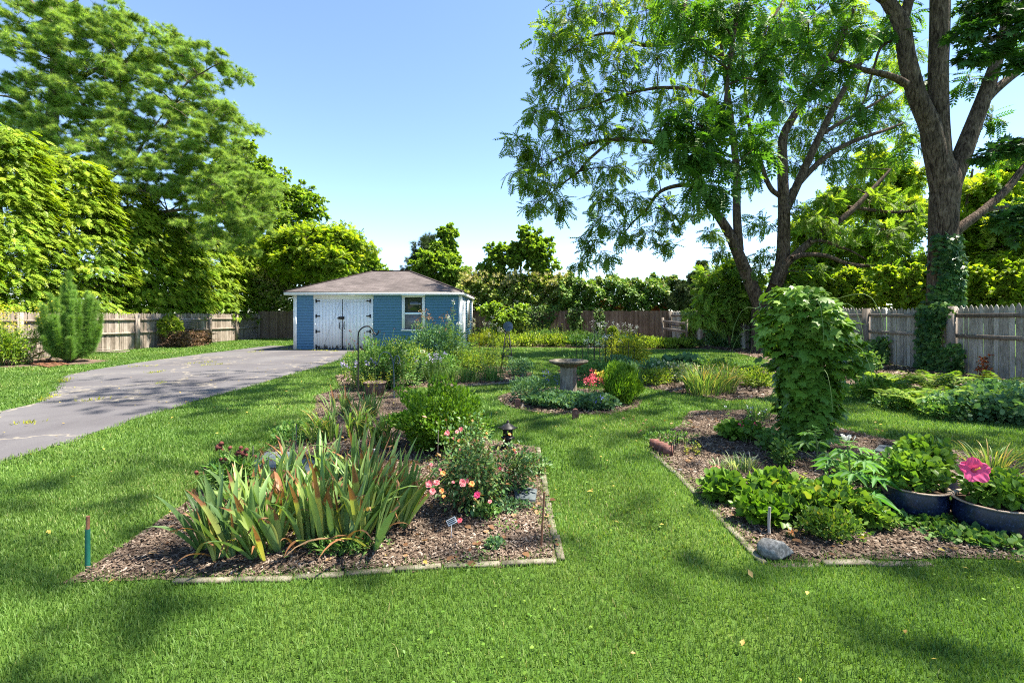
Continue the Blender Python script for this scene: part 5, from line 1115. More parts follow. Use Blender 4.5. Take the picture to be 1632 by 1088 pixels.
for k, (x, y, lb) in enumerate([(-1.35, 9.85, 'grassy dark tussock at the bed edge nearest the glossy shrub'), (-.95, 9.95, 'grassy dark tussock in the middle of the bed edge'), (-.45, 10.1, 'grassy dark tussock nearest the toy windmill'), (-1.75, 9.95, 'grassy dark tussock with a pale flower behind it')]):
    root = thing('grass_tussock', lb, 'tussock', (x, y, 0), 'tussocks along the windmill bed'); mb = MB(); r = np.random.default_rng(410 + k)
    for q in range(230): strap(mb, np.array([x + r.normal() * .12, y + r.normal() * .1, 0]), r.uniform(0, 2 * PI), r.uniform(.1, .6), r.uniform(.25, .42), .010, r.uniform(.1, .8), r, 3, 0, r.random())
    mb.build('blades', LM['mid'], root, (x, y, 0))
perennial(415, (-1.75, 9.8), 8, .62, .5, 'blue', 'aster_clump', 'blue-green clump with pale lilac flowers behind the dark tussocks', .05, 26, T_LEAF, 'lilac', .03, lean=.3)
perennial(416, (-2.1, 9.5), 7, .95, .4, 'mid', 'sunflower_plant', 'broad-leaved stalk with one yellow leaf beside the second hook', .13, 14, T_WIDE, lean=.25)
shrub(417, (-1.75, 10.6), (.55, .5, .30), 3000, T_LEAF, .055, 'mid', 'sage_clump', 'rounded herb clump between the hooks and the tussocks', 'plant', nst=12, lump=.22, lo=.3)
shrub(418, (-2.6, 10.9), (.6, .5, .42), 3400, T_LEAF, .06, 'meadow', 'aster_clump', 'sunlit leafy clump before the garage doors', 'plant', nst=12, lump=.25, lo=.3)
shrub(419, (-3.1, 9.5), (.4, .4, .3), 1600, T_LEAF, .05, 'meadow', 'catmint_clump', 'loose clump at the driveway side of the tall hook', 'plant', nst=10, lump=.3, lo=.2)
perennial(420, (-2.95, 8.75), 6, .55, .3, 'mid', 'aster_clump', 'few stems with a lilac bloom at the lawn edge of the hook bed', .05, 18, T_LEAF, 'lilac', .04, lean=.4)
shrub(421, (.20, 11.0), (.34, .3, .22), 1500, T_LEAF, .05, 'blue', 'sage_clump', 'low leafy clump at the foot of the toy windmill', 'plant', nst=8, lump=.25, lo=.3)
shrub(422, (-1.0, 11.9), (.7, .5, .28), 2800, T_LEAF, .06, 'meadow', 'ground_plant', 'sunlit low growth behind the dark tussocks', 'plant', nst=8, lump=.3, lo=.3)
shrub(423, (-3.2, 11.9), (.6, .5, .30), 2200, T_LEAF, .06, 'mid', 'ground_plant', 'low green growth nearest the driveway mouth', 'plant', nst=8, lump=.3, lo=.3)
perennial(424, (-2.1, 8.9), 9, .75, .6, 'mid', 'phlox_clump', 'leafy stems right behind the log planter', .07, 24, T_LEAF, 'cream', .02, lean=.35)

# birdbath bed
shrub(430, (.72, 7.30), (.50, .36, .11), 2600, T_WIDE, .062, 'blue', 'lungwort_clump', 'leafy groundcover mound in front of the birdbath pedestal', 'plant', nst=8, lump=.15, lo=.4, upw=.8)
shrub(431, (1.28, 7.10), (.36, .26, .11), 1500, T_WIDE, .060, 'blue', 'lungwort_clump', 'leafy groundcover mound behind the round-topped brick by the lawn', 'plant', nst=8, lump=.15, lo=.4, upw=.8)
shrub(432, (.28, 7.75), (.30, .36, .22), 1500, T_LEAF, .05, 'blue', 'salvia_clump', 'upright bluish clump at the lantern side of the birdbath bed', 'plant', nst=12, lump=.25, lo=.3)
perennial(433, (.75, 8.2), 9, .42, .5, 'blue', 'salvia_clump', 'blue-spiked sage stems behind the birdbath mound', .04, 18, T_LEAF, 'blue', .014, lean=.2, cluster_tip=.02)
perennial(434, (1.52, 7.7), 20, .46, .55, 'mid', 'snapdragon_clump', 'red and coral snapdragons between birdbath and round bush', .045, 16, T_LEAF, 'coral', .030, lean=.25, tipn=16, cluster_tip=.032)
perennial(435, (1.62, 8.0), 6, .44, .3, 'mid', 'marigold_clump', 'small yellow flowers behind the red snapdragons', .04, 14, T_LEAF, 'yellow', .03, lean=.2)
perennial(436, (1.35, 6.93), 3, .22, .12, 'blue', 'lobelia_plant', 'little plant with deep blue flowers in front of the groundcover', .03, 14, T_LEAF, 'blue', .03, lean=.2)
def finebush(seed, base, rad, n, ls, leafm, name, label):
    r = np.random.default_rng(seed); base = np.array([base[0], base[1], 0]); root = thing(name, label, 'shrub', base); c = base + [0, 0, rad[2] * .95]; mb = MB(); stems(seed, c, rad, 26, .004, mb=mb, z0=0); mb.build('stem', M['stem'], root, base)
    mb = MB(); v = rdir(n, r); u = (.35 + .65 * r.random(n) ** .6) * (1 + .16 * np.sin(v[:, 0] * 5 + seed) * np.sin(v[:, 2] * 6) + .12 * np.sin(v[:, 1] * 9 + v[:, 0] * 7)); P = c + v * np.array(rad) * u[:, None]; P[:, 2] = np.maximum(P[:, 2], .02); mb.scatter(*T_NARROW, P, v * .45 + [0, 0, .9] + r.normal(size=(n, 3)) * .25, v + rdir(n, r) * .3, ls * r.uniform(.7, 1.2, n)); mb.build('foliage', LM[leafm], root, base); return root
finebush(440, (1.80, 7.5), (.30, .28, .33), 7000, .075, 'box', 'summer_cypress', 'feathery round green bush beside the birdbath')
finebush(441, (2.02, 7.95), (.22, .22, .32), 3000, .075, 'blue', 'summer_cypress', 'smaller feathery bush just behind the round one')

# right-hand mid bed
shrub(450, (3.05, 12.1), (.60, .55, .48), 4200, T_LEAF, .06, 'yel', 'spirea_shrub', 'yellow-green round shrub behind the black trellis', nst=20, lump=.22, lo=.35)
shrub(451, (4.45, 11.6), (.55, .42, .20), 1000, T_WIDE, .15, 'blue', 'hosta_clump', 'large-leaved dark hosta near the middle of the far bed', 'plant', nst=4, lump=.15, lo=.4, upw=.3)
for k, (x, y, rx, rz, m, lb) in enumerate([(1.9, 10.3, .45, .22, 'mid', 'green leafy clump nearest the birdbath bowl in the trellis bed'), (2.5, 10.9, .5, .26, 'blue', 'bluish clump at the foot of the black trellis'), (3.0, 9.6, .42, .16, 'meadow', 'pale low clump at the mulch edge of the trellis bed'), (2.35, 9.95, .2, .12, 'mid', 'small round herb alone in the mulch'),
        (3.7, 10.2, .5, .2, 'varieg', 'cream speckled groundcover in the middle of the trellis bed'), (4.5, 9.9, .5, .2, 'meadow', 'sunlit groundcover beside the speckled one'), (3.9, 9.1, .42, .22, 'mid', 'leafy green clump behind the arching daylily'), (4.9, 10.8, .45, .24, 'mid', 'leafy mound at the lawn side beside the hosta'), (3.4, 10.9, .4, .2, 'blue', 'blue green mound below the yellow-green shrub'), (1.7, 11.4, .4, .25, 'mid', 'leafy mound behind the birdbath bowl'), (5.0, 9.3, .4, .2, 'meadow', 'yellowish mound near the hop tower side of the bed')]):
    shrub(455 + k, (x, y), (rx, rx * .85, rz), int(2600 * rx), T_LEAF if m != 'varieg' else T_WIDE, .065, m, 'perennial_clump', lb, 'plant', 'low clumps in the trellis bed', nst=6, lump=.25, lo=.35)
perennial(470, (2.1, 11.6), 8, .95, .6, 'blue', 'phlox_clump', 'white-flowered stems climbing the black trellis', .06, 22, T_LEAF, 'white', .022, lean=.3)
perennial(471, (2.6, 12.0), 10, 1.0, .7, 'mid', 'climbing_rose', 'thin climbing stems behind the black trellis', .06, 20, T_LEAF, 'white', .018, lean=.35, stemm='stem_brown')
def daylily(seed, base, n, h, label, leafm='daylily', w=.018, sp=.16, cat='daylily', name='daylily_clump', group=None):
    r = np.random.default_rng(seed); base = np.array([base[0], base[1], 0.]); root = thing(name, label, cat, base, group); mb = MB()
    for q in range(n):
        a = r.uniform(0, 2 * PI); strap(mb, base + np.array([math.cos(a), math.sin(a), 0]) * sp * r.random() ** .5, a + r.normal() * .4, r.uniform(.05, .5), h * r.uniform(.7, 1.15), w, r.uniform(.6, 2.1), r, 7, 0, np.clip(r.normal(.5, .28), 0, 1))
    mb.build('blades', LM[leafm], root, base); return root
daylily(480, G(1128, 632)[:2] + [0, .2], 190, .62, 'arching daylily clump at the mulch edge near the hop tower', sp=.28); daylily(481, G(1160, 628)[:2] + [0, .15], 110, .55, 'second arching daylily clump on the tower side of the first', sp=.2)
daylily(482, (2.75, 9.75), 60, .32, 'short strappy clump between daylily and birdbath', sp=.12)

# ---------------------------------------------------------------- the near bed with pots
# hop tower
b = np.array([3.22, 5.05, 0.]); root = thing('hop_vine', 'tall hop vine smothering its pole beside the fern border lawn', 'climbing plant', b); r = np.random.default_rng(501)
mb = MB(); mb.tube([b, b + [.02, 0, 1.2], b + [0, 0, 1.68]], [.022, .02, .016], 8)
mb.build('pole', M['post_grey'], root, b); mb = MB()
for q in range(9):
    a = q * .7; z = np.linspace(0, 1.7, 16); mb.tube(np.stack([b[0] + .06 * np.cos(a + z * 5) * (1 + z), b[1] + .06 * np.sin(a + z * 5) * (1 + z), z], 1), .006, 4)
for q in range(12):
    a = r.uniform(0, 2 * PI); z0 = r.uniform(.7, 1.6); o = np.array([math.cos(a), math.sin(a), 0]); mb.tube(smooth_path([b + o * .2 + [0, 0, z0], b + o * .55 + [0, 0, z0 + .08], b + o * .68 + [0, 0, z0 - .1], b + o * .72 + [0, 0, z0 - .3]], 3), .003, 3)
mb.build('vine_stem', M['stem'], root, b)
n_ = 3300; z = 1.76 * r.random(n_) ** .78 + .02; prof = np.interp(z, [0, .3, .55, .8, 1.0, 1.25, 1.5, 1.7, 1.86], [.16, .22, .24, .27, .33, .37, .34, .23, .10]); a = r.uniform(0, 2 * PI, n_); lm = 1 + .20 * np.sin(a * 3 + z * 4) + .18 * np.sin(a * 5 - z * 7) + .10 * np.sin(a * 9 + z * 13)
prof = prof + .10 * np.clip(np.cos(a - 0), 0, 1) * (np.abs(z - 1.15) < .3); ctr = .06 * np.sin(z * 2.2)
u = (.5 + .5 * r.random(n_) ** .6) * lm; P = np.stack([b[0] + ctr + np.cos(a) * prof * u, b[1] + np.sin(a) * prof * u, z], 1); o = np.stack([np.cos(a), np.sin(a), 0 * a], 1)
mb = MB(); mb.scatter(*T_HOP, P, o * .8 + [0, 0, -.55] + r.normal(size=(n_, 3)) * .35, o * .55 + [0, 0, .8] + r.normal(size=(n_, 3)) * .3, .135 * r.uniform(.35, 1.35, n_) * np.interp(z, [0, 1.3, 1.8], [.9, 1, .72]), 0, np.clip(r.normal(.35, .2, n_) + .28 * (z > 1.2), 0, 1)); mb.build('foliage', LM['hop'], root, b)
# cleome
def cleome(seed, base, h, label, n=12, ls=.16, fl=True):
    r = np.random.default_rng(seed); base = np.array([base[0], base[1], 0.]); root = thing('cleome_plant', label, 'cleome', base); mb = MB(); P = smooth_path([base, base + [.02, .01, h * .5], base + [-.01, 0, h]], 4); mb.tube(P, np.linspace(.009, .005, len(P)), 6); lf = MB()
    for q in range(n):
        t = .12 + .82 * q / n; a = q * 2.4; c = np.array([np.interp(t, np.linspace(0, 1, len(P)), P[:, i]) for i in range(3)]); d = np.array([math.cos(a), math.sin(a), .35]); e = c + d * .17 * (1.3 - t); mb.tube([c, (c + e) / 2 + [0, 0, .015], e], .003, 4); lf.scatter(*T_PALM, e[None], (d * [1, 1, 0] + [0, 0, -.1])[None], np.array([[0, 0, 1.0]]), ls * (1.35 - .7 * t))
    for q in range(14): a = r.uniform(0, 6.28); lf.scatter(*T_NARROW, P[-1][None] + r.normal(size=(1, 3)) * .02, np.array([[math.cos(a), math.sin(a), .3]]), np.array([[0, 0, 1.]]), .07)
    mb.build('stem', M['stem'], root, base); lf.build('foliage', LM['cleome'], root, base)
    if fl:
        fb = MB()
        for q in range(18): a = r.uniform(0, 6.28); c = P[-1] + np.array([math.cos(a) * .04 * r.random(), math.sin(a) * .04 * r.random(), .02]); fb.tube([c, c + [math.cos(a) * .015, math.sin(a) * .015, .035]], [.0025, .004], 4)
        fb.build('flower_head', PM['white'], root, base)
    return root
cleome(510, G(1352, 812)[:2], .50, 'cleome with palm-like leaves and white buds in front of the hop vine', 14, .17); 
cleome(511, G(1392, 800)[:2], .36, 'flowerless palm-leaved plant beside the nearest blue pot', 9, .17, False); cleome(512, G(1300, 745)[:2], .34, 'small palm-leaved plant at the foot of the hop vine', 7, .15, False)
# geranium mass and companions
for k, (px, py, rx, ry, rz, n_, m, lb, sz) in enumerate([(1270, 828, .21, .17, .10, 950, 'ger', 'bright mounded geranium just behind the grey rock', .060), (1340, 832, .23, .16, .11, 1050, 'ger', 'brightest mounded geranium in front of the palm-leaved plant', .058), (1392, 842, .13, .12, .08, 420, 'ger', 'mounded geranium reaching the nearest blue pot', .055), (1330, 862, .20, .13, .09, 1100, 'ger', 'fine-leaved low geranium spilling to the front mulch', .034),
        (1222, 838, .16, .12, .10, 420, 'box', 'dark leafy clump wrapped round the grey stake', .060), (1158, 800, .15, .12, .10, 380, 'hop', 'round-leaved dark clump at the lawn edging', .075), (1238, 800, .18, .13, .10, 420, 'hop', 'broad-leaved clump right beside the slate, behind the stake', .07), (1180, 700, .24, .2, .09, 480, 'hop', 'leafy strawberry patch in front of the hop vine', .075), (1235, 722, .16, .15, .12, 300, 'mid', 'leafy clump with a red flower before the hop vine', .05), (1250, 745, .10, .1, .13, 300, 'mid', 'small upright sage in the pink mulch', .04), (1390, 770, .3, .2, .10, 900, 'mid', 'low green growth behind the nearest blue pot', .045), (1470, 800, .2, .12, .06, 300, 'mid', 'leafy creeper between the pots', .05)]):
    shrub(520 + 3 * k, G(px, py)[:2] + [0, .04], (rx, ry, rz), n_, T_WIDE if k != 3 else T_LEAF, sz, m, 'geranium_mound' if m == 'ger' else 'leafy_clump', lb, 'plant', nst=6, lump=.2, lo=.35, upw=.7, stemm='stem')
for k, (px, py, rx, n_, lb) in enumerate([(1480, 838, .20, 200, 'wild strawberry runner in front of the nearest pot'), (1545, 862, .22, 230, 'wild strawberry runner in front of the hibiscus pot'), (1600, 872, .2, 170, 'wild strawberry runner at the end of the front mulch'), (1430, 838, .12, 90, 'little strawberry tuft beside the geranium'), (1505, 858, .14, 90, 'strawberry leaves where both pots meet')]):
    shrub(560 + 3 * k, G(px, py)[:2], (rx, .10, .035), n_, T_WIDE, .042, 'mid', 'strawberry_plant', lb, 'plant', nst=3, lump=.2, lo=.2, stemm='stem')
daylily(575, G(1178, 752)[:2], 70, .17, 'variegated grassy tuft with a cream flower in the pink mulch', 'varieg', .009, .09, 'plant', 'variegated_tuft'); daylily(576, G(1145, 748)[:2], 34, .13, 'smaller variegated tuft beside the wire fence', 'varieg', .008, .05, 'plant', 'variegated_tuft'); daylily(577, G(1196, 750)[:2], 50, .18, 'darker striped tuft touching the variegated one', 'varieg', .008, .06, 'plant', 'variegated_tuft')
daylily(578, G(1590, 775)[:2] + [.05, .1], 90, .36, 'spiky strap-leaved plant behind the hibiscus', 'daylily', .012, .12, 'plant', 'strap_leaf_plant'); daylily(579, G(1208, 668)[:2], 120, .22, 'dark tufted grass between hop vine and daylilies', 'mid', .008, .14, 'plant', 'tufted_grass')
perennial(580, G(1195, 690)[:2], 7, .35, .4, 'mid', 'zinnia_clump', 'sprawling dark stems with white and red flowers before the hop vine', .05, 12, T_LEAF, 'white', .018, lean=.6, cluster_tip=.01, tipn=5)
perennial(581, G(1192, 708)[:2], 3, .26, .2, 'mid', 'geum_plant', 'thin plant with small deep red flowers', .04, 10, T_LEAF, 'red', .022, lean=.5, cluster_tip=.01, tipn=6)
perennial(582, G(1148, 760)[:2] + [-.02, 0], 2, .09, .06, 'mid', 'pink_flower_plant', 'tiny pink and white flower in the pink mulch', .03, 8, T_LEAF, 'pink', .022, lean=.3, cluster_tip=.01, tipn=6)
perennial(583, G(1255, 860)[:2], 2, .06, .05, 'mid', 'nasturtium_plant', 'single orange bloom beside the grey rock', .03, 8, T_LEAF, 'peach', .022, lean=.3, cluster_tip=.008, tipn=6)
perennial(584, G(1095, 722)[:2], 6, .14, .25, 'yel', 'sedum_plant', 'yellowing sprigs inside the low wire fence', .03, 18, T_LEAF, lean=.4)
perennial(585, G(1270, 770)[:2], 4, .10, .15, 'yel', 'sedum_plant', 'yellow-green sprig beyond the slate in the pink mulch', .035, 18, T_LEAF, lean=.4)
shrub(586, G(1065, 705)[:2], (.28, .16, .06), 420, T_LEAF, .04, 'mid', 'creeping_plant', 'creeping weeds behind the brick row', 'plant', nst=3)

# ---------------------------------------------------------------- fern border along the grey fence
def fern(seed, h=.55, n=15):
    r = np.random.default_rng(seed); mb = MB()
    for q in range(n):
        a = q * 2 * PI / n + r.normal() * .25; t = np.linspace(0, 1, 12); th = r.uniform(.35, .7) + 1.2 * t ** 1.4; ds = h * r.uniform(.8, 1.15) / 11; hor = np.cumsum(np.sin(th) * ds); ver = np.cumsum(np.cos(th) * ds); d = np.array([math.cos(a), math.sin(a), 0]); C = hor[:, None] * d + ver[:, None] * [0, 0, 1.]; s_ = np.array([-d[1], d[0], 0])
        mb.tube(C, np.linspace(.004, .001, 12), 3)
        for sg in (-1, 1):
            for o_ in (0, .5):
                Cq = C[1:] * (1 - o_ / 2) + C[:-1] * o_ / 2; wl = .15 * np.sin(np.clip(t[1:], 0, 1) * PI * .93 + .12) * h / .55; m_ = len(Cq)
                mb.scatter(np.array([[0,0,0],[.11,.35,.02],[.0,1,-.12],[-.11,.35,.02]]), T_NARROW[1], Cq, np.tile(s_ * sg, (m_, 1)) + d * .35, np.tile([[0, 0, 1.]], (m_, 1)) + d * .2, wl)
    return mb
FERN = []
for k in range(3):
    root = thing('fern', 'x', 'fern', (0, 0, 0), 'ferns along the grey fence'); fern(600 + k).build('fronds', LM['fern'], root, (0, 0, 0)); FERN.append(root)
FP = [(1415, 622, 'fern at the far end of the fern border behind the hop vine'), (1440, 612, 'fern against the fence post past the hop vine'), (1455, 634, 'fern in front of the warped fence boards'), (1480, 618, 'fern below the ivy-hung trunk, close to the boards'), (1500, 645, 'large fern spreading to the lawn below the trunk'), (1535, 628, 'fern near the dark fence post, against the boards'), (1545, 655, 'fern at the lawn edge just before the dark fence post'), (1578, 640, 'fern directly below the dark fence post'),
      (1395, 612, 'small fern peeking out beside the hop vine'), (1470, 650, 'lawn-edge fern between hop vine and trunk'), (1590, 620, 'fern at the boards past the dark fence post'), (1515, 610, 'fern half hidden at the ivy foot'), (1430, 640, 'low fern at the lawn edge nearest the hop vine')]
for k, (px, py, lb) in enumerate(FP):
    p = G(px, py + 8); rt = FERN[k] if k < 3 else dup(FERN[k % 3], p); place(rt, p, k * 1.7, RNG.uniform(.75, 1.1)); rt['label'] = lb
for k, (px, py, rx, rz, n_, m, lb, sz) in enumerate([(1600, 652, .5, .2, 1700, 'blue', 'dense leafy mound at the near end of the fern border', .07), (1560, 672, .45, .2, 1300, 'blue', 'leafy mound spilling on the lawn at the near end of the border', .065), (1640, 680, .45, .2, 1200, 'blue', 'leafy mound half out of the picture beside the lawn', .07), (1405, 640, .4, .2, 1000, 'ger', 'pale leafy clump beside the hop vine at the border', .06), (1520, 672, .3, .12, 600, 'mid', 'low edging leaves between ferns and lawn', .05), (1375, 598, .5, .3, 1000, 'mid', 'dark leafy clump behind the hop vine near the fence', .08),
        (1445, 655, .35, .12, 600, 'mid', 'low creeping leaves at the lawn edge of the ferns', .05), (1340, 575, .6, .3, 1000, 'mid', 'leafy clump at the fence foot beyond the hop vine', .08), (1300, 565, .6, .25, 900, 'dark', 'dark groundcover at the fence foot beyond the hop vine', .08)]):
    shrub(620 + 3 * k, G(px, py)[:2] + [0, .15], (rx, rx * .8, rz), n_, T_WIDE, sz, m, 'border_plant', lb, 'plant', 'leafy plants of the fern border', nst=6, lump=.2, lo=.35, upw=.6, stemm='stem')

# ---------------------------------------------------------------- far wild strip
r = np.random.default_rng(650)
WN = [('meadow', 'sunlit wild clump'), ('mid', 'green wild clump'), ('blue', 'greyish wild clump')]
WS = [(-1.4, 22.0, 'yel', .9, 'wild clump nearest the garage wall'), (-.3, 21.5, 'meadow', .8, 'wild clump right behind the toy windmill'), (.9, 21.6, 'meadow', .85, 'bright weeds in the far strip over the birdbath bowl'), (2.0, 21.4, 'meadow', .8, 'bright weeds in the far strip just past the birdbath'), (3.1, 21.3, 'mid', .8, 'green weeds in the far strip in line with the trellis'), (4.1, 21.2, 'blue', .85, 'grey-green weeds below the little conifer'),
      (5.2, 20.9, 'mid', .8, 'green weeds beside the little conifer'), (6.2, 20.6, 'meadow', .7, 'bright weeds before the dark vine hedge'), (7.2, 20.6, 'meadow', .6, 'low bright weeds toward the fence corner'), (8.0, 21.0, 'dark', .5, 'dark weeds at the fence corner frame'), (-1.1, 24, 'dark', 1.2, 'dark growth at the fence behind the garage corner'), (1.6, 24, 'mid', 1.0, 'weeds against the far fence behind the bright ones'), (3.4, 24, 'dark', .9, 'dark weeds against the far boards')]  # some clumps at the fence use the dark leaf colour
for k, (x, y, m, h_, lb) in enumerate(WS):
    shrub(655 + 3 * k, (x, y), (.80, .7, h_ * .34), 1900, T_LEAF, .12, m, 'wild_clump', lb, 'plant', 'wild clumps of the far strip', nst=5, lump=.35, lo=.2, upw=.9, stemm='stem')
    if k in (2, 3, 4, 5, 6): perennial(700 + k, (x + .2, y + .3), 22, h_ * 1.35, 1.3, 'meadow' if k < 4 else 'mid', 'wild_aster', lb + ', its taller flower stalks', .10, 16, T_NARROW, 'white' if k > 4 else None, .03, lean=.2, group='stalks above the far strip', cluster_tip=.05, tipn=10)
shrub(740, (4.55, 20.6), (.26, .26, .5), 2200, T_TUFT2, .10, 'meadow', 'dwarf_conifer', 'little pointed conifer standing in the far strip', nst=3, lump=.05, lo=.2)
shrub(742, (4.9, 12.7), (.35, .3, .2), 700, T_LEAF, .07, 'mid', 'perennial_clump', 'dark clump behind the hosta', 'plant', nst=4)

# ---------------------------------------------------------------- left side shrubs
b = np.array([-13.7, 14.1, 0.]); root = thing('juniper_shrub', 'upswept green juniper in front of the tan fence', 'juniper', b); r = np.random.default_rng(760); mb = MB(); lf = MB()
for q in range(74):
    a = r.uniform(0, 2 * PI); rr_ = r.random() ** .7; hh = (2.85 - 1.1 * rr_) * r.uniform(.42, 1.0); e = b + np.array([math.cos(a) * rr_ * .86, math.sin(a) * rr_ * .8, hh]); m = b + np.array([math.cos(a) * rr_ * .62, math.sin(a) * rr_ * .55, hh * .42]); P = smooth_path([b, m, e], 6); mb.tube(P, np.linspace(.02, .004, len(P)), 4)
    k_ = 300; t = .22 + .78 * r.random(k_) ** .8; pos = np.stack([np.interp(t, np.linspace(0, 1, len(P)), P[:, i]) for i in range(3)], 1); tan = (P[-1] - P[len(P) // 2]); tan /= np.linalg.norm(tan); wd = .17 * (1.2 - t)[:, None] * r.random((k_, 1)); o = rdir(k_, r); pos = pos + o * wd; pos[:, 2] = np.maximum(pos[:, 2], .05)
    lf.scatter(*T_TUFT, pos, tan + o * .45, rdir(k_, r), .13 * r.uniform(.7, 1.2, k_), 0, np.clip(.35 + .4 * t + r.normal(size=k_) * .12, 0, 1))
mb.build('stem', M['stem_brown'], root, b); lf.build('foliage', LM['juniper'], root, b)
perennial(770, (-14.9, 13.6), 34, 1.65, 1.5, 'meadow', 'fennel_plant', 'feathery plant with flat yellow umbels at the tan fence', .16, 34, T_NARROW, 'yellow', .035, lean=.35, cluster_tip=.09, tipn=16, tipname='flower_head')
shrub(772, (-14.9, 13.3), (.75, .6, .55), 3200, T_NARROW, .13, 'fern', 'fennel_plant', 'lower ferny foliage beside the rusty scroll iron', 'plant', nst=12, lump=.3, lo=.2)
# brown brush pile
b = G(278, 552); root = thing('brush_pile', 'brown heap of dry brush against the tan fence', 'brush pile', b); r = np.random.default_rng(780); mb = MB()
b = np.array([-15.4, 21.6, 0]); root.location = tuple(b)
for q in range(700):
    c = b + np.array([r.uniform(-.55, .55), r.uniform(-1.0, 1.0), r.uniform(.02, .72)]); d = rdir(1, r)[0] * [1, 1, .5] * r.uniform(.15, .4); mb.tube([c - d, c + d + [0, 0, -.03]], .009, 3, 0, r.random())
mb.build('twigs', M['stem_brown'], root, b); n_ = 3600; P = b + np.stack([r.uniform(-.58, .58, n_), r.uniform(-1.02, 1.02, n_), r.random(n_) ** .7 * .72], 1); mb = MB(); mb.scatter(*T_LEAF, P, rdir(n_, r), rdir(n_, r), .10 * r.uniform(.6, 1.3, n_)); mb.build('dry_leaves', LM['brown'], root, b)
shrub(785, (-15.7, 20.9), (.45, .4, .5), 700, T_WIDE, .14, 'meadow', 'elder_seedling', 'leafy green shoot rising behind the brush pile', 'plant', nst=6, zc=1.9)

# ================================================================== garden objects
def rod(name, label, cat, pts, rad, mat, loc, group=None, k=5):
    mb = MB(); mb.tube(smooth_path(pts, k), rad, 7, cap=True); o = mb.build(name, mat, None, loc, True); tag(o, label, cat, group); return o
# birdbath
M['pedestal'] = pmat('pale_cast_stone', [(.3, (.09, .08, .06)), (.5, (.19, .17, .135)), (.7, (.30, .275, .23))], 10, .95, .15, .5, .008, stretch=(2, 2, .5))
b = np.array([.985, 7.95, 0.]); root = thing('birdbath', 'weathered concrete birdbath on a fluted pedestal', 'birdbath', b)
zt = CAMH - 71 / F * 7.95; ft = .125
mb = MB(); mb.lathe([(.20, .0), (.21, .04), (.18, .06), (.152, .09), (.146, .3), (.140, .5), (.15, zt - .115)], 64, 0, b, .13, 14); mb.build('pedestal', M['pedestal'], root, b, True)
mb = MB(); mb.lathe([(.13, zt - .13), (.16, zt - .105), (.21, zt - .085), (.30, zt - .045), (.335, zt - .03), (.345, zt - .012), (.338, zt), (.315, zt + .002), (.30, zt - .012), (.22, zt - .045), (.12, zt - .06), (.001, zt - .065)], 48, 0, b, .02, 24); mb.build('bowl', M['bath'], root, b, True)
# toy windmill
b = np.array([-.12, 11.6, 0.]); root = thing('garden_windmill', 'toy farm windmill of black lattice with grey wheel', 'garden windmill', b); H = 1.08; hw = .17; r = np.random.default_rng(5)
for sx, sy in ((-1, -1), (1, -1), (1, 1), (-1, 1)):
    mb = MB(); mb.bar(b + [sx * hw, sy * hw, 0], b + [sx * .035, sy * .035, H], .022, .022, up=(0, 1, 0)); mb.build('leg', M['black'], root, b)
mb = MB()
for k in range(5):
    z0, z1 = H * k / 5, H * (k + 1) / 5; w0, w1 = hw + (.035 - hw) * k / 5, hw + (.035 - hw) * (k + 1) / 5
    for (p, q) in (((-1, -1), (1, -1)), ((1, -1), (1, 1)), ((1, 1), (-1, 1)), ((-1, 1), (-1, -1))):
        mb.bar(b + [p[0] * w0, p[1] * w0, z0 + .02], b + [q[0] * w1, q[1] * w1, z1], .012, .008, up=(0, 0, 1)); mb.bar(b + [q[0] * w0, q[1] * w0, z0 + .02], b + [p[0] * w1, p[1] * w1, z1], .010, .008, up=(0, 0, 1)); mb.bar(b + [p[0] * w1, p[1] * w1, z1], b + [q[0] * w1, q[1] * w1, z1], .012, .012)
mb.build('lattice', M['black'], root, b)
M['bluegrey'] = mat_plain('blue_grey_tin', (.07, .10, .14), .6, .3, .2)
c = b + [.02, -.06, H + .10]; mb = MB()
for k in range(16):
    a = k * 2 * PI / 16; d = np.array([math.cos(a), 0, math.sin(a)]); s_ = np.array([-math.sin(a), .25, math.cos(a)]) * .018; mb.add([c + d * .025 - s_ * .5, c + d * .025 + s_ * .5, c + d * .125 + s_ * 1.2, c + d * .125 - s_ * 1.2], [[0, 1, 2, 3]], 0, .5)
mb.tube([c + [0, .03, 0], c - [0, .015, 0]], .02, 8, cap=True); mb.build('wheel', M['bluegrey'], root, b)
mb = MB(); mb.bar(c, c + [0, .2, 0], .01, .01); mb.box(c + [0, .25, 0], (.008, .12, .09)); mb.build('tail_vane', M['bluegrey'], root, b)
# hooks
b = G(571, 634); b = np.array([b[0], b[1], 0]); Yh = b[1]; x0 = b[0]
mb = MB(); pts = [W(571, 634, Yh) * [1, 1, 0], W(571, 600, Yh), W(571, 560, Yh), W(571, 536, Yh), W(573, 527, Yh), W(580, 521, Yh), W(588, 520, Yh), W(593, 524, Yh), W(596, 530, Yh), W(600, 533, Yh), W(603, 530, Yh), W(603.5, 526, Yh)]
rod('shepherd_hook', 'tall black shepherd hook standing in front of the garage doors', 'garden hook', pts, .0125, M['black'], b)
Yh = 7.9; c = W(628, 622, Yh) * [1, 1, 0]; root = thing('shepherd_hook', 'low blue-grey double hook among the bushes', 'garden hook', c)
mb = MB(); mb.tube(smooth_path([c, W(628, 600, Yh), W(627, 585, Yh), W(629, 572, Yh), W(633, 566, Yh), W(637, 572, Yh), W(635, 580, Yh)], 4), .0075, 6); mb.build('pole', M['bluegrey'], root, c)
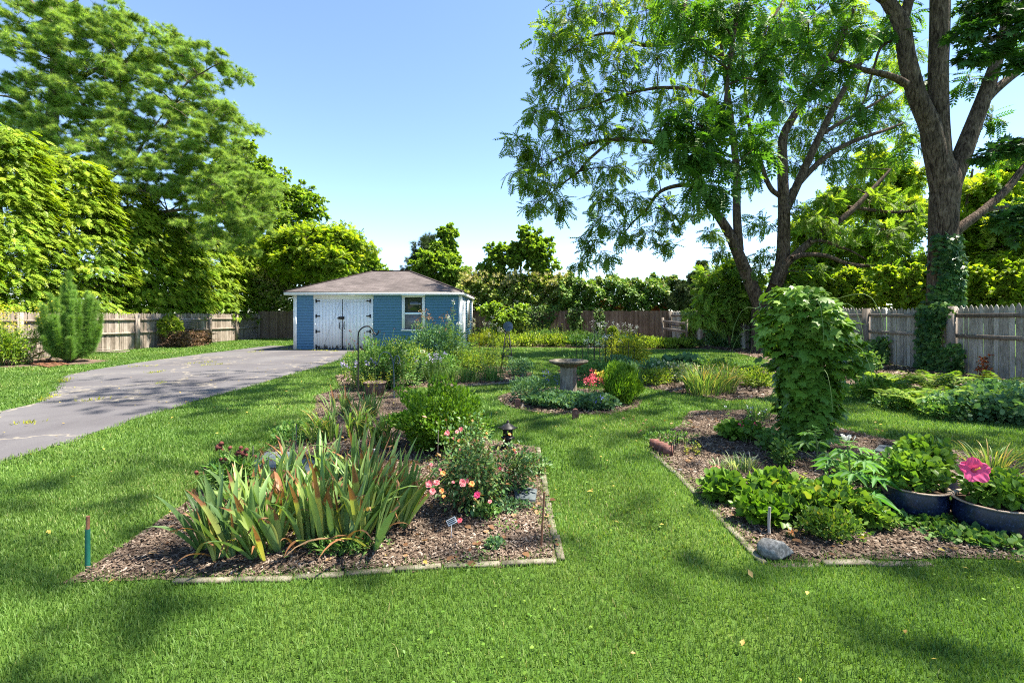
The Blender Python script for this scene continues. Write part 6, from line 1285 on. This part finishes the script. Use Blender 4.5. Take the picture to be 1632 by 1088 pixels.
mb = MB(); mb.tube(smooth_path([W(627, 582, Yh), W(625, 570, Yh), W(620, 563, Yh), W(612, 561, Yh), W(605, 567, Yh), W(603, 576, Yh), W(599, 580, Yh), W(598, 575, Yh)], 4), .0075, 6); mb.build('hook_arm', M['bluegrey'], root, c)
# log planter
M['log'] = mat_bark('planter_wood', (.06, .04, .03), (.16, .11, .09), (.28, .22, .19), 1.6)
b = G(592, 634); b = np.array([b[0], b[1] + .2, 0]); root = thing('log_planter', 'old wooden tub planter below the airy shrub', 'planter', b); mb = MB(); mb.lathe([(.001, .01), (.155, .01), (.185, .20), (.20, .235), (.21, .24), (.21, .255), (.19, .26), (.165, .25), (.15, .21), (.001, .21)], 22, 0, b, .05, 11); mb.build('tub', M['log'], root, b)
perennial(790, (b[0], b[1]), 14, .45, .35, 'yel', 'sedum_plant', 'yellow-green sprigs growing in the wooden tub', .05, 14, T_LEAF, lean=.6, bare=.5)
# lantern
b = np.array([-.045, 4.95, 0.02]); root = thing('pagoda_lantern', 'small black cast-iron pagoda lantern', 'lantern', b); zt = CAMH - 165 / F * 4.95
mb = MB(); mb.lathe([(.001, 0), (.075, 0), (.075, .02), (.05, .035), (.05, .085), (.075, .10), (.075, .115), (.05, .12)], 6, 0, b); mb.build('base', M['black'], root, b)
mb = MB()
for k in range(6):
    a = k * PI / 3; mb.box(b + [math.cos(a) * .044, math.sin(a) * .044, .16], (.018, .018, .09), rz=a)
mb.lathe([(.052, .118), (.052, .135), (.04, .135)], 6, 0, b); mb.lathe([(.04, .19), (.052, .19), (.052, .21)], 6, 0, b); mb.build('chamber', M['black'], root, b)
mb = MB(); mb.lathe([(.04, .208), (.098, .207), (.094, .216), (.05, .242), (.022, .262), (.012, .268), (.016, .28), (.009, .292), (.001, .296)], 6, 0, b); 
for k in range(6):
    a = k * PI / 3; mb.bar(b + [math.cos(a) * .09, math.sin(a) * .09, .212], b + [math.cos(a) * .108, math.sin(a) * .108, .222], .01, .008)
mb.build('roof', M['black'], root, b)
# stakes and tags
M['green_paint'] = mat_plain('green_painted_pipe', (.01, .10, .07), .5); M['tagm'] = mat_plain('black_tag', (.02, .02, .02), .4); M['tagw'] = mat_plain('white_tag', (.7, .7, .7), .5)
b = G(140, 905); root = thing('marker_stake', 'green stake with rusty top at the corner of the near bed', 'stake', b); mb = MB(); mb.tube([b, b + [0, 0, .225]], .0125, 10, cap=True); mb.build('painted_pipe', M['green_paint'], root, b); mb = MB(); mb.tube([b + [0, 0, .225], b + [.002, 0, .30]], .0095, 10, cap=True); mb.build('pipe_top', M['rust'], root, b)
b = G(862, 873); mb = MB(); mb.tube([b, b + [.022, 0, .35]], .0065, 8, cap=True); tag(mb.build('rebar_stake', M['rust'], None, b), 'thin rusty rod at the corner of the rose bed', 'stake')
b = G(1226, 852); mb = MB(); mb.tube(smooth_path([b, b + [-.004, .0, .08], b + [.002, .0, .185]], 3), [.010, .009, .0085, .009, .010, .0095, .008], 6, cap=True); tag(mb.build('wooden_stake', M['fence_grey'], None, b), 'short grey driftwood stake behind the rock', 'stake')
b = W(719, 835, 2.95); b[2] = 0; root = thing('plant_tag', 'small black and white plant tag in front of the roses', 'plant tag', b); mb = MB(); c = W(720, 830, 2.95); u = np.array([.80, -.1, .45]); u /= np.linalg.norm(u); v = np.array([-.45, .35, .75]); v /= np.linalg.norm(v); w_, h_ = .034, .019
mb.add([c - u * w_ - v * h_, c + u * w_ - v * h_, c + u * w_ + v * h_, c - u * w_ + v * h_], [[0, 1, 2, 3]]); mb.build('plate', M['tagw'], root, b); mb = MB(); nn = np.cross(u, v) * .001
for s_ in (-.55, .05, .6): mb.add([c - u * w_ * .9 + v * h_ * (s_ - .17) + nn, c + u * w_ * .85 + v * h_ * (s_ - .17) + nn, c + u * w_ * .85 + v * h_ * (s_ + .17) + nn, c - u * w_ * .9 + v * h_ * (s_ + .17) + nn], [[0, 1, 2, 3]])
mb.build('print_band', M['tagm'], root, b); mb = MB(); mb.tube([b, c - nn], .002, 4); mb.build('pin', M['tagw'], root, b)
b = G(596, 728) + [0, 0, .02]; mb = MB(); mb.box(b + [0, 0, .05], (.05, .004, .03)); mb.box(b + [0, .003, .02], (.004, .004, .08)); tag(mb.build('plant_tag', M['tagw'], None, b), 'pale plant tag by the arching blade clumps', 'plant tag')
for k, (px, py, hh, lb) in enumerate([(402, 760, .28, 'thin grey cane between the coneflowers and slate'), (471, 745, .42, 'thin grey cane rising at the slate slab'), (697, 745, .36, 'bare cane before the glossy shrub'), (583, 800, .55, 'dark cane among the tallest irises'), (782, 700, .32, 'green metal cane beside the lantern')]):
    b = G(px, py); mb = MB(); mb.tube([b, b + [.01, 0, hh]], .004, 6, cap=True); tag(mb.build('garden_cane', M['post_grey'] if k < 4 else M['green_paint'], None, b), lb, 'cane')
# stones
def stone(name, label, cat, c, size, mat, seed, amp=.14, sub=3, rz=0):
    r = np.random.default_rng(seed); bm = bmesh.new(); bmesh.ops.create_icosphere(bm, subdivisions=4 if sub == 3 else sub, radius=1.0); K = r.normal(size=(9, 3)) * 1.6; ph = r.uniform(0, 6.28, 9); pl = rdir(9, r); pd = r.uniform(.42, .75, 9)
    V = np.array([v.co[:] for v in bm.verts]); 
    for q in range(9): d = V @ pl[q]; V = V - np.clip(d - pd[q], 0, None)[:, None] * pl[q]
    V = V * (1 + amp * .25 * sum(np.sin(V @ K[q] + ph[q]) for q in range(9))[:, None] / 3)
    V[:, 2] = np.maximum(V[:, 2], -.75); Fc = np.array([[v.index for v in f.verts] for f in bm.faces]); bm.free(); cs, sn = math.cos(rz), math.sin(rz); V = V * np.array(size) / 2
    V[:, :2] = V[:, :2] @ np.array([[cs, sn], [-sn, cs]]); mb = MB(); V[:, 2] += size[2] * .36; mb.add(V + np.asarray(c), Fc); o = mb.build(name, mat, None, c); tag(o, label, cat); return o
M['granite'] = pmat('speckled_granite', [(.3, (.07, .07, .065)), (.48, (.13, .13, .125)), (.62, (.22, .22, .21)), (.8, (.36, .36, .34))], 55, .9, .2, .5, .006, detail=8)
stone('rock', 'speckled grey rock at the corner of the pot bed', 'rock', G(1238, 886), (.235, .16, .14), M['granite'], 12, amp=.10, rz=.15)
stone('pebble', 'pale pebble on the bed edging beside the lawn', 'pebble', G(1083, 751), (.05, .045, .035), M['granite'], 9, sub=2); stone('pebble', 'smaller pale pebble next to the other on the edging', 'pebble', G(1075, 754), (.035, .04, .03), M['granite'], 10, sub=2)
def slab(name, label, pts, h, mat, seed=1):
    r = np.random.default_rng(seed); P = [np.array([*G(*p)[:2], 0]) for p in pts]; n = len(P); mb = MB(); T_ = [p + [0, 0, h] for p in P]
    mb.add(T_, [list(range(n))]) ; mb.add(P + T_, [[i, (i + 1) % n, n + (i + 1) % n, n + i] for i in range(n)]); c = sum(P) / n; o = mb.build(name, mat, None, c); tag(o, label, 'paving slab'); return o
slab('paving_slab', 'pale grey stepping slab at the edge of the rose bed', [(822, 801), (853, 803), (856, 786), (838, 782), (818, 786)], .035, M['slate'])
slab('paving_slab', 'large grey slab behind the coneflowers', [(398, 744), (452, 752), (482, 738), (470, 724), (425, 724)], .03, M['slate']); slab('paving_slab', 'smaller slab behind the first, half hidden by iris tips', [(455, 756), (500, 758), (512, 742), (488, 734)], .03, M['slate'])
slab('paving_slab', 'dark slate slab between the leafy clumps of the pot bed', [(1190, 792), (1238, 800), (1252, 786), (1215, 780)], .03, M['slate']); slab('paving_slab', 'grey slab behind the cleome plant', [(1392, 722), (1425, 726), (1432, 716), (1402, 712)], .03, M['slate'])
# round-topped edging bricks
def tomb(b, label, w=.085, h=.15, rz=0.):
    mb = MB(); a = np.linspace(0, PI, 9); pr = [(-w / 2, 0), (w / 2, 0)] + [(w / 2 * math.cos(t), h - w / 2 + w / 2 * math.sin(t)) for t in a]; n = len(pr); V = []
    for y in (-.03, .03):
        for (x, z) in pr: V.append([x * math.cos(rz) - y * math.sin(rz), x * math.sin(rz) + y * math.cos(rz), z])
    V = np.array(V) + b; mb.add(V, [list(range(n))]); mb.add(V, [list(range(2 * n - 1, n - 1, -1))]); mb.add(V, [[i, n + i, n + (i + 1) % n, (i + 1) % n] for i in range(n)]); o = mb.build('edging_brick', M['brick'], None, b); tag(o, label, 'brick'); return o
tomb(G(825, 650), 'round-topped red brick beside the bluish clump of the birdbath bed'); tomb(G(917, 668), 'round-topped red brick at the front of the birdbath bed')
for k, (px, py, lb) in enumerate([(1040, 714, 'first brick of the short row at the bed corner'), (1047, 718, 'second brick of the short row, next to the corner one'), (1054, 721, 'third brick of the short row'), (1061, 725, 'last brick of the short row, towards the wire fence')]):
    b = G(px, py); mb = MB(); mb.box(b + [.02, .0, .048], (.10, .066, .096), rz=-.24, var=RNG.random()); tag(mb.build('edging_brick', M['brick'], None, b), lb, 'brick')
# concrete edging strips
def edging(name, label, line, wd=.035, h=.02, seg=.29, mat='concrete', seed=3):
    r = np.random.default_rng(seed); P = np.array(line, float); root = thing(name, label, 'edging', (*P[0], 0)); LC = root.location; k = 0
    for a in range(len(P) - 1):
        p0, p1 = P[a], P[a + 1]; ln = np.linalg.norm(p1 - p0); n = max(1, round(ln / seg)); u = (p1 - p0) / ln; ang = math.atan2(u[1], u[0])
        for q in range(n):
            c = p0 + u * ln * (q + .5) / n; mb = MB(); mb.box((c[0] + r.normal() * .004, c[1] + r.normal() * .004, h / 2 + r.normal() * .004), (ln / n * .965, wd, h), rz=ang + r.normal() * .02, var=r.random(), taper=.97); mb.build('edging_block', M[mat], root, LC)
    return root
edging('concrete_edging', 'concrete edging strip along the front of the iris and rose bed', [(-1.85, 2.475), (-1.2, 2.505), (-.4, 2.61), (.27, 2.67)]); edging('concrete_edging', 'concrete edging strip up the lawn side of the rose bed', [(.285, 2.70), (.275, 3.3), (.285, 4.1), (.28, 4.98)], .045, .016)
edging('concrete_edging', 'concrete edging strip along the lawn side of the pot bed', [(1.47, 2.66), (1.49, 3.4), (1.50, 4.2), (1.48, 4.85)], .045, .016, seed=5); edging('concrete_edging', 'concrete edging strip beside the grey rock along the front lawn', [(1.50, 2.64), (2.1, 2.655), (2.45, 2.66)], .045, .014, seed=6)
edging('concrete_edging', 'low curb along the front of the windmill bed', [(-1.3, 9.2), (-.9, 9.3), (-.1, 9.7), (.42, 10.3)], .06, .04, seed=7)
# low wire fence and trellis
def wirefence(name, label, line, h, n, bow=True, rad=.004, cat='wire fence', mat='black'):
    P = [np.array([*p, 0.]) for p in line]; root = thing(name, label, cat, P[0]); tot = len(P) - 1
    for a in range(tot):
        p0, p1 = P[a], P[a + 1]
        for z in (h, h * .35): mb = MB(); mb.tube([p0 + [0, 0, z], p1 + [0, 0, z]], rad, 5); mb.build('rail', M[mat], root, P[0])
        for q in range(n + 1): c = p0 + (p1 - p0) * q / n; mb = MB(); mb.tube([c, c + [0, 0, h * (1.18 if q % 2 == 0 else 1.0)]], rad, 5); mb.build('picket', M[mat], root, P[0])
    return root
wirefence('wire_border', 'low black wire border beside the brick row', [G(1070, 728)[:2], G(1080, 712)[:2], G(1112, 716)[:2], G(1122, 732)[:2]], .12, 3)
wirefence('wire_trellis', 'black wire trellis panels behind the birdbath', [(1.55, 10.9), (2.2, 10.7), (2.9, 10.8)], .72, 5, rad=.007, cat='trellis'); 
b = np.array([1.95, 10.75, 0]); mb = MB(); mb.tube([b, b + [0, 0, 1.18]], .008, 6, cap=True); tag(mb.build('garden_cane', M['black'], None, b), 'tall thin black rod behind the birdbath bowl', 'cane')
# pots
M['glaze'] = pmat('speckled_navy_glaze', [(.35, (.004, .008, .022)), (.62, (.008, .016, .05)), (.70, (.05, .07, .14)), (.76, (.01, .02, .05))], 70, .3, .35, .0, .01, detail=3); M['potrim'] = pmat('tan_rim', [(.3, (.22, .15, .10)), (.7, (.42, .32, .24))], 20, .5, .4, .2, .004); M['soil'] = pmat('potting_soil', [(.3, (.03, .02, .014)), (.7, (.10, .07, .05))], 60, .95, .1, .5, .01)
def pot(label, b, R_, h):
    root = thing('glazed_pot', label, 'plant pot', b); b = np.array(b, float)
    mb = MB(); mb.lathe([(.001, .003), (R_ * .72, .003), (R_ * .80, .02), (R_ * .96, h * .35), (R_ * .99, h * .6), (R_ * .93, h * .86), (R_ * .92, h * .95)], 44, 0, b); mb.build('bowl', M['glaze'], root, b, True)
    mb = MB(); mb.lathe([(R_ * .92, h * .95), (R_ * 1.0, h * .965), (R_ * 1.03, h * .99), (R_ * 1.0, h * 1.01), (R_ * .90, h), (R_ * .88, h * .9)], 44, 0, b); mb.build('rim', M['potrim'], root, b, True)
    mb = MB(); mb.lathe([(R_ * .90, h * .86), (R_ * .5, h * .9), (.001, h * .91)], 24, 0, b); mb.build('soil', M['soil'], root, b, True); return root
P1 = np.array([2.93, 3.32, 0.]); P2 = np.array([3.33, 3.62, 0.]); P3 = np.array([3.22, 3.06, 0.])
pot('wide navy glazed pot nearest the geraniums, no bloom in it', P1, .20, .22); pot('navy glazed pot tucked behind the other two', P2, .16, .22); pot('wide navy glazed pot holding the pink hibiscus', P3, .20, .21)
def potplant(seed, c, rad, n, label, name='hibiscus_plant', T=T_WIDE, sz=.055):
    root = shrub(seed, c[:2], rad, n, T, sz, 'hop', name, label, 'plant', nst=0, lump=.18, lo=.3, zc=1.0); 
    for ch in root.children: ch.location = (0, 0, .17)
    r = np.random.default_rng(seed + 7); mb = MB()
    for e in ellip(12, np.array([c[0], c[1], .17 + rad[2]]), np.array(rad) * .8, .3, r): mb.tube([np.array([c[0] + r.normal() * .02, c[1] + r.normal() * .02, .16]), (e + [c[0], c[1], .2]) / 2, e], .005, 5)
    mb.build('stem', M['stem_brown'], root, np.array([c[0], c[1], 0])); return root
potplant(810, P1 + [.02, .03, 0], (.20, .17, .13), 700, 'leafy green plant filling the bloomless navy pot'); potplant(820, P2 + [-.05, .02, 0], (.20, .16, .15), 700, 'leafy plant with shiny leaves in the rear pot')
root = potplant(830, P3 + [.06, 0, 0], (.19, .16, .11), 640, 'hibiscus with one large hot pink bloom'); LC = np.array([P3[0] + .06, P3[1], 0])
c = W(1551, 749, 2.98); nrm = np.array([-.35, -1, .35]); nrm /= np.linalg.norm(nrm); mb = MB(); mb.tube(smooth_path([[c[0] + .06, c[1] + .06, .3], [c[0] + .02, c[1] + .05, c[2] - .05], c], 3), .004, 5); mb.build('stem', M['stem'], root, LC)
x = np.cross(nrm, [0, 0, 1]); x /= np.linalg.norm(x); y = np.cross(x, nrm)
mb = MB(); PT = []; PF = []; nu, nv = 9, 13
for i in range(nu):
    u_ = i / (nu - 1)
    for j in range(nv):
        v_ = j / (nv - 1) * 2 - 1; wdt = .52 * (math.sin(min(1, u_ * 1.02) ** .7 * PI * .82)) ** .8 if u_ > 0 else .04; PT.append([v_ * wdt, u_ * (1 - .10 * v_ * v_), .16 * u_ - .22 * u_ ** 2 + (.06 * math.sin(v_ * 7) + .03 * math.sin(v_ * 3 + 1)) * u_ ** 2 + .05 * v_ * v_])
for i in range(nu - 1):
    for j in range(nv - 1): PF.append([i * nv + j, i * nv + j + 1, (i + 1) * nv + j + 1, (i + 1) * nv + j])
PT = np.array(PT)
bl = None
for k in range(5):
    a = k * 2 * PI / 5 + .3; mb = MB(); mb.scatter(PT, np.array(PF), (c + nrm * .002 * (k % 2))[None], (math.cos(a) * x + math.sin(a) * y + nrm * .30 + nrm * .04 * (k % 2))[None], nrm[None], .085, 0, np.array([.3 + .12 * k])); mb.build('petal', PM['hot'], root, LC, True)
mb = MB(); mb.lathe([(.001, 0), (.016, .002), (.012, .006), (.001, .006)], 12); V = np.concatenate(mb.V); mb2 = MB(); mb2.add(c + V[:, 0:1] * x + V[:, 1:2] * y + V[:, 2:3] * nrm + nrm * .006, mb.F[0]); mb2.build('flower_throat', PM['red'], root, LC)
mb = MB(); e = c + nrm * .055 + np.array([.008, 0, .012]); mb.tube([c, (c + e) / 2, e], .0032, 6); mb.scatter(*T_TUFT2, np.tile(e, (6, 1)), rdir(6), rdir(6), .012); mb.build('stamen', PM['yellow'], root, LC)
# scrap by the tan fence
M['scroll'] = mat_plain('pale_rusty_iron', (.42, .34, .30), .6, .4, .2)
b = np.array([-13.9, 13.1, 0.]); root = thing('rusty_grate', 'rusty slatted iron grate lying on the grass by the juniper', 'grate', b); a0, a1, a2, a3 = [np.array([*G(*p)[:2], .06]) for p in ((44, 580), (80, 587), (110, 583), (76, 575))]
for q in range(8):
    t = q / 7; mb = MB(); mb.bar(a0 + (a1 - a0) * t, a3 + (a2 - a3) * t, .03, .02); mb.build('bar', M['rust'], root, b)
for (p, q) in ((a0, a1), (a3, a2)): mb = MB(); mb.bar(p - [0, 0, .02], q - [0, 0, .02], .035, .03); mb.build('side_rail', M['rust'], root, b)
b = G(72, 576); Yq = b[1]; pts = [W(76, 573, Yq), W(82, 570, Yq), W(83, 564, Yq), W(79, 560, Yq), W(72, 559, Yq), W(67, 563, Yq), W(68, 560, Yq), W(74, 556.5, Yq), W(64, 558, Yq)]
pts = [W(74, 572, Yq), W(80, 571, Yq), W(83.5, 566, Yq), W(81, 560.5, Yq), W(75, 558.5, Yq), W(68, 560.5, Yq), W(60, 564, Yq), W(52, 569, Yq), W(45, 575, Yq)]
o = rod('scroll_iron', 'curled pale iron scroll leaning by the grate', 'scroll iron', pts, .03, M['scroll'], np.array([b[0], b[1], 0]))
b = G(40, 578); Yq = b[1]; root = thing('iron_frame', 'bent pale iron frame legs leaning at the tan fence', 'iron frame', np.array([b[0], b[1], 0])); LC = root.location
for pts in ([W(27, 545, Yq + .5), W(36, 560, Yq + .2), W(48, 577, Yq)], [W(33, 546, Yq + .5), W(42, 560, Yq + .2), W(52, 574, Yq)], [W(30, 577, Yq), W(33, 566, Yq), W(42, 568, Yq), W(40, 577, Yq)]): mb = MB(); mb.tube(smooth_path(pts, 4), .022, 6); mb.build('iron_bar', M['scroll'], root, LC)
# pale boards leaning on the fence, wooden frame at the far corner, bench slats
b = G(150, 562); mb = MB(); mb.bar((-15.9, 17.0, .12), (-15.2, 17.9, .03), .12, .03); mb.bar((-16.0, 17.3, .2), (-15.3, 18.2, .04), .12, .03); tag(mb.build('loose_boards', M['fence_tan'], None, (-15.6, 17.5, 0)), 'pair of loose boards lying beside the juniper', 'boards')
root = thing('slatted_rack', 'grey slatted rack hanging on the tan fence by the brush pile', 'rack', (-15.95, 22.6, 0)); LC = root.location
for q in range(5): mb = MB(); mb.bar((-15.97, 21.9, .85 + q * .085), (-15.97, 23.3, .85 + q * .085), .03, .05); mb.build('slat', M['post_grey'], root, LC)
for yq in (21.95, 23.25): mb = MB(); mb.bar((-16.02, yq, .8), (-16.02, yq, 1.25), .03, .05, up=(0, 1, 0)); mb.build('upright', M['post_grey'], root, LC)
root = thing('leaning_rack', 'weathered open wooden frame leaning at the far fence corner', 'rack', (8.6, 23.4, 0)); LC = root.location
for z in (.75, 1.15): mb = MB(); mb.bar((8.15, 24.6, z), (8.8, 22.9, z - .1), .04, .13); mb.build('slat', M['post_grey'], root, LC)
for (x, y) in ((8.15, 24.6), (8.8, 22.9)): mb = MB(); mb.box((x, y, .68), (.10, .10, 1.36)); mb.build('upright', M['post_grey'], root, LC)
# ================================================================== grass and mulch
GR = leafmat('grass_blades', [(0, (.045, .115, .018)), (.5, (.082, .17, .03)), (.85, (.135, .225, .048)), (.95, (.26, .29, .10)), (1, (.34, .31, .13))], tr=.30, rough=.5, spec=.3, nscale=.9, ntint=.32)
def blades(seed, y0, y1, dens, h, w, segs=2):
    r = np.random.default_rng(seed); xm = 1.16 * y1 + 1.4; n_ = int(dens * (y1 - y0) * 2 * xm); P = np.stack([r.uniform(-xm, xm, n_), r.uniform(y0, y1, n_)], 1)
    P = P[np.abs(P[:, 0]) < 1.16 * P[:, 1] + 1.4]; P = P[(P[:, 0] > -16.3) & (P[:, 0] < 11.2)]
    g = (P[:, 0] > GXL - .02) & (P[:, 0] < GXR + .02) & (P[:, 1] > GY - .02) & (P[:, 1] < GY + GD); P = P[~g]
    near = r.random(len(P))
    for q, b in enumerate(BEDS + [DRIVE]):
        i_ = in_poly(P, b); d = dist_poly(P, b); k = i_ & ((d > .05 + .05 * np.sin(P[:, 0] * 9) ** 2) | (r.random(len(P)) < .6)); P = P[~k]
    n_ = len(P); a = r.uniform(0, 2 * PI, n_); ln = h * r.uniform(.5, 1.25, n_); le = r.uniform(.05, .75, n_); ww = w * r.uniform(.7, 1.3, n_)
    d = np.stack([np.cos(a), np.sin(a)], 1); fa = a + PI / 2 + r.normal(size=n_) * .6; s_ = np.stack([np.cos(fa), np.sin(fa), 0 * fa], 1) * ww[:, None] / 2
    B = np.concatenate([P, np.zeros((n_, 1))], 1); Md = B + np.concatenate([d * (ln * le * .35)[:, None], (ln * .55)[:, None]], 1); Tp = B + np.concatenate([d * (ln * le * 1.0)[:, None], (ln * (1 - .25 * le))[:, None]], 1)
    V = np.stack([B - s_, B + s_, Md + s_ * .8, Md - s_ * .8, Tp], 1).reshape(-1, 3); ix = np.arange(n_)[:, None] * 5
    patch = .10 * np.sin(P[:, 0] * 1.7 + 1.2 * np.sin(P[:, 1] * .9)) + .08 * np.sin(P[:, 1] * 2.3 + P[:, 0] * .6)
    v = np.clip(r.normal(.42, .20, n_) + patch, 0, 1)
    return V, ix, np.repeat(v, 5)
LM['fallen'] = leafmat('fallen_yellow_leaves', [(0, (.32, .20, .06)), (.6, (.5, .42, .08)), (1, (.34, .22, .10))], tr=.2)
mb = MB()
for (sd, y0, y1, dn, h, w) in ((901, 1.0, 2.6, 16000, .033, .0034), (902, 2.6, 4.2, 9500, .034, .0045), (903, 4.2, 7.0, 3600, .040, .007), (904, 7.0, 11.5, 1300, .042, .012), (905, 11.5, 18, 520, .045, .020), (906, 18, 29, 170, .05, .034)):
    V, ix, v = blades(sd, y0, y1, dn, h, w); mb.add(V, ix + [[0, 1, 2, 3]], 0, v); 
    F3 = ix + [[3, 2, 4]]; mb.F.append(F3 + (mb.n - len(V))); mb.M.append(np.zeros(len(F3), np.int32))
tag(mb.build('grass', GR), kind='stuff')
# grass tufts in driveway cracks
r = np.random.default_rng(910); mb = MB()
CR = [((205, 585), (250, 583)), ((236, 595), (262, 592)), ((300, 580), (345, 577)), ((390, 562), (420, 560)), ((20, 676), (60, 675)), ((130, 640), (170, 636)), ((100, 610), (112, 603)), ((60, 640), (90, 630)), ((320, 583), (360, 580)), ((440, 556), (540, 560)), ((250, 612), (262, 610))]
for (a, b) in CR:
    A, B_ = G(*a), G(*b); n_ = int(np.linalg.norm(B_ - A) * 60) + 12; t = r.random(n_)[:, None]; P = A + (B_ - A) * t + r.normal(size=(n_, 3)) * [.05, .05, 0]
    mb.scatter(*T_NARROW, P, rdir(n_, r) * .6 + [0, 0, .6], rdir(n_, r), .07 * r.uniform(.5, 1.2, n_), 0, r.uniform(.6, 1, n_))
tag(mb.build('crack_weeds', LM['yel']), kind='stuff')
# mulch chips
CH = leafmat('wood_chips', [(0, (.05, .032, .024)), (.4, (.12, .085, .062)), (.8, (.19, .145, .11)), (.95, (.27, .215, .17)), (1, (.40, .34, .28))], tr=.0, rough=.9, spec=.1, trcol=(1, 1, 1), ntint=.3)
mb = MB(); TCH = (np.array([[-.2, 0, 0], [.2, .05, .05], [.16, 1, .0], [-.14, .93, .06]]), np.array([[0, 1, 2, 3]]))
for q, (b, dn, sz) in enumerate(((BED1, 9000, .019), (BED3, 7000, .021), (BED_BATH, 1500, .045), (BED2, 600, .06), (BED4, 600, .06), (SIDE, 300, .07))):
    lo_, hi_ = b.min(0), b.max(0); n_ = int(dn * (hi_ - lo_).prod()); P = np.stack([r.uniform(lo_[0], hi_[0], n_), r.uniform(lo_[1], hi_[1], n_), r.uniform(.008, .022, n_)], 1); P = P[in_poly(P, b)]; P = P[dist_poly(P, b) > .02]; n_ = len(P)
    D = np.stack([r.normal(size=n_), r.normal(size=n_), r.normal(size=n_) * .22], 1); mb.scatter(*TCH, P, D, np.tile([[0, 0, 1.]], (n_, 1)) + rdir(n_, r) * .35, sz * r.uniform(.3, 1.6, n_))
tag(mb.build('mulch', CH), kind='stuff')
# fallen leaves and weeds
mb = MB(); n_ = 260; P = np.stack([r.uniform(-2.4, .3, n_), r.uniform(2.6, 5, n_), r.uniform(.02, .03, n_)], 1); P2_ = np.stack([r.uniform(1.5, 4.6, n_), r.uniform(2.7, 6.5, n_), r.uniform(.02, .03, n_)], 1); P = np.concatenate([P, P2_]); n_ = len(P)
mb.scatter(*T_WIDE, P, rdir(n_, r) * [1, 1, .2], np.tile([[0, 0, 1.]], (n_, 1)) + rdir(n_, r) * .4, .05 * r.uniform(.4, 1.2, n_)); tag(mb.build('leaf_litter', LM['brown']), kind='stuff')
mb = MB(); PP = []
for b, k in ((BED1, 420), (BED3, 420), (BED_BATH, 200)):
    lo_, hi_ = b.min(0), b.max(0); c = np.stack([r.uniform(lo_[0], hi_[0], 60), r.uniform(lo_[1], hi_[1], 60)], 1); c = c[in_poly(c, b)]
    q = c[r.integers(len(c), size=k * 3)] + r.normal(size=(k * 3, 2)) * .05; PP.append(np.concatenate([q, r.uniform(.02, .05, (len(q), 1))], 1))
P = np.concatenate(PP); n_ = len(P); mb.scatter(*T_LEAF, P, rdir(n_, r) + [0, 0, .3], rdir(n_, r) * .5 + [0, 0, 1], .026 * r.uniform(.5, 1.4, n_)); tag(mb.build('weeds', LM['mid']), kind='stuff')

# clover patches and fallen yellow leaves on the lawn
r = np.random.default_rng(930); c = np.stack([r.uniform(-7, 7, 60), r.uniform(1.6, 9, 60)], 1); q = c[r.integers(60, size=5000)] + r.normal(size=(5000, 2)) * .22; bad = np.zeros(len(q), bool)
for b in BEDS + [DRIVE]: bad |= in_poly(q, b)
q = q[~bad]; n_ = len(q); P = np.concatenate([q, r.uniform(.018, .036, (n_, 1))], 1); mb = MB(); mb.scatter(*T_WIDE, P, rdir(n_, r) * [1, 1, .15], np.tile([[0, 0, 1.]], (n_, 1)) + rdir(n_, r) * .25, .016 * r.uniform(.6, 1.3, n_)); tag(mb.build('clover', LM['hop']), kind='stuff')
q = np.stack([r.uniform(-9, 9, 700), r.uniform(1.7, 16, 700)], 1); P = np.concatenate([q, r.uniform(.03, .045, (700, 1))], 1); mb = MB(); mb.scatter(*T_LEAF, P, rdir(700, r) * [1, 1, .2], np.tile([[0, 0, 1.]], (700, 1)) + rdir(700, r) * .4, .045 * r.uniform(.4, 1.2, 700)); tag(mb.build('fallen_leaves', LM['fallen']), kind='stuff')
